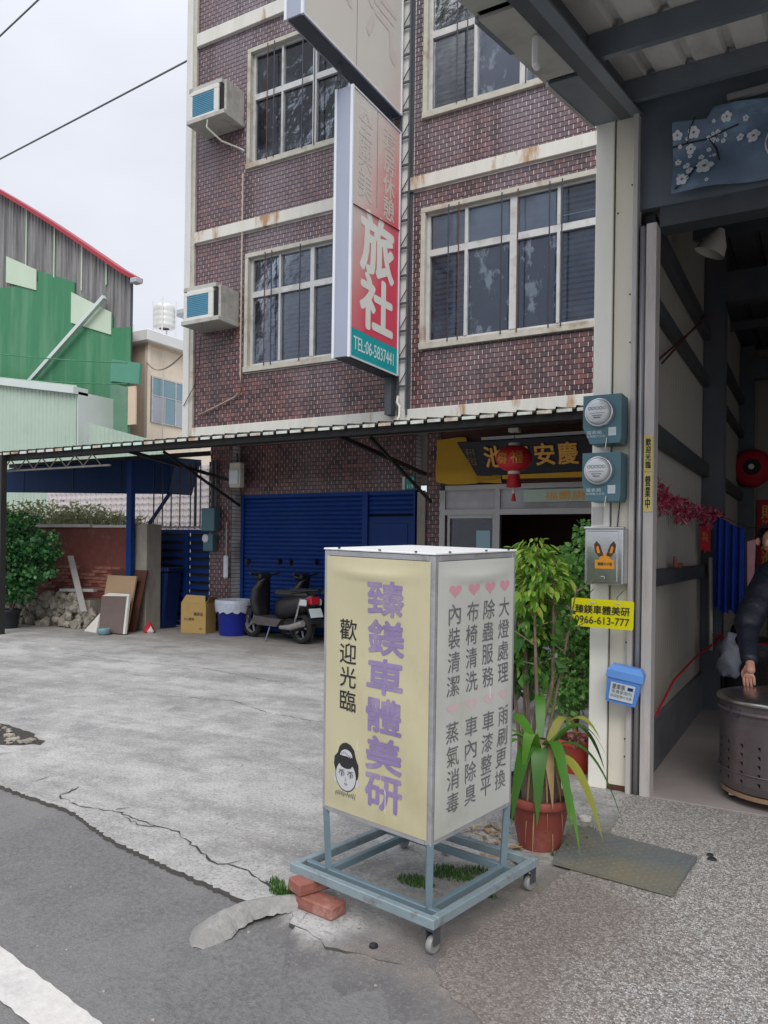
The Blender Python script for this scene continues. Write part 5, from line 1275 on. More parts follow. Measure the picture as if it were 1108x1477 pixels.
MB().box(-17.85, -17.40, 15.88, 15.93, 5.0, 6.12).build('side_panel', 'tan_and_shaded_cream', gb)
MB().prism([(-18.45, 15.86, 4.3), (-17.72, 15.86, 4.2), (-17.72, 15.86, 6.1), (-18.45, 15.86, 6.3)], (0, .06, 0)).build('side_panel', 'green_faded', gb)
sh_ = thing('mint_shed', 'low mint green corrugated shed with a pale eave in front of the green warehouse', 'shed', (-22, 14.5, 0))
q = corr_wall((-30, 14.6), (-18.35, 14.6), 0, lambda t: 7.9-.165*t+0, .17, .12, .02, (0, -1, 0)); q.build('sheet_wall', 'mint_sheet', sh_)
MB().prism([(-30, 14.45, 7.85), (-18.3, 14.45, 5.92), (-18.3, 14.45, 5.72), (-30, 14.45, 7.65)], (0, .5, 0)).build('eave', 'mint_trim', sh_)
MB().box(-18.35, -18.3, 14.62, 16, 0, 5.8).build('side_wall', 'mint_trim', sh_)
q = corr_wall((-18.2, 14.9), (-15.2, 14.9), 0, lambda t: 4.95-.25*t, .17, .12, .02, (0, -1, 0)); o = q.build('mint_leanto', 'mint_sheet'); tag(o, label='small mint corrugated lean-to roof end between the green warehouse and the brick building', cat='shed')
# cream house
ch = thing('cream_house', 'pale cream apartment house with wide windows and a white roof edge behind the brick building', 'building', (-22, 22, 0))
MB().box(-21.9, -21.3, 20.0, 34, 0, 8.75).build('wall', 'cream_wall', ch)
MB().box(-27, -21.9, 20.0, 34, 0, 8.74).box(-21.9, -21.3, 19.985, 19.999, 0, 8.74).build('side_wall', 'tan_and_shaded_cream', ch)
MB().box(-21.38, -21.24, 19.93, 20.07, 0, 8.75).build('drainpipe', 'cream_wall', ch)
MB().bev(-27, -20.95, 19.65, 34, 8.8, 9.22, .03).build('roof_edge', 'tank_white', ch)
MB().box(-27, -21.2, 19.9, 34, 8.74, 8.8).build('soffit', 'tan_and_shaded_cream', ch)
MB().bev(-23.2, -22.1, 19.5, 20.1, 9.0, 9.65, .03).build('parapet_block', 'tank_white', ch)
w_ = MB().box(-21.3, -21.27, 20.15, 23.6, 5.97, 7.66).build('window', 'alu_frame', ch); w_.data.materials[0] = MATS['wire_grey']
fm = MB()
for y in (20.15, 21.32, 22.45, 23.55): fm.box(-21.27, -21.24, y, y+.06, 5.97, 7.66)
for z in (5.97, 6.95, 7.61): fm.box(-21.27, -21.245, 20.21, 23.55, z, z+.04)
fm.box(-21.268, -21.25, 20.79, 20.83, 6.01, 6.95).box(-21.268, -21.25, 21.9, 21.94, 6.01, 6.95)
fm.build('frame', 'alu_frame', w_)
for y0_, y1_, z0_, z1_, mm in ((20.22, 20.78, 6.02, 6.94, 'roof_grey'), (20.84, 21.31, 6.02, 6.94, 'glass_blue'), (21.39, 21.89, 6.02, 6.94, 'roof_grey'), (21.95, 22.44, 6.02, 6.94, 'roof_grey'), (20.22, 21.31, 7.0, 7.6, 'glass_blue'), (21.39, 22.44, 7.0, 7.6, 'glass_blue'), (22.52, 23.54, 6.02, 7.6, 'glass_blue')):
    MB().box(-21.262, -21.255, y0_, y1_, z0_, z1_).build('pane', mm, w_)
for y in (20.6, 22.0): MB().tube([(-21.15, y, 8.7), (-21.15, y, 4)], .02, 6).build('conduit', 'board_pale', ch)
pipe('sagging cable strung across the cream house front', sag((-21.25, 19.9, 8.1), (-9.3, 9.55, 4.75), .30), .02, 'wire_tan', 'overhead_cable', 'cable')
pipe('thin cable low across the green warehouse wall', sag((-28, 15.2, 8.6), (-17, 15.2, 6.6), .15), .018, 'green_wall', 'overhead_cable', 'cable')
pipe('lower thin cable across the green warehouse wall', sag((-28, 15.2, 7.6), (-17, 15.2, 6.0), .12), .018, 'green_wall', 'overhead_cable', 'cable')
wt = thing('water_tank', 'white ribbed cylindrical water tank on a stand on the cream house roof', 'water tank', (-22.35, 21.8, 9.2))
prof = []
for i in range(13): prof.append((.38 + (.02 if i % 3 == 1 else 0), 9.95+i*.07))
prof = [(.2, 9.92)] + prof + [(.3, 10.85), (.0, 10.88)]
wt_c = (-22.35, 21.8, 0)
MB().lathe(prof, wt_c, 28, caps=False).build('tank', 'tank_white', wt, smooth=True)
for k in range(4): a = k*math.pi/2+.6; MB().tube([(wt_c[0]+.43*math.cos(a), wt_c[1]+.43*math.sin(a), 9.2), (wt_c[0]+.43*math.cos(a), wt_c[1]+.43*math.sin(a), 11.0)], .03, 6).build('stand_leg', 'tank_white', wt)
o = thing('roof_shelter', 'grey rooftop shelter beside the white water tank', 'shelter', (-22, 24, 9.2))
MB().box(-23.4, -21.2, 23.2, 26, 11.0, 11.15).build('roof', 'roof_grey', o); MB().box(-23.3, -21.5, 25.0, 25.1, 9.22, 11.0).build('back_wall', 'roof_grey', o)
for y in (23.3, 24.2): MB().box(-21.5, -21.4, y, y+.12, 9.22, 11.0).build('post', 'white_panel', o)

# ------------------------------------------------------------------ garage at the right
ga = thing('garage', 'steel garage with cream front column and dark open interior at the right edge', 'garage', (-1.0, 4.9, 0))
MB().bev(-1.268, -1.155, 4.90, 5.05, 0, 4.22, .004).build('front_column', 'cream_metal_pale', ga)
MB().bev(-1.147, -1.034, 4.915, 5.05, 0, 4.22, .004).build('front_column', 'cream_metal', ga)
MB().box(-1.156, -1.146, 4.94, 5.05, 0, 4.2).build('column_gap', 'room_dark', ga)
q = MB(); q.bev(-1.03, -1.0, 4.86, 4.98, 0, 4.2, .003); q.build('jamb', 'jamb_pink', ga)
q = MB(); q.tube([(-.972, 4.90, .0), (-.972, 4.90, 3.5)], .019, 12); q.build('guide_tube', 'jamb_grey', ga, smooth=True)
MB().box(-1.0, -.945, 4.93, 5.0, 0, 3.5).build('jamb_back', 'dark_steel', ga)
MB().bev(-.945, -.885, 4.86, 4.99, 0, 3.5, .003).build('jamb', 'jamb_pink', ga)
sc = MB()
for x, z in ((-1.045, 3.78), (-1.13, 3.62), (-1.045, 1.5), (-1.045, 1.05), (-1.045, .93), (-1.045, .33), (-1.045, .22), (-1.045, 2.8), (-1.05, 3.1)): sc.lathe([(.0, -.004), (.006, -.003), (.006, .0), (0, .0)], (x, 4.912, z), 8, Matrix.Rotation(R(90), 4, 'X'))
sc.build('screws', 'dark_steel', ga, kind='stuff')
rs = MB(); rs.box(-1.145, -1.04, 4.911, 4.9145, 0, .035); rs.build('rust_streak', 'wood_dark', ga)
MB().box(-1.03, 4.6, 4.93, 4.99, 3.62, 4.32).build('front_panel', 'slate_steel', ga)
MB().box(-.885, 4.6, 4.95, 5.1, 3.5, 3.62).build('lintel', 'dark_steel', ga)
# inner left wall
corr_wall((-1.0, 5.02), (-1.0, 12.2), .36, 4.35, .085, .058, .014, (1, 0, 0)).build('wall_sheet', 'garage_sheet', ga)
corr_wall((-1.02, 5.06), (-1.02, 12.2), .0, 4.35, .085, .058, -.014, (1, 0, 0)).build('outer_sheet', 'garage_sheet', ga)
MB().bev(-1.0, -.955, 5.02, 12.2, .01, .36, .005).build('wall_base', 'curb_dark', ga)
for z0, z1 in ((3.50, 3.62), (3.06, 3.14), (2.21, 2.33), (1.27, 1.38)): MB().bev(-.985, -.92, 5.02, 7.84, z0, z1, .004).bev(-.985, -.92, 8.06, 11.5, z0, z1, .004).build('purlin', 'dark_steel', ga)
for y in (7.85, 11.5): MB().box(-.985, -.80, y, y+.02, .01, 4.3).box(-.985, -.80, y+.18, y+.2, .01, 4.3).box(-.90, -.88, y+.02, y+.18, .01, 4.3).build('steel_column', 'dark_steel', ga)
for y in (7.85, 11.5): MB().box(-.8, 4.6, y+.02, y+.18, 3.86, 4.14).build('cross_beam', 'dark_steel', ga)
corrugated(-1.0, 4.6, .25, .18, .03, [(4.99, 4.32), (12.3, 4.42)]).build('roof_sheet', 'dark_steel', ga)
for y in (6.2, 7.1, 9.0, 10.2): MB().box(-1.0, 4.6, y, y+.06, 4.2, 4.3).build('roof_purlin', 'dark_steel', ga)
corr_wall((-1.0, 12.2), (4.6, 12.2), .0, 4.4, .2, .15, .02, (0, -1, 0)).build('back_wall', 'garage_sheet', ga)
MB().box(4.6, 4.65, 4.99, 12.2, 0, 4.4).build('right_wall', 'garage_sheet', ga)
for p, q_ in (((-.93, 5.1, 2.7), (-.90, 7.0, 3.45)), ((-.93, 5.35, 2.75), (-.90, 7.3, 3.6))): MB().tube([p, q_], .008, 6).build('brace_rod', 'bar_rust', ga)
MB().box(-1.0, 4.62, 12.22, 12.35, 4.2, 4.6).build('added_back_light_block', 'dark_steel', ga); MB().box(-1.06, -1.0, 5.06, 12.3, 4.3, 4.55).build('added_side_light_block', 'dark_steel', ga); MB().box(4.6, 4.7, 4.99, 12.3, 4.38, 4.6).build('added_side_light_block', 'dark_steel', ga)  # added strips closing the roof gaps so no daylight leaks into the garage
# canopy over the apron
def cz(y): return 4.2 + .25*(y-4.9)
cp = thing('canopy', 'sloping corrugated steel canopy over the garage apron at the top right', 'canopy', (-1.2, 4.9, 4.2))
def slope_box(x0, x1, y0, y1, d0, d1): return MB().prism([(x0, y0, cz(y0)+d0), (x0, y1, cz(y1)+d0), (x0, y1, cz(y1)+d1), (x0, y0, cz(y0)+d1)][::-1], (x1-x0, 0, 0))
slope_box(-1.12, -1.05, 2.5, 5.6, .0, .2).build('rafter', 'dark_steel', cp)
slope_box(-1.05, -.99, 2.5, 5.6, .0, .012).build('rafter_flange', 'slate_steel', cp)
slope_box(2.0, 2.08, 2.5, 4.95, .0, .2).build('rafter', 'dark_steel', cp)
slope_box(-1.30, -1.28, 2.45, 3.02, .03, .24).build('fascia', 'fascia_olive', cp); slope_box(-1.28, -1.12, 2.45, 2.98, .03, .045).build('fascia_return', 'fascia_olive', cp)
slope_box(-1.305, -1.28, 3.02, 3.45, .005, .24).build('fascia', 'slate_steel', cp)
slope_box(-1.28, -1.12, 3.0, 3.9, .005, .02).build('fascia_return', 'fascia_olive', cp); slope_box(-1.30, -1.28, 3.45, 3.95, .01, .24).build('fascia', 'fascia_olive', cp)
slope_box(-1.28, -1.12, 3.95, 4.9, .0, .018).build('fascia_return', 'slate_steel', cp); slope_box(-1.30, -1.28, 3.97, 4.89, -.005, .24).build('fascia', 'fascia_olive', cp)
MB().bev(-1.275, -1.03, 4.90, 5.05, 4.22, 4.30, .01).build('column_cap', 'dark_steel', cp)
for i, y in enumerate((2.5, 3.05, 3.9, 4.72)): slope_box(-1.05, 4.5, y-.03, y+.03, .03, .16).build('purlin', 'slate_steel', cp)
q = corrugated(-1.3, 4.5, .215, .15, .035, [(2.42, cz(2.42)+.163), (5.3, cz(5.3)+.163)]); q.build('roof_sheet', 'canopy_sheet', cp)
q = MB()
for y in (3.05, 3.9, 4.72):
    for x in (-.9, -.47, -.04, .39): q.bev(x, x+.05, y+.032, y+.06, cz(y)+.11, cz(y)+.16, .006)
q.build('clips', 'room_dark', cp, kind='stuff')
o = MB().bev(-1.15, -1.122, 3.30, 3.35, 3.66, 3.80, .008).build('junction_box', 'white_panel'); tag(o, label='small white junction box clipped to the canopy edge beam', cat='junction box')
# banner with blossom over the garage opening
bn = thing('blossom_banner', 'creased blue banner with white plum blossoms tied above the garage opening', 'banner', (0, 4.85, 3.6))
def bdisp(x, z): return .016*math.sin(7*x+13*z) + .024*math.sin(4.1*x-17*z+1) + .012*math.sin(16*x+9*z)
bm = bmesh.new(); nx, nz_ = 60, 20; g = [[None]*(nz_+1) for _ in range(nx+1)]
for i in range(nx+1):
    for j in range(nz_+1):
        x = -.80 + 2.3*i/nx; top = 4.12 + .03*math.sin(x*4) - (.06 if i < 6 else 0); z = 3.64 + (top-3.64)*j/nz_
        g[i][j] = bm.verts.new((x, 4.86+bdisp(x, z), z))
for i in range(nx):
    for j in range(nz_): bm.faces.new((g[i][j], g[i+1][j], g[i+1][j+1], g[i][j+1]))
q = MB(); q.add_bm(bm); bm.free(); q.build('cloth', 'banner_blue' if 'banner_blue' in MATS else mat('banner_blue', (.12, .18, .27), .5, 0, .3, 2.5, 0, 10, (.24, .40, .56), 1.9, .8, (.5, .66), stretch=(1, 1, 2)).name, bn, smooth=True)
rnd = random.Random(8); fl = MB(); ce = MB(); brn = MB()
def blossom(cx, czz, r):
    for k in range(5):
        a = k*2*math.pi/5+rnd.random()*.4; pts = []
        for t_ in range(10):
            b_ = 2*math.pi*t_/10; px = cx+r*.55*math.cos(a)+r*.42*math.cos(b_); pz = czz+r*.55*math.sin(a)+r*.42*math.sin(b_); pts.append((px, 4.855+bdisp(px, pz)-.004-k*.0004, pz))
        fl.poly(pts[::-1])
    pts = []
    for t_ in range(8): b_ = 2*math.pi*t_/8; px = cx+r*.2*math.cos(b_); pz = czz+r*.2*math.sin(b_); pts.append((px, 4.855+bdisp(px, pz)-.008, pz))
    ce.poly(pts[::-1])
for cx, czz, r in ((-.62, 3.77, .055), (-.74, 3.71, .04), (-.70, 3.90, .03), (-.68, 3.98, .035), (-.36, 3.88, .04), (-.5, 4.02, .03), (-.43, 3.90, .022), (-.77, 3.84, .02), (-.64, 3.84, .018), (-.72, 3.8, .022), (-.58, 3.93, .018), (-.77, 3.98, .03), (-.55, 3.96, .016), (-.60, 3.88, .014), (-.57, 3.84, .013), (-.7, 3.76, .022), (-.4, 3.99, .018), (-.1, 3.8, .04), (.2, 3.9, .05), (.5, 3.75, .045), (.7, 3.95, .04)): blossom(cx, czz, r)
for i in range(26): blossom(rnd.uniform(-.79, -.5), rnd.uniform(3.67, 4.02), rnd.uniform(.007, .014))
for pts in ([(-.80, 3.93), (-.70, 3.935), (-.60, 3.94), (-.52, 3.96), (-.44, 3.97)], [(-.72, 3.93), (-.70, 4.0), (-.67, 4.06)], [(-.6, 3.94), (-.56, 3.88), (-.54, 3.80)], [(-.78, 3.66), (-.7, 3.72), (-.66, 3.8)]):
    brn.tube([(x, 4.853+bdisp(x, z), z) for x, z in pts], .005, 4)
brn.build('branch', 'plaque_dark', bn, kind='stuff'); fl.build('blossoms', 'label_white', bn, kind='stuff'); ce.build('blossom_hearts', 'brick_red', bn, kind='stuff')
MB().tube([(-.235+.06*math.cos(R(a)), 4.845+bdisp(-.235, 3.8), 3.80+.08*math.sin(R(a))) for a in range(80, 300, 20)], .005, 5).build('circle_print', 'white_rod', bn)
MB().bar((-.5, 4.84, 4.13), (1.5, 4.84, 4.17), .03, .035).build('rail', 'alu_dull', bn)
# stickers on the jamb
for txt, z0, z1, lab in (('歡\n迎\n光\n臨', 1.985, 2.205, 'upper small yellow sticker reading 歡迎光臨 on the garage jamb'), ('營\n業\n中', 1.74, 1.98, 'lower small yellow sticker reading 營業中 on the garage jamb')):
    o = thing('sticker', lab, 'sticker', (-.915, 4.857, z0), group='yellow stickers on the garage jamb')
    MB().box(-.942, -.890, 4.854, 4.858, z0, z1).build('backing', 'yellow_sticker', o)
    q = MB(); q.add(put(text_mb(txt, .03, (z1-z0)*.82, .015), T(-.916, 4.852, (z0+z1)/2) @ FACE_S)); q.build('lettering', 'ink_black', o)

# electricity meters
def meter(z0, label):
    o = thing('electricity_meter', label, 'meter', (-1.16, 4.8, z0), group='electricity meters on the cream column')
    x0, x1, y0, y1 = -1.275, -1.045, 4.70, 4.88; h = .295
    q = MB(); q.prism([(x0, y0, z0+h), (x1, y0, z0+h), (x1, y0, z0+.03), (x1-.01, y0, z0), (x0+.045, y0, z0), (x0+.01, y0, z0+.08), (x0, y0, z0+.10)][::-1], (0, y1-y0, 0)); b_ = q.build('casing', 'meter_green', o)
    cx, czz = -1.172, z0+.185; Mx = Matrix.Rotation(R(90), 4, 'X')
    MB().lathe([(.088, -.0), (.09, .01), (.085, .03), (.078, .04), (.074, .03), (.074, .0)], (cx, y0, czz), 40, Mx, caps=False).build('ring', 'meter_ring', o, smooth=True)
    MB().lathe([(.074, .0), (.072, .05), (.066, .066), (.055, .072), (.0, .074)], (cx, y0, czz), 40, Mx, caps=False).build('glass', 'meter_glass', o, smooth=True)
    q = MB()
    for k in range(5): q.lathe([(.010, .0752), (.007, .0752)], (cx-.044+k*.022, y0, czz+.018), 12, Mx, caps=False)
    q.box(cx-.045, cx+.045, y0-.0765, y0-.0755, czz-.012, czz-.010); q.box(cx-.03, cx+.03, y0-.0765, y0-.0755, czz-.028, czz-.024); q.box(cx-.02, cx+.02, y0-.0765, y0-.0755, czz-.042, czz-.036)
    q.build('dials', 'ink_grey', o, kind='stuff')
    MB().box(x0+.155, x0+.20, y0-.003, y0-.0005, z0+.045, z0+.095).build('label', 'label_white', o)
    q = MB(); q.add(put(text_mb('日本', .034, .024, .01), T(x0+.178, y0-.004, z0+.07) @ FACE_S)); q.add(put(text_mb('電表箱', .09, .022, 0), T(x0+.07, y0-.002, z0+.068) @ FACE_S)); q.add(put(text_mb('台灣電力公司', .11, .014, 0), T(x0+.08, y0-.002, z0+.045) @ FACE_S)); q.build('print', 'plate_white', o)
    MB().bar((x0+.145, y0-.004, z0+.03), (x0+.138, y0-.006, z0-.035), .028, .004).build('seal_tag', 'print_pale', o)
meter(2.15, 'upper teal electricity meter box on the cream column'); meter(1.80, 'lower teal electricity meter box on the cream column')
o = MB().tube([(-1.09, 4.89, 1.80), (-1.10, 4.905, 1.72), (-1.105, 4.90, 1.64)], .004, 5).build('meter_wire', 'bar_dark'); tag(o, label='thin black wire between the lower meter and the steel box', cat='wire')
o = MB().box(-1.262, -1.195, 4.893, 4.897, 1.665, 1.775).build('paper_notice', 'board_pale'); tag(o, label='faded paper notice stuck on the cream column below the meters', cat='notice')
# stainless box with butterfly print
o = thing('steel_cabinet', 'shiny stainless steel cabinet with an orange butterfly shaped sticker on the cream column', 'cabinet', (-1.14, 4.8, 1.3))
x0, x1, y0 = -1.258, -1.03, 4.72
MB().bev(x0, x1, y0, 4.89, 1.295, 1.635, .006).build('body', 'steel_box', o)
MB().bev(x0+.012, x1-.03, y0-.01, y0, 1.31, 1.62, .004).build('door', 'steel_box', o)
MB().bev(x0-.004, x1+.006, y0-.02, y0+.05, 1.632, 1.645, .003).build('hood', 'steel_box', o)
q = MB(); q.bev(x0+.065, x0+.075+.105, y0-.0125, y0-.0105, 1.39, 1.445, .001); q.poly([(x0+.09, y0-.012, 1.445), (x0+.16, y0-.012, 1.445), (x0+.15, y0-.012, 1.475), (x0+.125, y0-.012, 1.485), (x0+.10, y0-.012, 1.475)]); q.build('sticker', 'orange_print', o)
wg = MB()
for s_ in (-1, 1):
    c_ = x0+.124
    wg.poly([(c_+s_*.008, y0-.0125, 1.47), (c_+s_*.030, y0-.0125, 1.535), (c_+s_*.052, y0-.0125, 1.558), (c_+s_*.066, y0-.0125, 1.535), (c_+s_*.058, y0-.0125, 1.49), (c_+s_*.035, y0-.0125, 1.462)][::s_])
wg.build('wings', 'wood_dark', o)
wg = MB()
for s_ in (-1, 1):
    c_ = x0+.124
    wg.poly([(c_+s_*.028, y0-.0135, 1.485), (c_+s_*.040, y0-.0135, 1.53), (c_+s_*.052, y0-.0135, 1.52), (c_+s_*.045, y0-.0135, 1.485)][::s_])
wg.build('wing_spots', 'orange_print', o)
q = MB(); q.add(put(text_mb('蝴蝶大小姐', .085, .02, .01), T(x0+.125, y0-.0135, 1.42) @ FACE_S)); q.build('print', 'ink_black', o)
MB().bev(x0+.10, x0+.125, y0-.016, y0-.01, 1.325, 1.345, .003).build('latch', 'chrome', o)
# yellow phone sign
Rz = Matrix.Rotation(R(1.3), 4, 'Y')
ys = thing('phone_sign', 'bright yellow hanging sign with shop name and mobile number on the cream column', 'sign', (-1.14, 4.68, 1.12), (0, R(1.3), 0))
q = MB(); pts = []
for cx, czz, a0 in ((.175, .075, 0), (-.175, .075, 90), (-.175, -.075, 180), (.175, -.075, 270)):
    for k in range(5): a = R(a0+k*22.5); pts.append((cx+.011*math.cos(a), 0, czz+.011*math.sin(a)))
q.prism(pts, (0, .006, 0)); q.build('plate', 'yellow_sign', ys, local=True)
q = MB(); q.add(put(text_mb('臻鎂車體美研', .325, .052, .016), T(0, -.002, .022) @ FACE_S)); q.add(put(text_mb('0966-613-777', .325, .045, .010), T(0, -.002, -.042) @ FACE_S)); q.build('lettering', 'ink_black', ys, local=True)
q = MB()
for x in (-.165, -.09, .09): q.tube([(x, .0, .075), (x-.01, .02, .10), (x+.01, .1, .14)], .0025, 5)
q.build('hanging_wire', 'dark_steel', ys, local=True)
MB().bev(-.075, -.045, -.003, 0, .058, .068, .001).bev(.075, .105, -.003, 0, .062, .07, .001).build('rivet_tape', 'white_rod', ys, local=True, kind='stuff')
# blue box
bb = thing('blue_leaflet_box', 'bright blue plastic lidded box with a white label fixed crooked on the garage jamb', 'box', (-1.045, 4.80, .575), (0, R(9), R(4)))
q = MB(); q.prism([(-.088, -.05, .0), (.088, -.05, .0), (.1, -.06, .15), (-.1, -.06, .15)], (0, .09, 0)); q.build('body', 'blue_box', bb, local=True)
q = MB(); q.prism([(-.108, -.068, .15), (.108, -.068, .15), (.108, -.068, .19), (.07, -.04, .235), (-.08, -.04, .235), (-.108, -.068, .19)][:2] + [(.108, -.068, .195), (-.108, -.068, .195)], (0, .11, 0)); q.build('lid', 'blue_box_light', bb, local=True)
q = MB(); k = 0
q.v = [(-.108, -.068, .195), (.108, -.068, .195), (.108, .042, .195), (-.108, .042, .195), (-.085, -.04, .228), (.085, -.04, .228), (.085, .03, .228), (-.085, .03, .228)]; q.f = [(4, 5, 6, 7), (0, 1, 5, 4), (1, 2, 6, 5), (2, 3, 7, 6), (3, 0, 4, 7)]
q.build('lid_top', 'blue_box_light', bb, local=True)
MB().prism([(-.07, -.0605, .02), (.07, -.0605, .02), (.072, -.0665, .125), (-.072, -.0665, .125)], (0, .004, 0)).build('label', 'label_white', bb, local=True)
q = MB(); Ml = lambda z: T(0, -.061-.008*(z/.15)*.75-.001, z) @ FACE_S
q.add(put(text_mb('愛車族', .075, .032, .015), T(-.022, -.0665, .103) @ FACE_S)); q.add(put(text_mb('免費索取刊', .12, .022, .0), T(0, -.0655, .072) @ FACE_S)); q.add(put(text_mb('歡迎取閱中古車', .125, .018, .0), T(0, -.0645, .045) @ FACE_S)); q.build('print', 'ink_grey', bb, local=True)
MB().bev(.03, .062, -.069, -.0665, .093, .112, .001).build('logo', 'blue_paint', bb, local=True)

# items inside the garage
dr = thing('steel_drum', 'perforated steel drum with a shiny lid on a wheeled board inside the garage', 'drum', (-.196, 5.212, 0))
N = 120; RR = .335; zs = [.10, .12, .16]
zz = .165
rowsz = [.10, .145]; 
for k in range(5): rowsz += [.15+k*.052, .15+k*.052+.026]
rowsz += [.44, .50, .56, .615]
q = MB(); rad = lambda z: RR*(1-.03*(z < .12)) * (1+.012*(z > .5))
for z in rowsz:
    for j in range(N): a = 2*math.pi*j/N; q.v.append((rad(z)*math.cos(a), rad(z)*math.sin(a), z))
for i in range(len(rowsz)-1):
    for j in range(N):
        hole = (j % 6 == 0) and any(abs(rowsz[i]-(.15+k*.052)) < 1e-6 for k in range(5))
        if hole: 
            a0, a1 = 2*math.pi*j/N, 2*math.pi*(j+1)/N; z0, z1 = rowsz[i], rowsz[i+1]; k = len(q.v)      # half of the slot is a pressed-in flap
            q.f.append((i*N+j, i*N+(j+1) % N, (i+1)*N+j)); continue
        q.f.append((i*N+j, i*N+(j+1) % N, (i+1)*N+(j+1) % N, (i+1)*N+j))
q.build('drum_wall', 'drum_steel', dr, local=True)
MB().lathe([(RR-.03, .10), (RR-.03, .6)], (0, 0, 0), 40, caps=False).build('drum_liner', 'room_dark', dr, local=True)
MB().lathe([(RR+.004, .205), (RR+.007, .21), (RR+.004, .215)], (0, 0, 0), 60, caps=False).lathe([(RR+.01, .55), (RR+.016, .56), (RR+.01, .575)], (0, 0, 0), 60, caps=False).build('hoop', 'drum_steel', dr, local=True)
MB().lathe([(RR+.005, .612), (RR+.018, .61), (RR+.022, .622), (RR+.016, .634), (RR-.03, .645), (.2, .665), (.1, .672), (0, .675)], (0, 0, 0), 64, caps=False).build('lid', 'lid_steel', dr, smooth=True, local=True)
MB().lathe([(0, .065), (RR-.01, .065), (RR-.01, .09), (0, .09)], (0, 0, 0), 48, caps=False).build('dolly_board', 'dolly_wood', dr, local=True)
for a in (-70, 20, 110, 200):
    x, y = .27*math.cos(R(a)), .27*math.sin(R(a))
    c_ = MB().lathe([(0, -.012), (.028, -.012), (.03, 0), (.028, .012), (0, .012)], (x, y, .042), 18, Matrix.Rotation(R(90), 4, 'X')).build('caster', 'tyre', dr, local=True)
    MB().box(x-.016, x+.016, y-.02, y-.014, .03, .066).box(x-.016, x+.016, y+.014, y+.02, .03, .066).build('fork', 'chrome', c_, local=False) if False else MB().box(x-.016, x+.016, y-.02, y-.014, .03, .066).box(x-.016, x+.016, y+.014, y+.02, .03, .066).build('caster_fork', 'chrome', dr, local=True)
hx = [(-.30*math.cos(R(t_)) , 0) for t_ in (0,)]
a = R(232); hp = lambda da, z: ((RR+.03)*math.cos(a+da), (RR+.03)*math.sin(a+da), z)
MB().tube([hp(-.09, .60), hp(-.10, .57), hp(-.07, .545), hp(.05, .54), hp(.09, .56), hp(.09, .59)], .004, 6).build('handle', 'bar_dark', dr, local=True)

def hanging(name, label, cat, mb, m, **k): o = mb.build(name, m, None, **k); tag(o, label=label, cat=cat); return o
rnd = random.Random(15)
# garland of pink ribbon
q = MB()
P_ = [Vector((-.93, 5.15, 1.92)), Vector((-.92, 5.7, 1.87)), Vector((-.9, 6.4, 1.85)), Vector((-.86, 7.2, 1.85)), Vector((-.82, 8.0, 1.84))]
for i in range(1500):
    t_ = rnd.random(); f = t_*4; k = min(int(f), 3); p = P_[k].lerp(P_[k+1], f-k)
    clump = .03 + .05*(math.sin(t_*19) > .1)
    p = p + Vector((rnd.uniform(-.02, .03), rnd.uniform(-.03, .03), rnd.uniform(-clump*1.6, clump*.6))); d = Vector((rnd.uniform(-1, 1), rnd.uniform(-1, 1), rnd.uniform(-1.4, .6))).normalized()*rnd.uniform(.025, .065); n_ = d.cross(Vector((rnd.random(), rnd.random(), rnd.random()))).normalized()*.011
    q.poly([p-n_, p+d*.5-n_*.5+Vector((0, 0, .008)), p+d, p+d*.5+n_])
o = hanging('ribbon_garland', 'tangled pink and red ribbon garland strung along the garage side wall', 'garland', q, 'pink_ribbon'); o['kind'] = 'stuff'
o = thing('red_tag', 'red paper tag with a ragged hem hanging under the garland', 'tag', (-.9, 7.45, 1.6))
MB().prism([(-.945, 7.45, 1.76), (-.86, 7.45, 1.76), (-.86, 7.45, 1.50), (-.885, 7.45, 1.525), (-.90, 7.45, 1.49), (-.92, 7.45, 1.53), (-.945, 7.45, 1.5)], (0, .004, 0)).build('paper', 'red_cloth', o)
q = MB().add(put(text_mb('出入\n平安', .045, .09, .01), T(-.903, 7.447, 1.64) @ FACE_S)); q.build('lettering', 'ink_gold', o)
for k, (x0_, x1_, zt, zb, lab) in enumerate(((-.83, -.71, 1.83, 1.0, 'left royal blue cloth hanging on a line inside the garage'), (-.71, -.58, 1.76, .98, 'right royal blue cloth hanging on a line inside the garage, next to the left one'))):
    bm = bmesh.new(); rows = []
    for i in range(17):
        t_ = i/16; x = x0_+(x1_-x0_)*t_; rows.append([bm.verts.new((x, 7.5+.035*math.sin(t_*14+k)*(.4+.6*j/8), zt-.06*t_+(zb-zt)*j/8+.015*math.sin(t_*9)*(j == 8))) for j in range(9)])
    for i in range(16):
        for j in range(8): bm.faces.new((rows[i][j], rows[i][j+1], rows[i+1][j+1], rows[i+1][j]))
    q = MB(); q.add_bm(bm); bm.free(); o = hanging('hanging_cloth', lab, 'cloth', q, 'blue_cloth', smooth=True); o['group'] = 'blue cloths hanging in the garage'
hanging('clothes_line', 'dark line carrying the blue cloths inside the garage', 'line', MB().tube([(-.95, 7.5, 1.9), (-.55, 7.52, 1.72), (.6, 7.5, 1.75)], .004, 5), 'bar_dark')
hanging('pink_towel', 'faded pink towel hanging just right of the blue cloths', 'towel', MB().prism([(-.57, 7.6, 1.6), (-.50, 7.6, 1.62), (-.52, 7.6, 1.0), (-.56, 7.6, .95)], (0, .02, 0)), 'ink_pink')
hanging('stick', 'upright pale stick standing beside the steel column inside the garage', 'stick', MB().tube([(-.86, 7.6, .60), (-.865, 7.6, 1.0), (-.875, 7.62, 1.45)], .017, 7), 'white_rod')
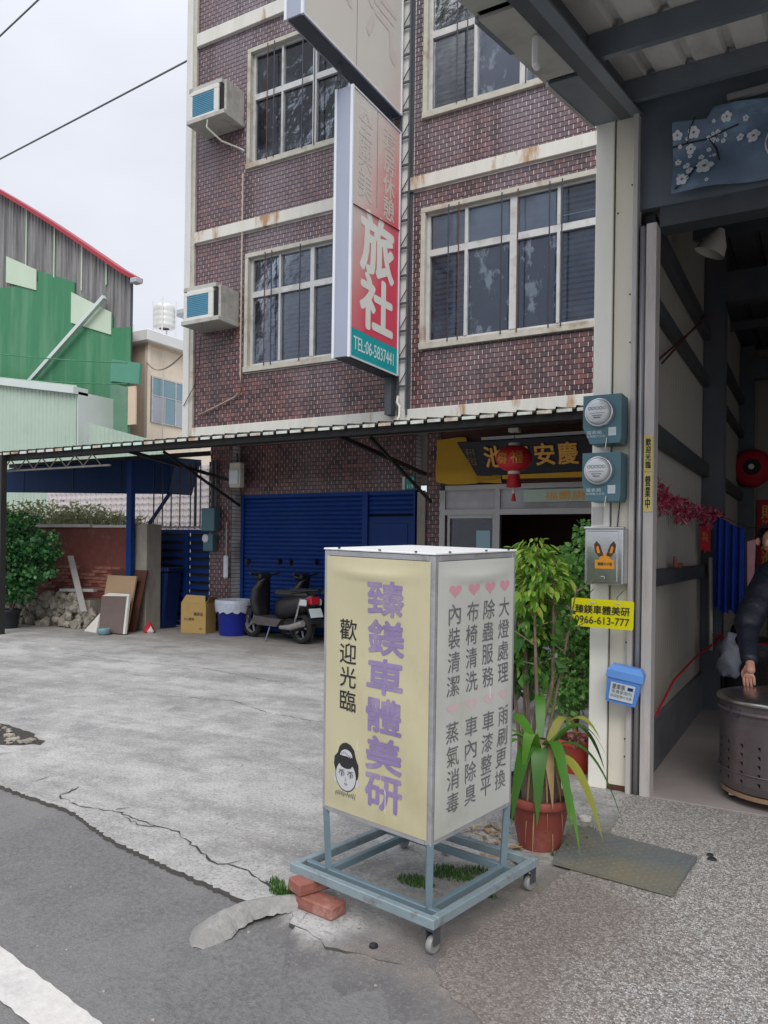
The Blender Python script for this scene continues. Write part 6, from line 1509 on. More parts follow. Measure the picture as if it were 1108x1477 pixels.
o = hanging('white_sack', 'small white plastic sack hanging low behind the drum', 'bag', (lambda q_: (setattr(q_, 'v', [(x+.018*math.sin(z*31+y*40), y+.018*math.sin(z*27+x*50), z+.012*math.sin(x*60)) for x, y, z in q_.v]), q_)[1])(MB().lathe([(.05, .40), (.08, .42), (.09, .48), (.1, .54), (.085, .6), (.09, .66), (.05, .71), (.03, .74), (.045, .79)], (-.69, 7.45, 0), 18)), 'liner', smooth=True)
hanging('red_hose', 'thin red hose looped low along the garage side wall and column', 'hose', MB().tube([(-.93, 5.3, .42), (-.93, 6.0, .55), (-.9, 7.0, .62), (-.84, 7.8, .66), (-.78, 7.7, .74), (-.72, 7.5, .62), (-.5, 7.3, .72), (-.1, 7.2, .74)], .009, 6), 'red_cloth')
q = MB(); 
for i in range(40): a = i*.5; q.v.append((0, 0, 0))
q = MB().tube([(-.8+.05*math.cos(t_*.7), 7.72, .68+.05*math.sin(t_*.7)) for t_ in range(26)], .008, 6); hanging('red_coil', 'coil of red rope tied at the foot of the steel column', 'rope', q, 'red_cloth')
q = MB().tube([(-.925, 5.94, 1.46), (-.925, 5.97, 1.40), (-.92, 6.08, 1.395), (-.92, 6.24, 1.40)], [.012, .018, .022, .014], 8); hanging('orange_glove', 'orange rag lying on the middle wall rail inside the garage', 'glove', q, 'brick_red')
o = thing('hanging_lamp', 'white conical work lamp hanging high inside the garage', 'lamp', (-.69, 6.0, 3.7)); Ml_ = Matrix.Rotation(R(25), 4, 'Y')
MB().lathe([(.11, -.06), (.09, .02), (.04, .10), (.03, .12)], (-.70, 6.0, 3.72), 20, Ml_, caps=False).build('shade', 'lamp_white', o, smooth=True); MB().tube([(-.68, 6.0, 3.82), (-.6, 6.0, 4.3)], .006, 6).build('cable', 'bar_dark', o)
MB().lathe([(0, -.04), (.03, -.03), (.03, .03), (0, .05)], (-.70, 6.0, 3.74), 12).build('bulb', 'meter_glass', o)
o = thing('red_fan', 'red wall fan or speaker with a dark round hub deep in the garage', 'fan', (-.6, 11.4, 2.6))
MB().lathe([(.0, .14), (.10, .13), (.20, .08), (.25, 0), (.25, -.25), (.2, -.3)], (-.80, 11.3, 2.63), 28, Matrix.Rotation(R(90), 4, 'X') @ Matrix.Rotation(R(8), 4, 'Y'), caps=False).build('housing', 'red_cloth', o, smooth=True)
MB().lathe([(.0, .16), (.10, .155), (.11, .12)], (-.80, 11.3, 2.63), 24, Matrix.Rotation(R(90), 4, 'X'), caps=False).build('hub', 'black_matte', o); MB().lathe([(.0, .175), (.035, .17), (.035, .15)], (-.80, 11.3, 2.63), 16, Matrix.Rotation(R(90), 4, 'X'), caps=False).build('cap', 'meter_face', o)
MB().bar((-.8, 11.3, 2.63), (-.5, 12.15, 2.7), .06, .06).build('arm', 'dark_steel', o)
for k, x in enumerate((-.78, -.36)):
    o = thing('door_couplet', ('left' if k == 0 else 'right') + ' tall red paper couplet with golden characters on the back wall of the garage', 'couplet', (x, 12.1, .9), group='red couplets on the garage back wall')
    MB().box(x-.0, x+.26, 12.12, 12.13, .6, 2.25).build('paper', 'red_cloth', o); q = MB().add(put(text_mb('財\n源\n廣\n進\n福\n滿\n門' if k == 0 else '生\n意\n興\n隆\n通\n四\n海', .16, 1.5, .01), T(x+.13, 12.117, 1.43) @ FACE_S)); q.build('lettering', 'ink_gold', o)
hanging('dark_sack', 'dark bundle standing behind the white sack inside the garage', 'bundle', MB().lathe([(.1, .0), (.16, .1), (.15, .5), (.1, .8), (.03, .9)], (-.62, 7.9, 0), 16), 'black_matte', smooth=True)
hanging('work_bench', 'dark low work bench behind the drum inside the garage', 'bench', MB().bev(-.75, 1.2, 8.3, 9.0, .55, .62).box(-.7, -.64, 8.35, 8.41, 0, .55).box(1.05, 1.11, 8.35, 8.41, 0, .55).box(-.7, -.64, 8.85, 8.91, 0, .55).box(1.05, 1.11, 8.85, 8.91, 0, .55), 'dark_steel')

# metal plate on the ground
mp_ = thing('metal_plate', 'grey chequered metal plate lying on the pebble apron in front of the garage', 'plate', (-.82, 3.8, .006))
MB().prism([(-1.145, 4.115, .012), (-1.085, 3.57, .012), (-.535, 3.505, .012), (-.50, 3.995, .012)], (0, 0, .014)).build('sheet', 'plate_metal', mp_)
q = MB(); rnd = random.Random(4)
for i in range(22):
    for j in range(18):
        u, v = (i+.5)/22, (j+.5)/18; x = (-1.145*(1-u)+-.50*u)*v + (-1.085*(1-u)+-.535*u)*(1-v); y = (4.115*(1-u)+3.995*u)*v + (3.57*(1-u)+3.505*u)*(1-v)
        a = R(45 if (i+j) % 2 else -45); c_, s_ = .010*math.cos(a), .010*math.sin(a); n0, n1 = -s_*.3, c_*.3; z = .0265; k = len(q.v)
        q.v += [(x-c_-n0, y-s_-n1, z), (x+c_-n0, y+s_-n1, z), (x+c_+n0, y+s_+n1, z), (x-c_+n0, y-s_+n1, z), (x-c_*.6, y-s_*.6, z+.002), (x+c_*.6, y+s_*.6, z+.002)]; q.f += [(k, k+1, k+5, k+4), (k+2, k+3, k+4, k+5), (k+1, k+2, k+5), (k+3, k, k+4)]
q.build('tread', 'plate_metal', mp_, kind='stuff')
q = MB(); 
for x, y, r in ((-.44, 4.05, .016), (-.455, 4.10, .012)): q.lathe([(r*1.5, .006), (r*1.2, .012), (r, .014), (r*.9, .007), (0, .007)], (x, y, 0), 12, caps=False)
hanging('anchor_hole', 'pair of small dark anchor stubs in the apron beside the metal plate', 'anchor', q, 'black_matte')
hanging('tin_lid', 'small round pale lid on the ground behind the metal plate', 'lid', MB().lathe([(.035, .002), (.035, .02), (.026, .022), (.024, .008), (0, .008)], (-1.12, 4.28, 0), 16, caps=False), 'board_pale')
hanging('bottle_cap', 'black crushed plastic cap on the cement in front of the sign stand', 'cap', MB().lathe([(.018, .001), (.016, .012), (.008, .016), (0, .012)], (-1.44, 2.50, 0), 10), 'black_plastic')

# ------------------------------------------------------------------ the sign stand in front
RZ = R(-10.9)
sg = thing('sign_stand', 'square four-sided standing sign box with yellow and white lettered panels on a blue steel base', 'sign', (-1.515, 2.985, 0), (0, 0, RZ))
# base: two parallel square rings of steel tube, sides cut so that they butt
q = MB(); H = .385; zb, zt = .105, .143; t_ = .032
for s_ in (-1, 1):
    q.bev(-H, H, s_*H-(t_ if s_ > 0 else 0), s_*H+(0 if s_ > 0 else t_), zb, zt, .003)
    q.bev(s_*H-(t_ if s_ > 0 else 0), s_*H+(0 if s_ > 0 else t_), -H+t_, H-t_, zb, zt, .003)
q.build('outer_frame', 'base_steel_light', sg, local=True)
q = MB(); G_ = .085; t2 = .026
IB = .266; ix, iy = .034, -.036
for s_ in (-1, 1):
    a = iy+s_*IB; q.bev(-H+t_, H-t_, a-t2/2, a+t2/2, zb+.004, zt-.003, .003)
for s_ in (-1, 1):
    a = ix+s_*IB; q.bev(a-t2/2, a+t2/2, iy-IB+t2/2, iy+IB-t2/2, zb+.004, zt-.003, .003)
q.build('inner_frame', 'base_steel', sg, local=True)
bxc = Vector((.034, -.036, 0)); hw = .288; Z0, Z1 = .375, 1.475
tilt_axis = Vector((math.cos(R(40.5)), math.sin(R(40.5)), 0)); piv = Vector((bxc.x+hw, bxc.y-hw, Z0))
MT = Matrix.Translation(piv) @ Matrix.Rotation(R(2.3), 4, tilt_axis) @ Matrix.Translation(-piv)
for sx_ in (-1, 1):
    for sy_ in (-1, 1):
        top = MT @ Vector((bxc.x+sx_*(hw-.012), bxc.y+sy_*(hw-.012), Z0+.01)); ft = Vector((bxc.x+sx_*(hw-.022), bxc.y+sy_*(hw-.022), zt-.003))
        MB().bar(ft, top, .026, .026).build('leg', 'base_steel', sg, local=True)
# the box: corner posts, rails, panels, top
def boxpart(mb, name, mm, parent=sg, **k):
    o = MB(); o.add(mb, MT @ Matrix.Translation(bxc)); return o.build(name, mm, parent, local=True, **k)
w = hw; c = .030
q = MB()
for sx_ in (-1, 1):
    for sy_ in (-1, 1):
        q = MB(); q.bev(min(sx_*w, sx_*(w-c)), max(sx_*w, sx_*(w-c)), min(sy_*w, sy_*(w-c)), max(sy_*w, sy_*(w-c)), Z0, Z1-.002, .003); boxpart(q, 'corner_post', 'sign_alu')
for sy_ in (-1, 1):
    for za, zb_ in ((Z0, Z0+.022), (Z1-.024, Z1-.002)):
        q = MB(); ya = sy_*w-(.02 if sy_ > 0 else 0); q.bev(-w+c, w-c, ya, ya+.02, za, zb_, .002); boxpart(q, 'rail', 'sign_alu')
        q = MB(); q.bev(ya, ya+.02, -w+c, w-c, za, zb_, .002); boxpart(q, 'rail', 'sign_alu')
q = MB(); q.bev(-w-.003, w+.003, -w-.003, w+.003, Z1, Z1+.008, .002)
boxpart(q, 'top_panel', 'top_white')
q = MB(); q.box(-w+.01, w-.01, -w+.01, w-.01, Z0+.004, Z0+.01); boxpart(q, 'bottom_panel', 'sign_side')
q = MB()
for x, y in ((-.2, -w-.004), (0.02, -w-.004), (.2, -w-.004), (w+.004, -.2), (w+.004, .05), (w+.004, .22)): q.box(x-.004, x+.004, y-.004, y+.004, Z1+.008, Z1+.013)
boxpart(q, 'screws', 'dark_steel', kind='stuff')
# printed vinyl, gently slack, folded round the posts; lettering follows the same surface
WP = (w-c+.012)*2; HP = Z1-Z0-.045; ZC = (Z0+Z1)/2 - .002
def slack(u, v):      # u, v in 0..1 from the top left
    e_ = min(u, 1-u, .12)/.12 * min(v, 1-v, .06)/.06
    return e_*(.0035*math.sin(9*v+3*u) + .0025*math.sin(5*u-14*v) + .003) + .008*math.exp(-((v-.045-.02*math.sin(u*3.1))/.012)**2)*(.2 < u or 1)*math.sin(u*math.pi)
def on_face(face, u, v, off=0):
    x = (u-.5)*WP; z = ZC+(.5-v)*HP; d_ = w + .002 + slack(u, v) + off
    return {'S': (x, -d_, z), 'E': (d_, x, z), 'N': (-x, d_, z), 'W': (-d_, -x, z)}[face]
def vinyl(face, mm):
    q = MB(); nu, nv = 24, 60
    for i in range(nu+1):
        for j in range(nv+1): q.v.append(on_face(face, i/nu, j/nv))
    for i in range(nu):
        for j in range(nv): k = i*(nv+1)+j; q.f.append((k, k+1, k+nv+2, k+nv+1))
    return boxpart(q, 'panel_print', mm, smooth=True)
for f_, mm in (('S', 'banner_yellow'), ('E', 'banner_white'), ('N', 'banner_yellow'), ('W', 'banner_white')): vinyl(f_, mm)
def face_text(face, txt, uc, vc, du, dv, offset, off=.0008, line=1.0):
    """txt fitted to du x dv (fractions of the panel) centred on (uc, vc)"""
    t_ = text_mb(txt, du, dv, offset, line); q = MB(); q.f = t_.f
    q.v = [on_face(face, uc+x, vc-y, off+z) for x, y, z in t_.v]; return q
def col_text(face, txt, uc, v0, v1, du, offset, off=.0008):
    q = MB(); n = len(txt); p_ = (v1-v0)/n
    for i, chh in enumerate(txt): q.add(face_text(face, chh, uc, v0+p_*(i+.5), du, p_*.86, offset, off))
    return q
for f_ in ('S', 'N'):
    boxpart(col_text(f_, '臻鎂車體美研', .60, .075, .95, .335, .036), 'lettering', 'ink_purple')
    boxpart(col_text(f_, '歡迎光臨', .235, .235, .605, .165, .010), 'lettering', 'ink_black')
def heart(face, uc, vc, du, dv):
    P = []
    for k in range(28):
        a = 2*math.pi*k/28; x = math.sin(a)**3; y = (13*math.cos(a)-5*math.cos(2*a)-2*math.cos(3*a)-math.cos(4*a))/16
        P.append(on_face(face, uc+x*du/2, vc-y*dv/2, .0008))
    return MB().poly(P[::-1])
for f_ in ('E', 'W'):
    for u_, (ta, tb) in ((.195, ('內裝清潔', '蒸氣消毒')), (.425, ('布椅清洗', '車內除臭')), (.645, ('除蟲服務', '車漆整平')), (.86, ('大燈處理', '雨刷更換'))):
        boxpart(col_text(f_, ta, u_, .150, .500, .150, .004), 'lettering', 'ink_grey'); boxpart(col_text(f_, tb, u_, .585, .93, .150, .004), 'lettering', 'ink_grey')
        boxpart(heart(f_, u_, .108, .15, .052), 'heart', 'ink_pink'); boxpart(heart(f_, u_, .540, .15, .045), 'heart', 'ink_pink_faded')
# shop emblem: a drawn face with piled-up hair, ears and jewelled comb
def disc(face, uc, vc, du, dv, off, a0=0, a1=360, n=28, tl=0):
    P = []
    for k in range(n+1 if a1-a0 < 360 else n):
        a = R(a0+(a1-a0)*k/n); x, y = du*math.cos(a), dv*math.sin(a); P.append(on_face(face, uc+x+tl*y, vc-y, off))
    return MB().poly(P[::-1])
def shape(face, pts, off): return MB().poly([on_face(face, u_, v_, off) for u_, v_ in pts])
F_ = 'S'; uc, vc = .235, .845
hair = [(.135, .850), (.112, .815), (.118, .785), (.150, .768), (.165, .742), (.195, .728), (.235, .722), (.280, .728), (.315, .745), (.335, .775), (.362, .80), (.366, .835), (.345, .872), (.325, .85), (.31, .81), (.24, .80), (.165, .81), (.14, .86)]
boxpart(shape(F_, hair[::-1], .0008), 'emblem_hair', 'ink_black')
boxpart(disc(F_, .238, .852, .108, .062, .0011), 'emblem_outline', 'ink_black')
boxpart(disc(F_, .238, .852, .101, .058, .0014), 'emblem_face', 'ink_face')
for u_ in (.128, .352): boxpart(disc(F_, u_, .872, .018, .016, .0009), 'emblem_ear', 'ink_face')
boxpart(disc(F_, .238, .775, .062, .026, .0011, 0, 180), 'emblem_comb', 'ink_face')
for k in range(6): boxpart(disc(F_, .192+k*.018, .768-.006*math.sin(k), .006, .006, .0014, n=10), 'emblem_bead', 'ink_lilac')
boxpart(disc(F_, .238, .803, .066, .020, .0017), 'emblem_fringe', 'ink_black')
boxpart(shape(F_, [(.17, .80), (.305, .80), (.29, .818), (.235, .822), (.185, .816)], .0019), 'emblem_fringe', 'ink_black')
for u_ in (.195, .285):
    boxpart(disc(F_, u_, .845, .030, .011, .0016), 'emblem_eye', 'ink_grey'); boxpart(disc(F_, u_, .848, .022, .009, .0018), 'emblem_eye', 'ink_face'); boxpart(disc(F_, u_+.003, .848, .010, .0085, .002), 'emblem_eye', 'ink_grey')
    boxpart(shape(F_, [(u_-.03, .832), (u_+.03, .829), (u_+.03, .832), (u_-.03, .835)][::-1], .0018), 'emblem_brow', 'ink_grey')
boxpart(disc(F_, .238, .884, .018, .005, .0018), 'emblem_mouth', 'ink_lilac'); boxpart(shape(F_, [(.234, .855), (.240, .872), (.230, .872)][::-1], .0018), 'emblem_nose', 'ink_grey')
q = MB(); rnd = random.Random(2)
pts = [on_face(F_, .125+.21*i/40, .925+.010*math.sin(i*1.7)*(.5+rnd.random()), .0012) for i in range(41)]
q.tube(pts, .0011, 4); boxpart(q, 'emblem_flourish', 'ink_grey')
# white scuffs of torn print
for u_, v0, v1, w_ in ((.62, .87, .955, .006), (.615, .855, .885, .012), (.345, .70, .745, .007), (.89, .72, .735, .004), (.12, .19, .2, .004)):
    boxpart(shape(F_, [(u_, v0), (u_+w_*.6, v0+.01), (u_+w_, v1), (u_+w_*.2, v1-.01)][::-1], .0024), 'scuff', 'top_white')
for u_, v0, v1, w_ in ((.66, .49, .545, .012),):
    boxpart(shape('E', [(u_, v0), (u_+w_, v0+.01), (u_+w_*.6, v1), (u_-w_*.2, v1-.01)], .0018), 'scuff', 'top_white')
# casters (upright, whatever the box does)
for sx_, sy_ in ((1, -1), (1, 1), (-1, 1)):
    x, y = sx_*(H-.03), sy_*(H-.03)
    k_ = MB(); k_.bev(x-.025, x+.025, y-.025, y+.025, .094, .105, .002); k_.bev(x-.020, x-.016, y-.012, y+.03, .035, .094, .001); k_.bev(x+.016, x+.020, y-.012, y+.03, .035, .094, .001)
    cc = k_.build('caster', 'dark_steel', sg, local=True)
    o = MB().lathe([(0, -.012), (.030, -.012), (.034, -.006), (.034, .006), (.030, .012), (0, .012)], (0, 0, 0), 20, Matrix.Rotation(R(90), 4, 'Y')); q = MB().add(o, T(x, y+.008, .034+(-.02 if sy_ < 0 and sx_ > 0 else 0)*0)); q.build('wheel', 'caster_grey', cc, local=True)
# bricks that prop up the corner
for (x, y, z, a, lab) in ((-1.775, 2.64, .0, -8, 'lower red brick flat on the cement under the left corner of the sign stand'), (-1.85, 2.70, .054, 66, 'upper red brick stacked crosswise under the left corner of the sign stand')):
    o = MB().bev(-.10, .10, -.048, .048, .0, .053, .006).build('red_brick', 'brick_red'); o.location = (x, y, z); o.rotation_euler = (0, 0, R(a)); MW[o.name] = Matrix.Translation((x, y, z)); tag(o, label=lab, cat='brick', group='bricks propping up the sign stand')

# ------------------------------------------------------------------ plants beside the sign
def pot(parent, x, y, r, h, mm='terracotta', soil=True):
    MB().lathe([(r*.66, 0), (r*.70, .015), (r*.93, h*.80), (r*.95, h*.82), (r*1.04, h*.83), (r*1.06, h*.86), (r*1.06, h*.98), (r*1.02, h), (r*.93, h), (r*.90, h*.88), (0, h*.86)], (x, y, 0), 40, caps=False).build('pot', mm, parent, smooth=True)
    if soil: MB().lathe([(r*.9, h*.9), (0, h*.93)], (x, y, 0), 20, caps=False).build('soil', 'soil', parent)
def strap(parent, base, az, length, rise, droop, width, mm='leaf_strap', tip=None, n=14, twist=0, name='leaf'):
    """arching strap leaf: starts at base, heads along azimuth az"""
    q = MB(); b_ = Vector(base); d = Vector((math.cos(az), math.sin(az), 0)); sd_ = Vector((-math.sin(az), math.cos(az), 0))
    for i in range(n+1):
        t_ = i/n; p = b_ + d*length*(t_*.95) + Vector((0, 0, rise*math.sin(min(1, t_*1.05)*math.pi*.5)*1.0 - droop*t_**2.4))
        w_ = width*(.55+.9*t_ if t_ < .4 else .91*(1-((t_-.4)/.6)**2.2)+.0)*.5 + .0005
        f_ = .22*w_
        s2 = sd_*math.cos(twist*t_) + Vector((0, 0, 1))*math.sin(twist*t_)
        q.v += [tuple(p - s2*w_ + Vector((0, 0, f_))), tuple(p), tuple(p + s2*w_ + Vector((0, 0, f_)))]
    for i in range(n): k = 3*i; q.f += [(k, k+3, k+4, k+1), (k+1, k+4, k+5, k+2)]
    o = q.build(name, mm, parent, smooth=True); return o
PX0, PY0 = -1.225, 3.80
sp_ = thing('spider_lily', 'strap-leaved lily with bulbous trunk in a large terracotta pot behind the sign stand', 'potted plant', (PX0, PY0, 0))
pot(sp_, PX0, PY0, .155, .26)
MB().lathe([(.09, .2), (.095, .28), (.08, .36), (.065, .44), (.05, .50), (.03, .54)], (PX0+.0, PY0, 0), 20, caps=False).build('trunk', 'bark', sp_, smooth=True)
B = (PX0, PY0, .50)
rnd = random.Random(9)
for az, l_, ri, dr_, w_, tw in ((R(8), .42, .16, .52, .050, .2), (R(-20), .36, .10, .42, .062, -.2), (R(-48), .33, .20, .50, .058, .1), (R(30), .36, .24, .36, .042, .1), (R(-75), .22, .16, .46, .075, 0), (R(200), .33, .2, .34, .055, .3), (R(230), .32, .22, .45, .065, .2), (R(255), .25, .13, .45, .075, 0),
                           (R(150), .3, .26, .25, .06, 0), (R(110), .25, .30, .15, .05, .4), (R(70), .3, .28, .22, .05, -.4), (R(185), .3, .15, .4, .06, 0), (R(-100), .18, .25, .35, .06, .3), (R(55), .45, .28, .4, .045, -.2), (R(-5), .30, .3, .2, .045, .1), (R(20), .26, .05, .35, .04, 0), (R(-32), .28, .05, .46, .04, .2)):
    strap(sp_, (B[0]+.03*math.cos(az), B[1]+.03*math.sin(az), B[2]+rnd.uniform(-.05, .02)), az, l_*rnd.uniform(.9, 1.1), ri, dr_, w_*1.2, twist=tw+rnd.uniform(-.35, .35), mm='leaf_strap_old' if rnd.random() < .12 else 'leaf_strap')
strap(sp_, (B[0]+.02, B[1]-.03, B[2]), R(-52), .16, .10, .36, .065, 'dry_leaf', name='dry_leaf', twist=.5)
for i in range(13):
    az = R(-130+i*22+rnd.uniform(-8, 8)); strap(sp_, (PX0+.07*math.cos(az), PY0+.07*math.sin(az), .48-.02*(i % 3)), az, rnd.uniform(.06, .13), .02, rnd.uniform(.30, .52), rnd.uniform(.012, .028), 'dry_leaf', name='dry_leaf', twist=rnd.uniform(-1.5, 1.5))
# broad-leaved shrub: bare stems, lime leaves hanging at the top
shb = thing('broadleaf_shrub', 'tall bare-stemmed shrub with lime green leaves between sign stand and cream column', 'shrub', (-1.42, 4.15, 0))
pot(shb, -1.42, 4.15, .14, .22, 'black_pot')
rnd = random.Random(10); tips = []
for (dx, dy, tx, ty, tz, r) in ((-.02, 0, -1.42, 4.1, 1.40, .019), (.03, .02, -1.27, 4.12, 1.36, .015), (-.04, .01, -1.5, 4.2, 1.25, .012), (.02, -.03, -1.33, 3.98, 1.22, .013), (.05, .03, -1.16, 4.2, 1.30, .010), (.0, .04, -1.36, 4.2, 1.45, .010)):
    b0 = Vector((-1.42+dx, 4.15+dy, .18)); t1 = Vector((tx, ty, tz)); mid = b0.lerp(t1, .5)+Vector((rnd.uniform(-.05, .05), rnd.uniform(-.04, .04), 0))
    st_ = MB().tube([b0, b0.lerp(mid, .5)+Vector((rnd.uniform(-.015, .015), 0, 0)), mid, mid.lerp(t1, .6), t1], [r, r*.95, r*.8, r*.6, r*.3], 7).build('stem', 'bark', shb)
    for k in range(4):
        a = rnd.uniform(0, 6.28); s0 = mid.lerp(t1, .35+.2*k); e0 = s0+Vector((.16*math.cos(a), .12*math.sin(a), rnd.uniform(.0, .12))); MB().tube([s0, e0], [.005, .002], 5).build('twig', 'bark', st_); tips += [s0.lerp(e0, f) for f in (.5, .8, 1)]
    tips.append(t1)
def leafmesh(L_, W_, mm, fold=.25):
    q = MB(); n = 6
    for i in range(n+1):
        t_ = i/n; wd = W_*math.sin(min(1, t_*1.12)*math.pi)**.75*.5 if 0 < t_ < .89 else .0006; z = -.18*L_*t_*t_
        q.v += [(t_*L_, -wd, z+fold*wd), (t_*L_, 0, z), (t_*L_, wd, z+fold*wd)]
    for i in range(n): k = 3*i; q.f += [(k, k+3, k+4, k+1), (k+1, k+4, k+5, k+2)]
    return q.mesh('leaf', mm, True)
LM = [leafmesh(.075, .036, 'leaf_lime'), leafmesh(.06, .028, 'leaf_lime'), leafmesh(.09, .038, 'leaf_lime', .4)]; LD = [leafmesh(.08, .045, 'leaf_mid'), leafmesh(.065, .036, 'leaf_mid')]
def put_leaf(parent, me, p, az, pitch, roll, s_=1):
    M = T(*p) @ Matrix.Rotation(az, 4, 'Z') @ Matrix.Rotation(pitch, 4, 'Y') @ Matrix.Rotation(roll, 4, 'X') @ Matrix.Scale(s_, 4)
    return link(me, 'leaf', parent, M=MW[parent.name].inverted() @ M)
for i in range(290):
    if i < 70: c_ = rnd.choice(tips); p = c_ + Vector((rnd.gauss(0, .03), rnd.gauss(0, .03), rnd.gauss(0, .03)))
    else:      # crown reads as tiers of drooping leaves
        tier = rnd.choice([(1.45, .10, -1.42), (1.40, .15, -1.36), (1.33, .22, -1.28), (1.29, .24, -1.26), (1.21, .24, -1.30), (1.14, .2, -1.33), (1.02, .13, -1.42)])
        a = rnd.uniform(0, 6.28); r_ = tier[1]*math.sqrt(rnd.random()); p = Vector((tier[2]+r_*math.cos(a)*1.05, 4.12+r_*math.sin(a)*.8, tier[0]+rnd.gauss(0, .018)))
    lim = -1.30 if p.z < 1.27 else -1.20
    if p.x > lim: p.x = lim - rnd.random()*.12
    low = p.z < 1.17
    put_leaf(shb, rnd.choice(LD if low or rnd.random() < .12 else LM), p, rnd.uniform(0, 6.28), R(rnd.uniform(25, 78)), rnd.uniform(-.6, .6), rnd.uniform(.75, 1.3))
rnd = random.Random(61); q = MB()
for tz, rr_, tx in ((1.45, .10, -1.44), (1.40, .16, -1.38), (1.34, .2, -1.33), (1.29, .22, -1.32), (1.22, .22, -1.34), (1.12, .2, -1.38), (1.02, .16, -1.44), (.9, .14, -1.46), (1.5, .09, -1.40)):
    for i in range(130):
        a = rnd.uniform(0, 6.28); r_ = rr_*math.sqrt(rnd.random()); p = Vector((tx+r_*math.cos(a)*1.05, 4.2+r_*math.sin(a), tz+rnd.gauss(0, .03))); p.x = min(p.x, (-1.31 if p.z < 1.28 else -1.22)-rnd.random()*.08); L_ = rnd.uniform(.04, .075)
        d = Vector((math.cos(a)*.7, math.sin(a)*.7, rnd.uniform(-1.1, .1))).normalized(); n_ = d.cross(Vector((rnd.gauss(0, .4), rnd.gauss(0, .4), 1))).normalized()*L_*.24; up = n_.cross(d).normalized()*L_*.07
        q.poly([p, p+d*L_*.35+n_*.9+up, p+d*L_*.7+n_*.7+up, p+d*L_]); q.poly([p, p+d*L_, p+d*L_*.7-n_*.7+up, p+d*L_*.35-n_*.9+up])
q.build('foliage', 'leaf_lime', shb, kind='stuff')
leaf_cloud(rnd, [(-1.42, 4.2, 1.0, .15, 1, .9), (-1.35, 4.15, .88, .12, 1, 1), (-1.48, 4.25, .8, .14, 1, .9), (-1.3, 4.25, 1.12, .12, 1, .8)], 330, .065, .4, .7).build('lower_foliage', 'leaf_mid', shb, kind='stuff')
# fine-leaved bush in the red pot behind the column
fb = thing('fine_leaved_bush', 'fine-leaved green bush in a red plastic pot just behind the cream column', 'bush', (-1.45, 5.2, 0))
pot(fb, -1.43, 5.2, .14, .23, 'plastic_pot')
rnd = random.Random(44)
leaf_cloud(rnd, [(-1.42, 5.2, 1.45, .14, 1, .7), (-1.5, 5.15, 1.3, .2, 1, .8), (-1.38, 5.2, 1.1, .2, 1, 1), (-1.5, 5.2, .9, .2, 1, 1), (-1.62, 5.1, .8, .16, 1, 1), (-1.42, 5.15, .65, .2, 1, 1), (-1.5, 5.1, .5, .16, 1, .9), (-1.36, 5.15, 1.62, .08, 1, 1), (-1.3, 5.15, .8, .12, 1, 1.3), (-1.32, 5.15, 1.15, .1, 1, 1.5)], 4200, .04, .4).build('foliage', 'leaf_fine', fb)
q = MB()
for i in range(8): a = rnd.uniform(0, 6.28); q.tube([(-1.43, 5.2, .2), (-1.45+.08*math.cos(a), 5.18+.08*math.sin(a), .7), (-1.45+.14*math.cos(a), 5.18+.1*math.sin(a), 1.35)], [.009, .006, .003], 5)
q.build('stems', 'bark', fb)
hanging('orange_flower', 'small orange flowers at the rim of the red plastic pot', 'flower', leaf_cloud(rnd, [(-1.38, 5.03, .27, .045, 1, 1)], 60, .03), 'brick_red')
# grey plastic bag hanging in the shrub
bm = bmesh.new(); rows = []
for i in range(11):
    t_ = i/10; wd = .03+.075*math.sin(min(1, t_*1.25)*math.pi*.5) if t_ < .85 else .09*(1-t_)/.15*.6+.02
    rows.append([bm.verts.new((-1.47+wd*math.cos(2*math.pi*j/16)*(1+.12*math.sin(j*3+i)), 4.5+wd*.55*math.sin(2*math.pi*j/16), 1.07-.26*t_)) for j in range(16)])
for i in range(10):
    for j in range(16): k = (j+1) % 16; bm.faces.new((rows[i][j], rows[i+1][j], rows[i+1][k], rows[i][k]))
q = MB(); q.add_bm(bm); bm.free(); pb = thing('plastic_bag', 'grey white plastic bag hanging among the shrub stems', 'bag', (-1.47, 4.5, .8)); q.build('sack', 'bag_white', pb, smooth=True)
MB().tube([(-1.54, 4.5, 1.05), (-1.52, 4.5, 1.14), (-1.47, 4.5, 1.19), (-1.41, 4.5, 1.14), (-1.39, 4.5, 1.05)], .006, 5).build('handle', 'bag_white', pb)
scooter('third grey scooter parked nose first toward the street, glimpsed through the shrub', (-2.25, 6.9, 0), R(75))

# ------------------------------------------------------------------ person at the drum
def skin(name, verts, edges, radii, mm, parent, sub=2, root=0):
    me = bpy.data.meshes.new('t'); me.from_pydata(verts, edges, []); o = bpy.data.objects.new('t', me); COL.objects.link(o)
    md_ = o.modifiers.new('s', 'SKIN'); md_.use_smooth_shade = True
    for i, r in enumerate(radii): me.skin_vertices[0].data[i].radius = (r, r) if not isinstance(r, tuple) else r
    for i in range(len(verts)): me.skin_vertices[0].data[i].use_root = (i == root)
    s_ = o.modifiers.new('u', 'SUBSURF'); s_.levels = sub; s_.render_levels = sub
    dg = bpy.context.evaluated_depsgraph_get(); m2 = bpy.data.meshes.new_from_object(o.evaluated_get(dg)); bpy.data.objects.remove(o); bpy.data.meshes.remove(me)
    m2.materials.clear(); m2.materials.append(MATS[mm]); m2.polygons.foreach_set('use_smooth', [True]*len(m2.polygons))
    m2.transform(MW[parent.name].inverted() if parent else Matrix()); m2.name = name
    return link(m2, name, parent)
OX = -.03
pe = thing('person', 'person in dark quilted jacket leaning over the steel drum, hand on its lid', 'person', (-.05+OX, 5.95, .012))
V = {}
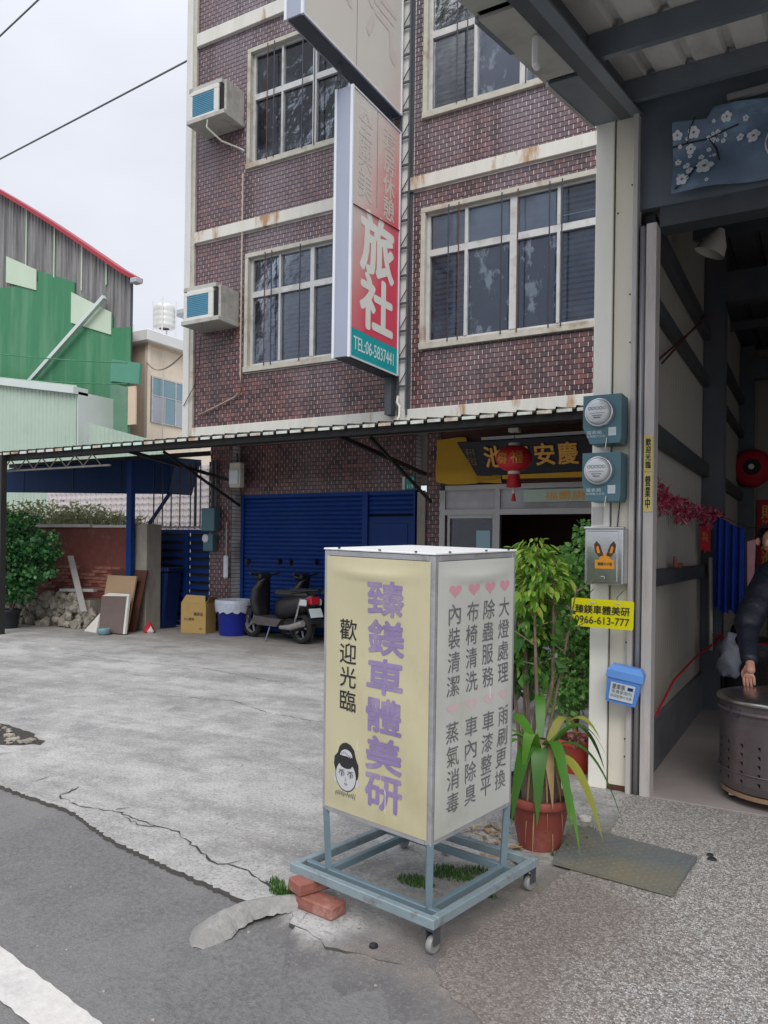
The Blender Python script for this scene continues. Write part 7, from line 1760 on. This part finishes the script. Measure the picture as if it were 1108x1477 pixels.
J = dict(pelvis=(-.02, 6.0, .93), waist=(-.03, 5.97, 1.05), chest=(-.08, 5.88, 1.25), neckb=(-.12, 5.80, 1.42), neck=(-.15, 5.76, 1.48), head=(-.235, 5.68, 1.56), crown=(-.245, 5.67, 1.67),
         rs=(-.27, 5.86, 1.33), re=(-.385, 5.60, 1.03), rw=(-.375, 5.335, .80), rh=(-.365, 5.27, .755), ls=(.12, 5.84, 1.34), le=(.22, 5.62, 1.08), lw=(.08, 5.42, .96), lh=(.04, 5.38, .94),
         rhip=(-.11, 6.02, .88), rk=(-.13, 5.98, .50), ra=(-.14, 6.05, .09), rt=(-.15, 5.86, .05), lhip=(.08, 6.02, .88), lk=(.10, 5.96, .50), la=(.12, 6.03, .09), lt=(.13, 5.84, .05))
J = {k: (v[0]+OX*(0 if k in ('rw', 'rh') else 1), v[1], v[2]) for k, v in J.items()}
def build_skin(name, keys, edges, rad, mm, parent, **k):
    idx = {n_: i for i, n_ in enumerate(keys)}; return skin(name, [J[n_] for n_ in keys], [(idx[a], idx[b_]) for a, b_ in edges], [rad[n_] for n_ in keys], mm, parent, **k)
allk = ['pelvis', 'waist', 'chest', 'neckb', 'neck', 'head', 'crown', 'rs', 're', 'rw', 'rh', 'ls', 'le', 'lw', 'lh', 'rhip', 'rk', 'ra', 'rt', 'lhip', 'lk', 'la', 'lt']
ed = [('pelvis', 'waist'), ('waist', 'chest'), ('chest', 'neckb'), ('neckb', 'neck'), ('neck', 'head'), ('head', 'crown'), ('neckb', 'rs'), ('rs', 're'), ('re', 'rw'), ('rw', 'rh'), ('neckb', 'ls'), ('ls', 'le'), ('le', 'lw'), ('lw', 'lh'), ('pelvis', 'rhip'), ('rhip', 'rk'), ('rk', 'ra'), ('ra', 'rt'), ('pelvis', 'lhip'), ('lhip', 'lk'), ('lk', 'la'), ('la', 'lt')]
rad = dict(pelvis=.12, waist=.12, chest=.14, neckb=.07, neck=.055, head=.095, crown=.06, rs=.06, re=.042, rw=.028, rh=.032, ls=.06, le=.042, lw=.028, lh=.032, rhip=.085, rk=.055, ra=.04, rt=.035, lhip=.085, lk=.055, la=.04, lt=.035)
body = build_skin('body', allk, ed, rad, 'skin', pe)
J['hem'] = (J['pelvis'][0], J['pelvis'][1], .84)
jk = ['hem', 'pelvis', 'waist', 'chest', 'neckb', 'rs', 're', 'rw', 'ls', 'le', 'lw']
# quilting: extra rings along the sleeves
def quilt(a, b_, n, r0, r1):
    out = []
    for i in range(n+1):
        t_ = i/n; p = Vector(J[a]).lerp(Vector(J[b_]), t_); out.append((tuple(p), (r0*(1-t_)+r1*t_)*(1.0 if i % 2 == 0 else .88)))
    return out
vs, rs_, es = [], [], []
def chain(pts, start=None):
    prev = start
    for p, r in pts:
        vs.append(p); rs_.append(r); i = len(vs)-1
        if prev is not None: es.append((prev, i))
        prev = i
    return prev
tor = chain([(J['hem'], .17), (J['pelvis'], .165), (tuple((Vector(J['pelvis'])+Vector(J['waist']))/2), .15), (J['waist'], .165), (tuple((Vector(J['waist'])+Vector(J['chest']))/2), .15), (J['chest'], .17)])
ch_ = chain([(J['neckb'], .105), (tuple(Vector(J['neckb'])+Vector((-.01, -.02, .05))), .082)], tor); nb = len(vs)-2
e1 = chain([(p, r) for p, r in quilt('rs', 're', 6, .118, .102)], nb); e1 = chain([(p, r) for p, r in quilt('re', 'rw', 6, .080, .060)][1:], e1)
e2 = chain([(p, r) for p, r in quilt('ls', 'le', 6, .118, .102)], nb); e2 = chain([(p, r) for p, r in quilt('le', 'lw', 6, .080, .058)][1:], e2)
skin('jacket', vs, es, rs_, 'down_jacket', pe)
J['seat'] = (J['pelvis'][0], J['pelvis'][1]+.01, .90)
tk = ['seat', 'rhip', 'rk', 'ra', 'lhip', 'lk', 'la']
build_skin('trousers', tk, [('seat', 'rhip'), ('rhip', 'rk'), ('rk', 'ra'), ('seat', 'lhip'), ('lhip', 'lk'), ('lk', 'la')], dict(seat=.125, rhip=.10, rk=.075, ra=.062, lhip=.10, lk=.075, la=.062), 'trousers', pe)
for s_ in ('r', 'l'):
    a, t_ = Vector(J[s_+'a']), Vector(J[s_+'t']); skin('shoe', [tuple(a+Vector((0, .05, -.03))), tuple(a+Vector((0, -.02, -.02))), tuple(t_+Vector((0, 0, 0))), tuple(t_+Vector((0, -.07, -.01)))], [(0, 1), (1, 2), (2, 3)], [.04, .048, .042, .034], 'black_matte', pe)
# head features: hair cap, nose, ears
hd = Vector(J['head']); fwd = Vector((-.35, -.85, -.38)).normalized()
q = MB(); bm = bmesh.new(); bmesh.ops.create_uvsphere(bm, u_segments=20, v_segments=14, radius=.112)
for v in list(bm.verts):
    if v.co.z < -.02 and v.co.dot(Vector((fwd.x, fwd.y, 0)).normalized()) > -.05: pass
bm.verts.ensure_lookup_table(); kill = [v for v in bm.verts if v.co.z < -.055 or (v.co.z < .055 and v.co.normalized().dot(Vector((fwd.x, fwd.y, 0)).normalized()) > .35)]
bmesh.ops.delete(bm, geom=kill, context='VERTS')
for v in bm.verts: v.co *= 1+rnd.uniform(-.02, .02)
q.add_bm(bm, T(hd.x, hd.y+.012, hd.z+.035)); bm.free(); q.build('hair', 'hair', pe, smooth=True)
fx = Vector((fwd.x, fwd.y, 0)).normalized(); sdv = Vector((-fx.y, fx.x, 0)); c0 = hd + fx*.098 + Vector((0, 0, .02))
q = MB(); q.add_bm((lambda b_: (bmesh.ops.create_cone(b_, cap_ends=True, segments=8, radius1=.017, radius2=.008, depth=.045), b_)[1])(bmesh.new()), T(c0.x, c0.y, c0.z-.012)); q.build('nose', 'skin', pe, smooth=True)
for s_ in (-1, 1):
    e_ = hd + sdv*s_*.105 + Vector((0, 0, .015)); MB().lathe([(0, -.012), (.02, -.008), (.028, 0), (.02, .01), (0, .006)], tuple(e_), 12, Matrix.Rotation(math.atan2(fx.y, fx.x)+math.pi/2*0, 4, 'Z') @ Matrix.Rotation(R(90), 4, 'X')).build('ear', 'skin', pe, smooth=True)
    y_ = hd + fx*.094 + sdv*s_*.034 + Vector((0, 0, .035)); MB().lathe([(0, -.007), (.009, 0), (0, .007)], tuple(y_), 10).build('eye', 'black_plastic', pe, smooth=True)
m0 = hd + fx*.093 + Vector((0, 0, -.035)); MB().bar(m0-sdv*.022, m0+sdv*.022, .008, .008).build('mouth', 'brick_red', pe)
# hands: palm and five bent fingers each
def hand(wr, dirv, pal, side, name='hand'):
    """wr wrist, dirv towards the fingertips, pal palm normal, side sign of the thumb"""
    wr = Vector(wr); f = Vector(dirv).normalized(); p = Vector(pal).normalized(); s_ = f.cross(p).normalized()*side
    vs = [wr, wr+f*.045, wr+f*.08]; rr = [.024, .030, .026]; es = [(0, 1), (1, 2)]
    for k, (off, L_) in enumerate(((.030, .070), (.011, .078), (-.009, .073), (-.028, .058))):
        b_ = wr+f*.082+s_*off; vs.append(b_); rr.append(.0105); i = len(vs)-1; es.append((2, i))
        q1 = b_+(f*.85+p*.45).normalized()*L_*.42; q2 = q1+(f*.45+p*.85).normalized()*L_*.33; q3 = q2+(f*.05+p*1).normalized()*L_*.25
        for q_, r in ((q1, .0095), (q2, .0088), (q3, .0075)): vs.append(q_); rr.append(r); es.append((len(vs)-2, len(vs)-1))
    b_ = wr+f*.03+s_*.026; vs.append(b_); rr.append(.014); es.append((1, len(vs)-1))
    for q_, r in ((b_+(s_*.6+f*.7+p*.5).normalized()*.035, .0115), (b_+(s_*.35+f*.8+p*.8).normalized()*.066, .0095)): vs.append(q_); rr.append(r); es.append((len(vs)-2, len(vs)-1))
    return skin(name, [tuple(v) for v in vs], es, rr, 'skin', pe)
hand(J['rw'], (-.02, -.35, -.72), (.1, .45, -.5), -1)
hand(J['lw'], (-.7, -.6, -.25), (-.1, .2, -1), 1)
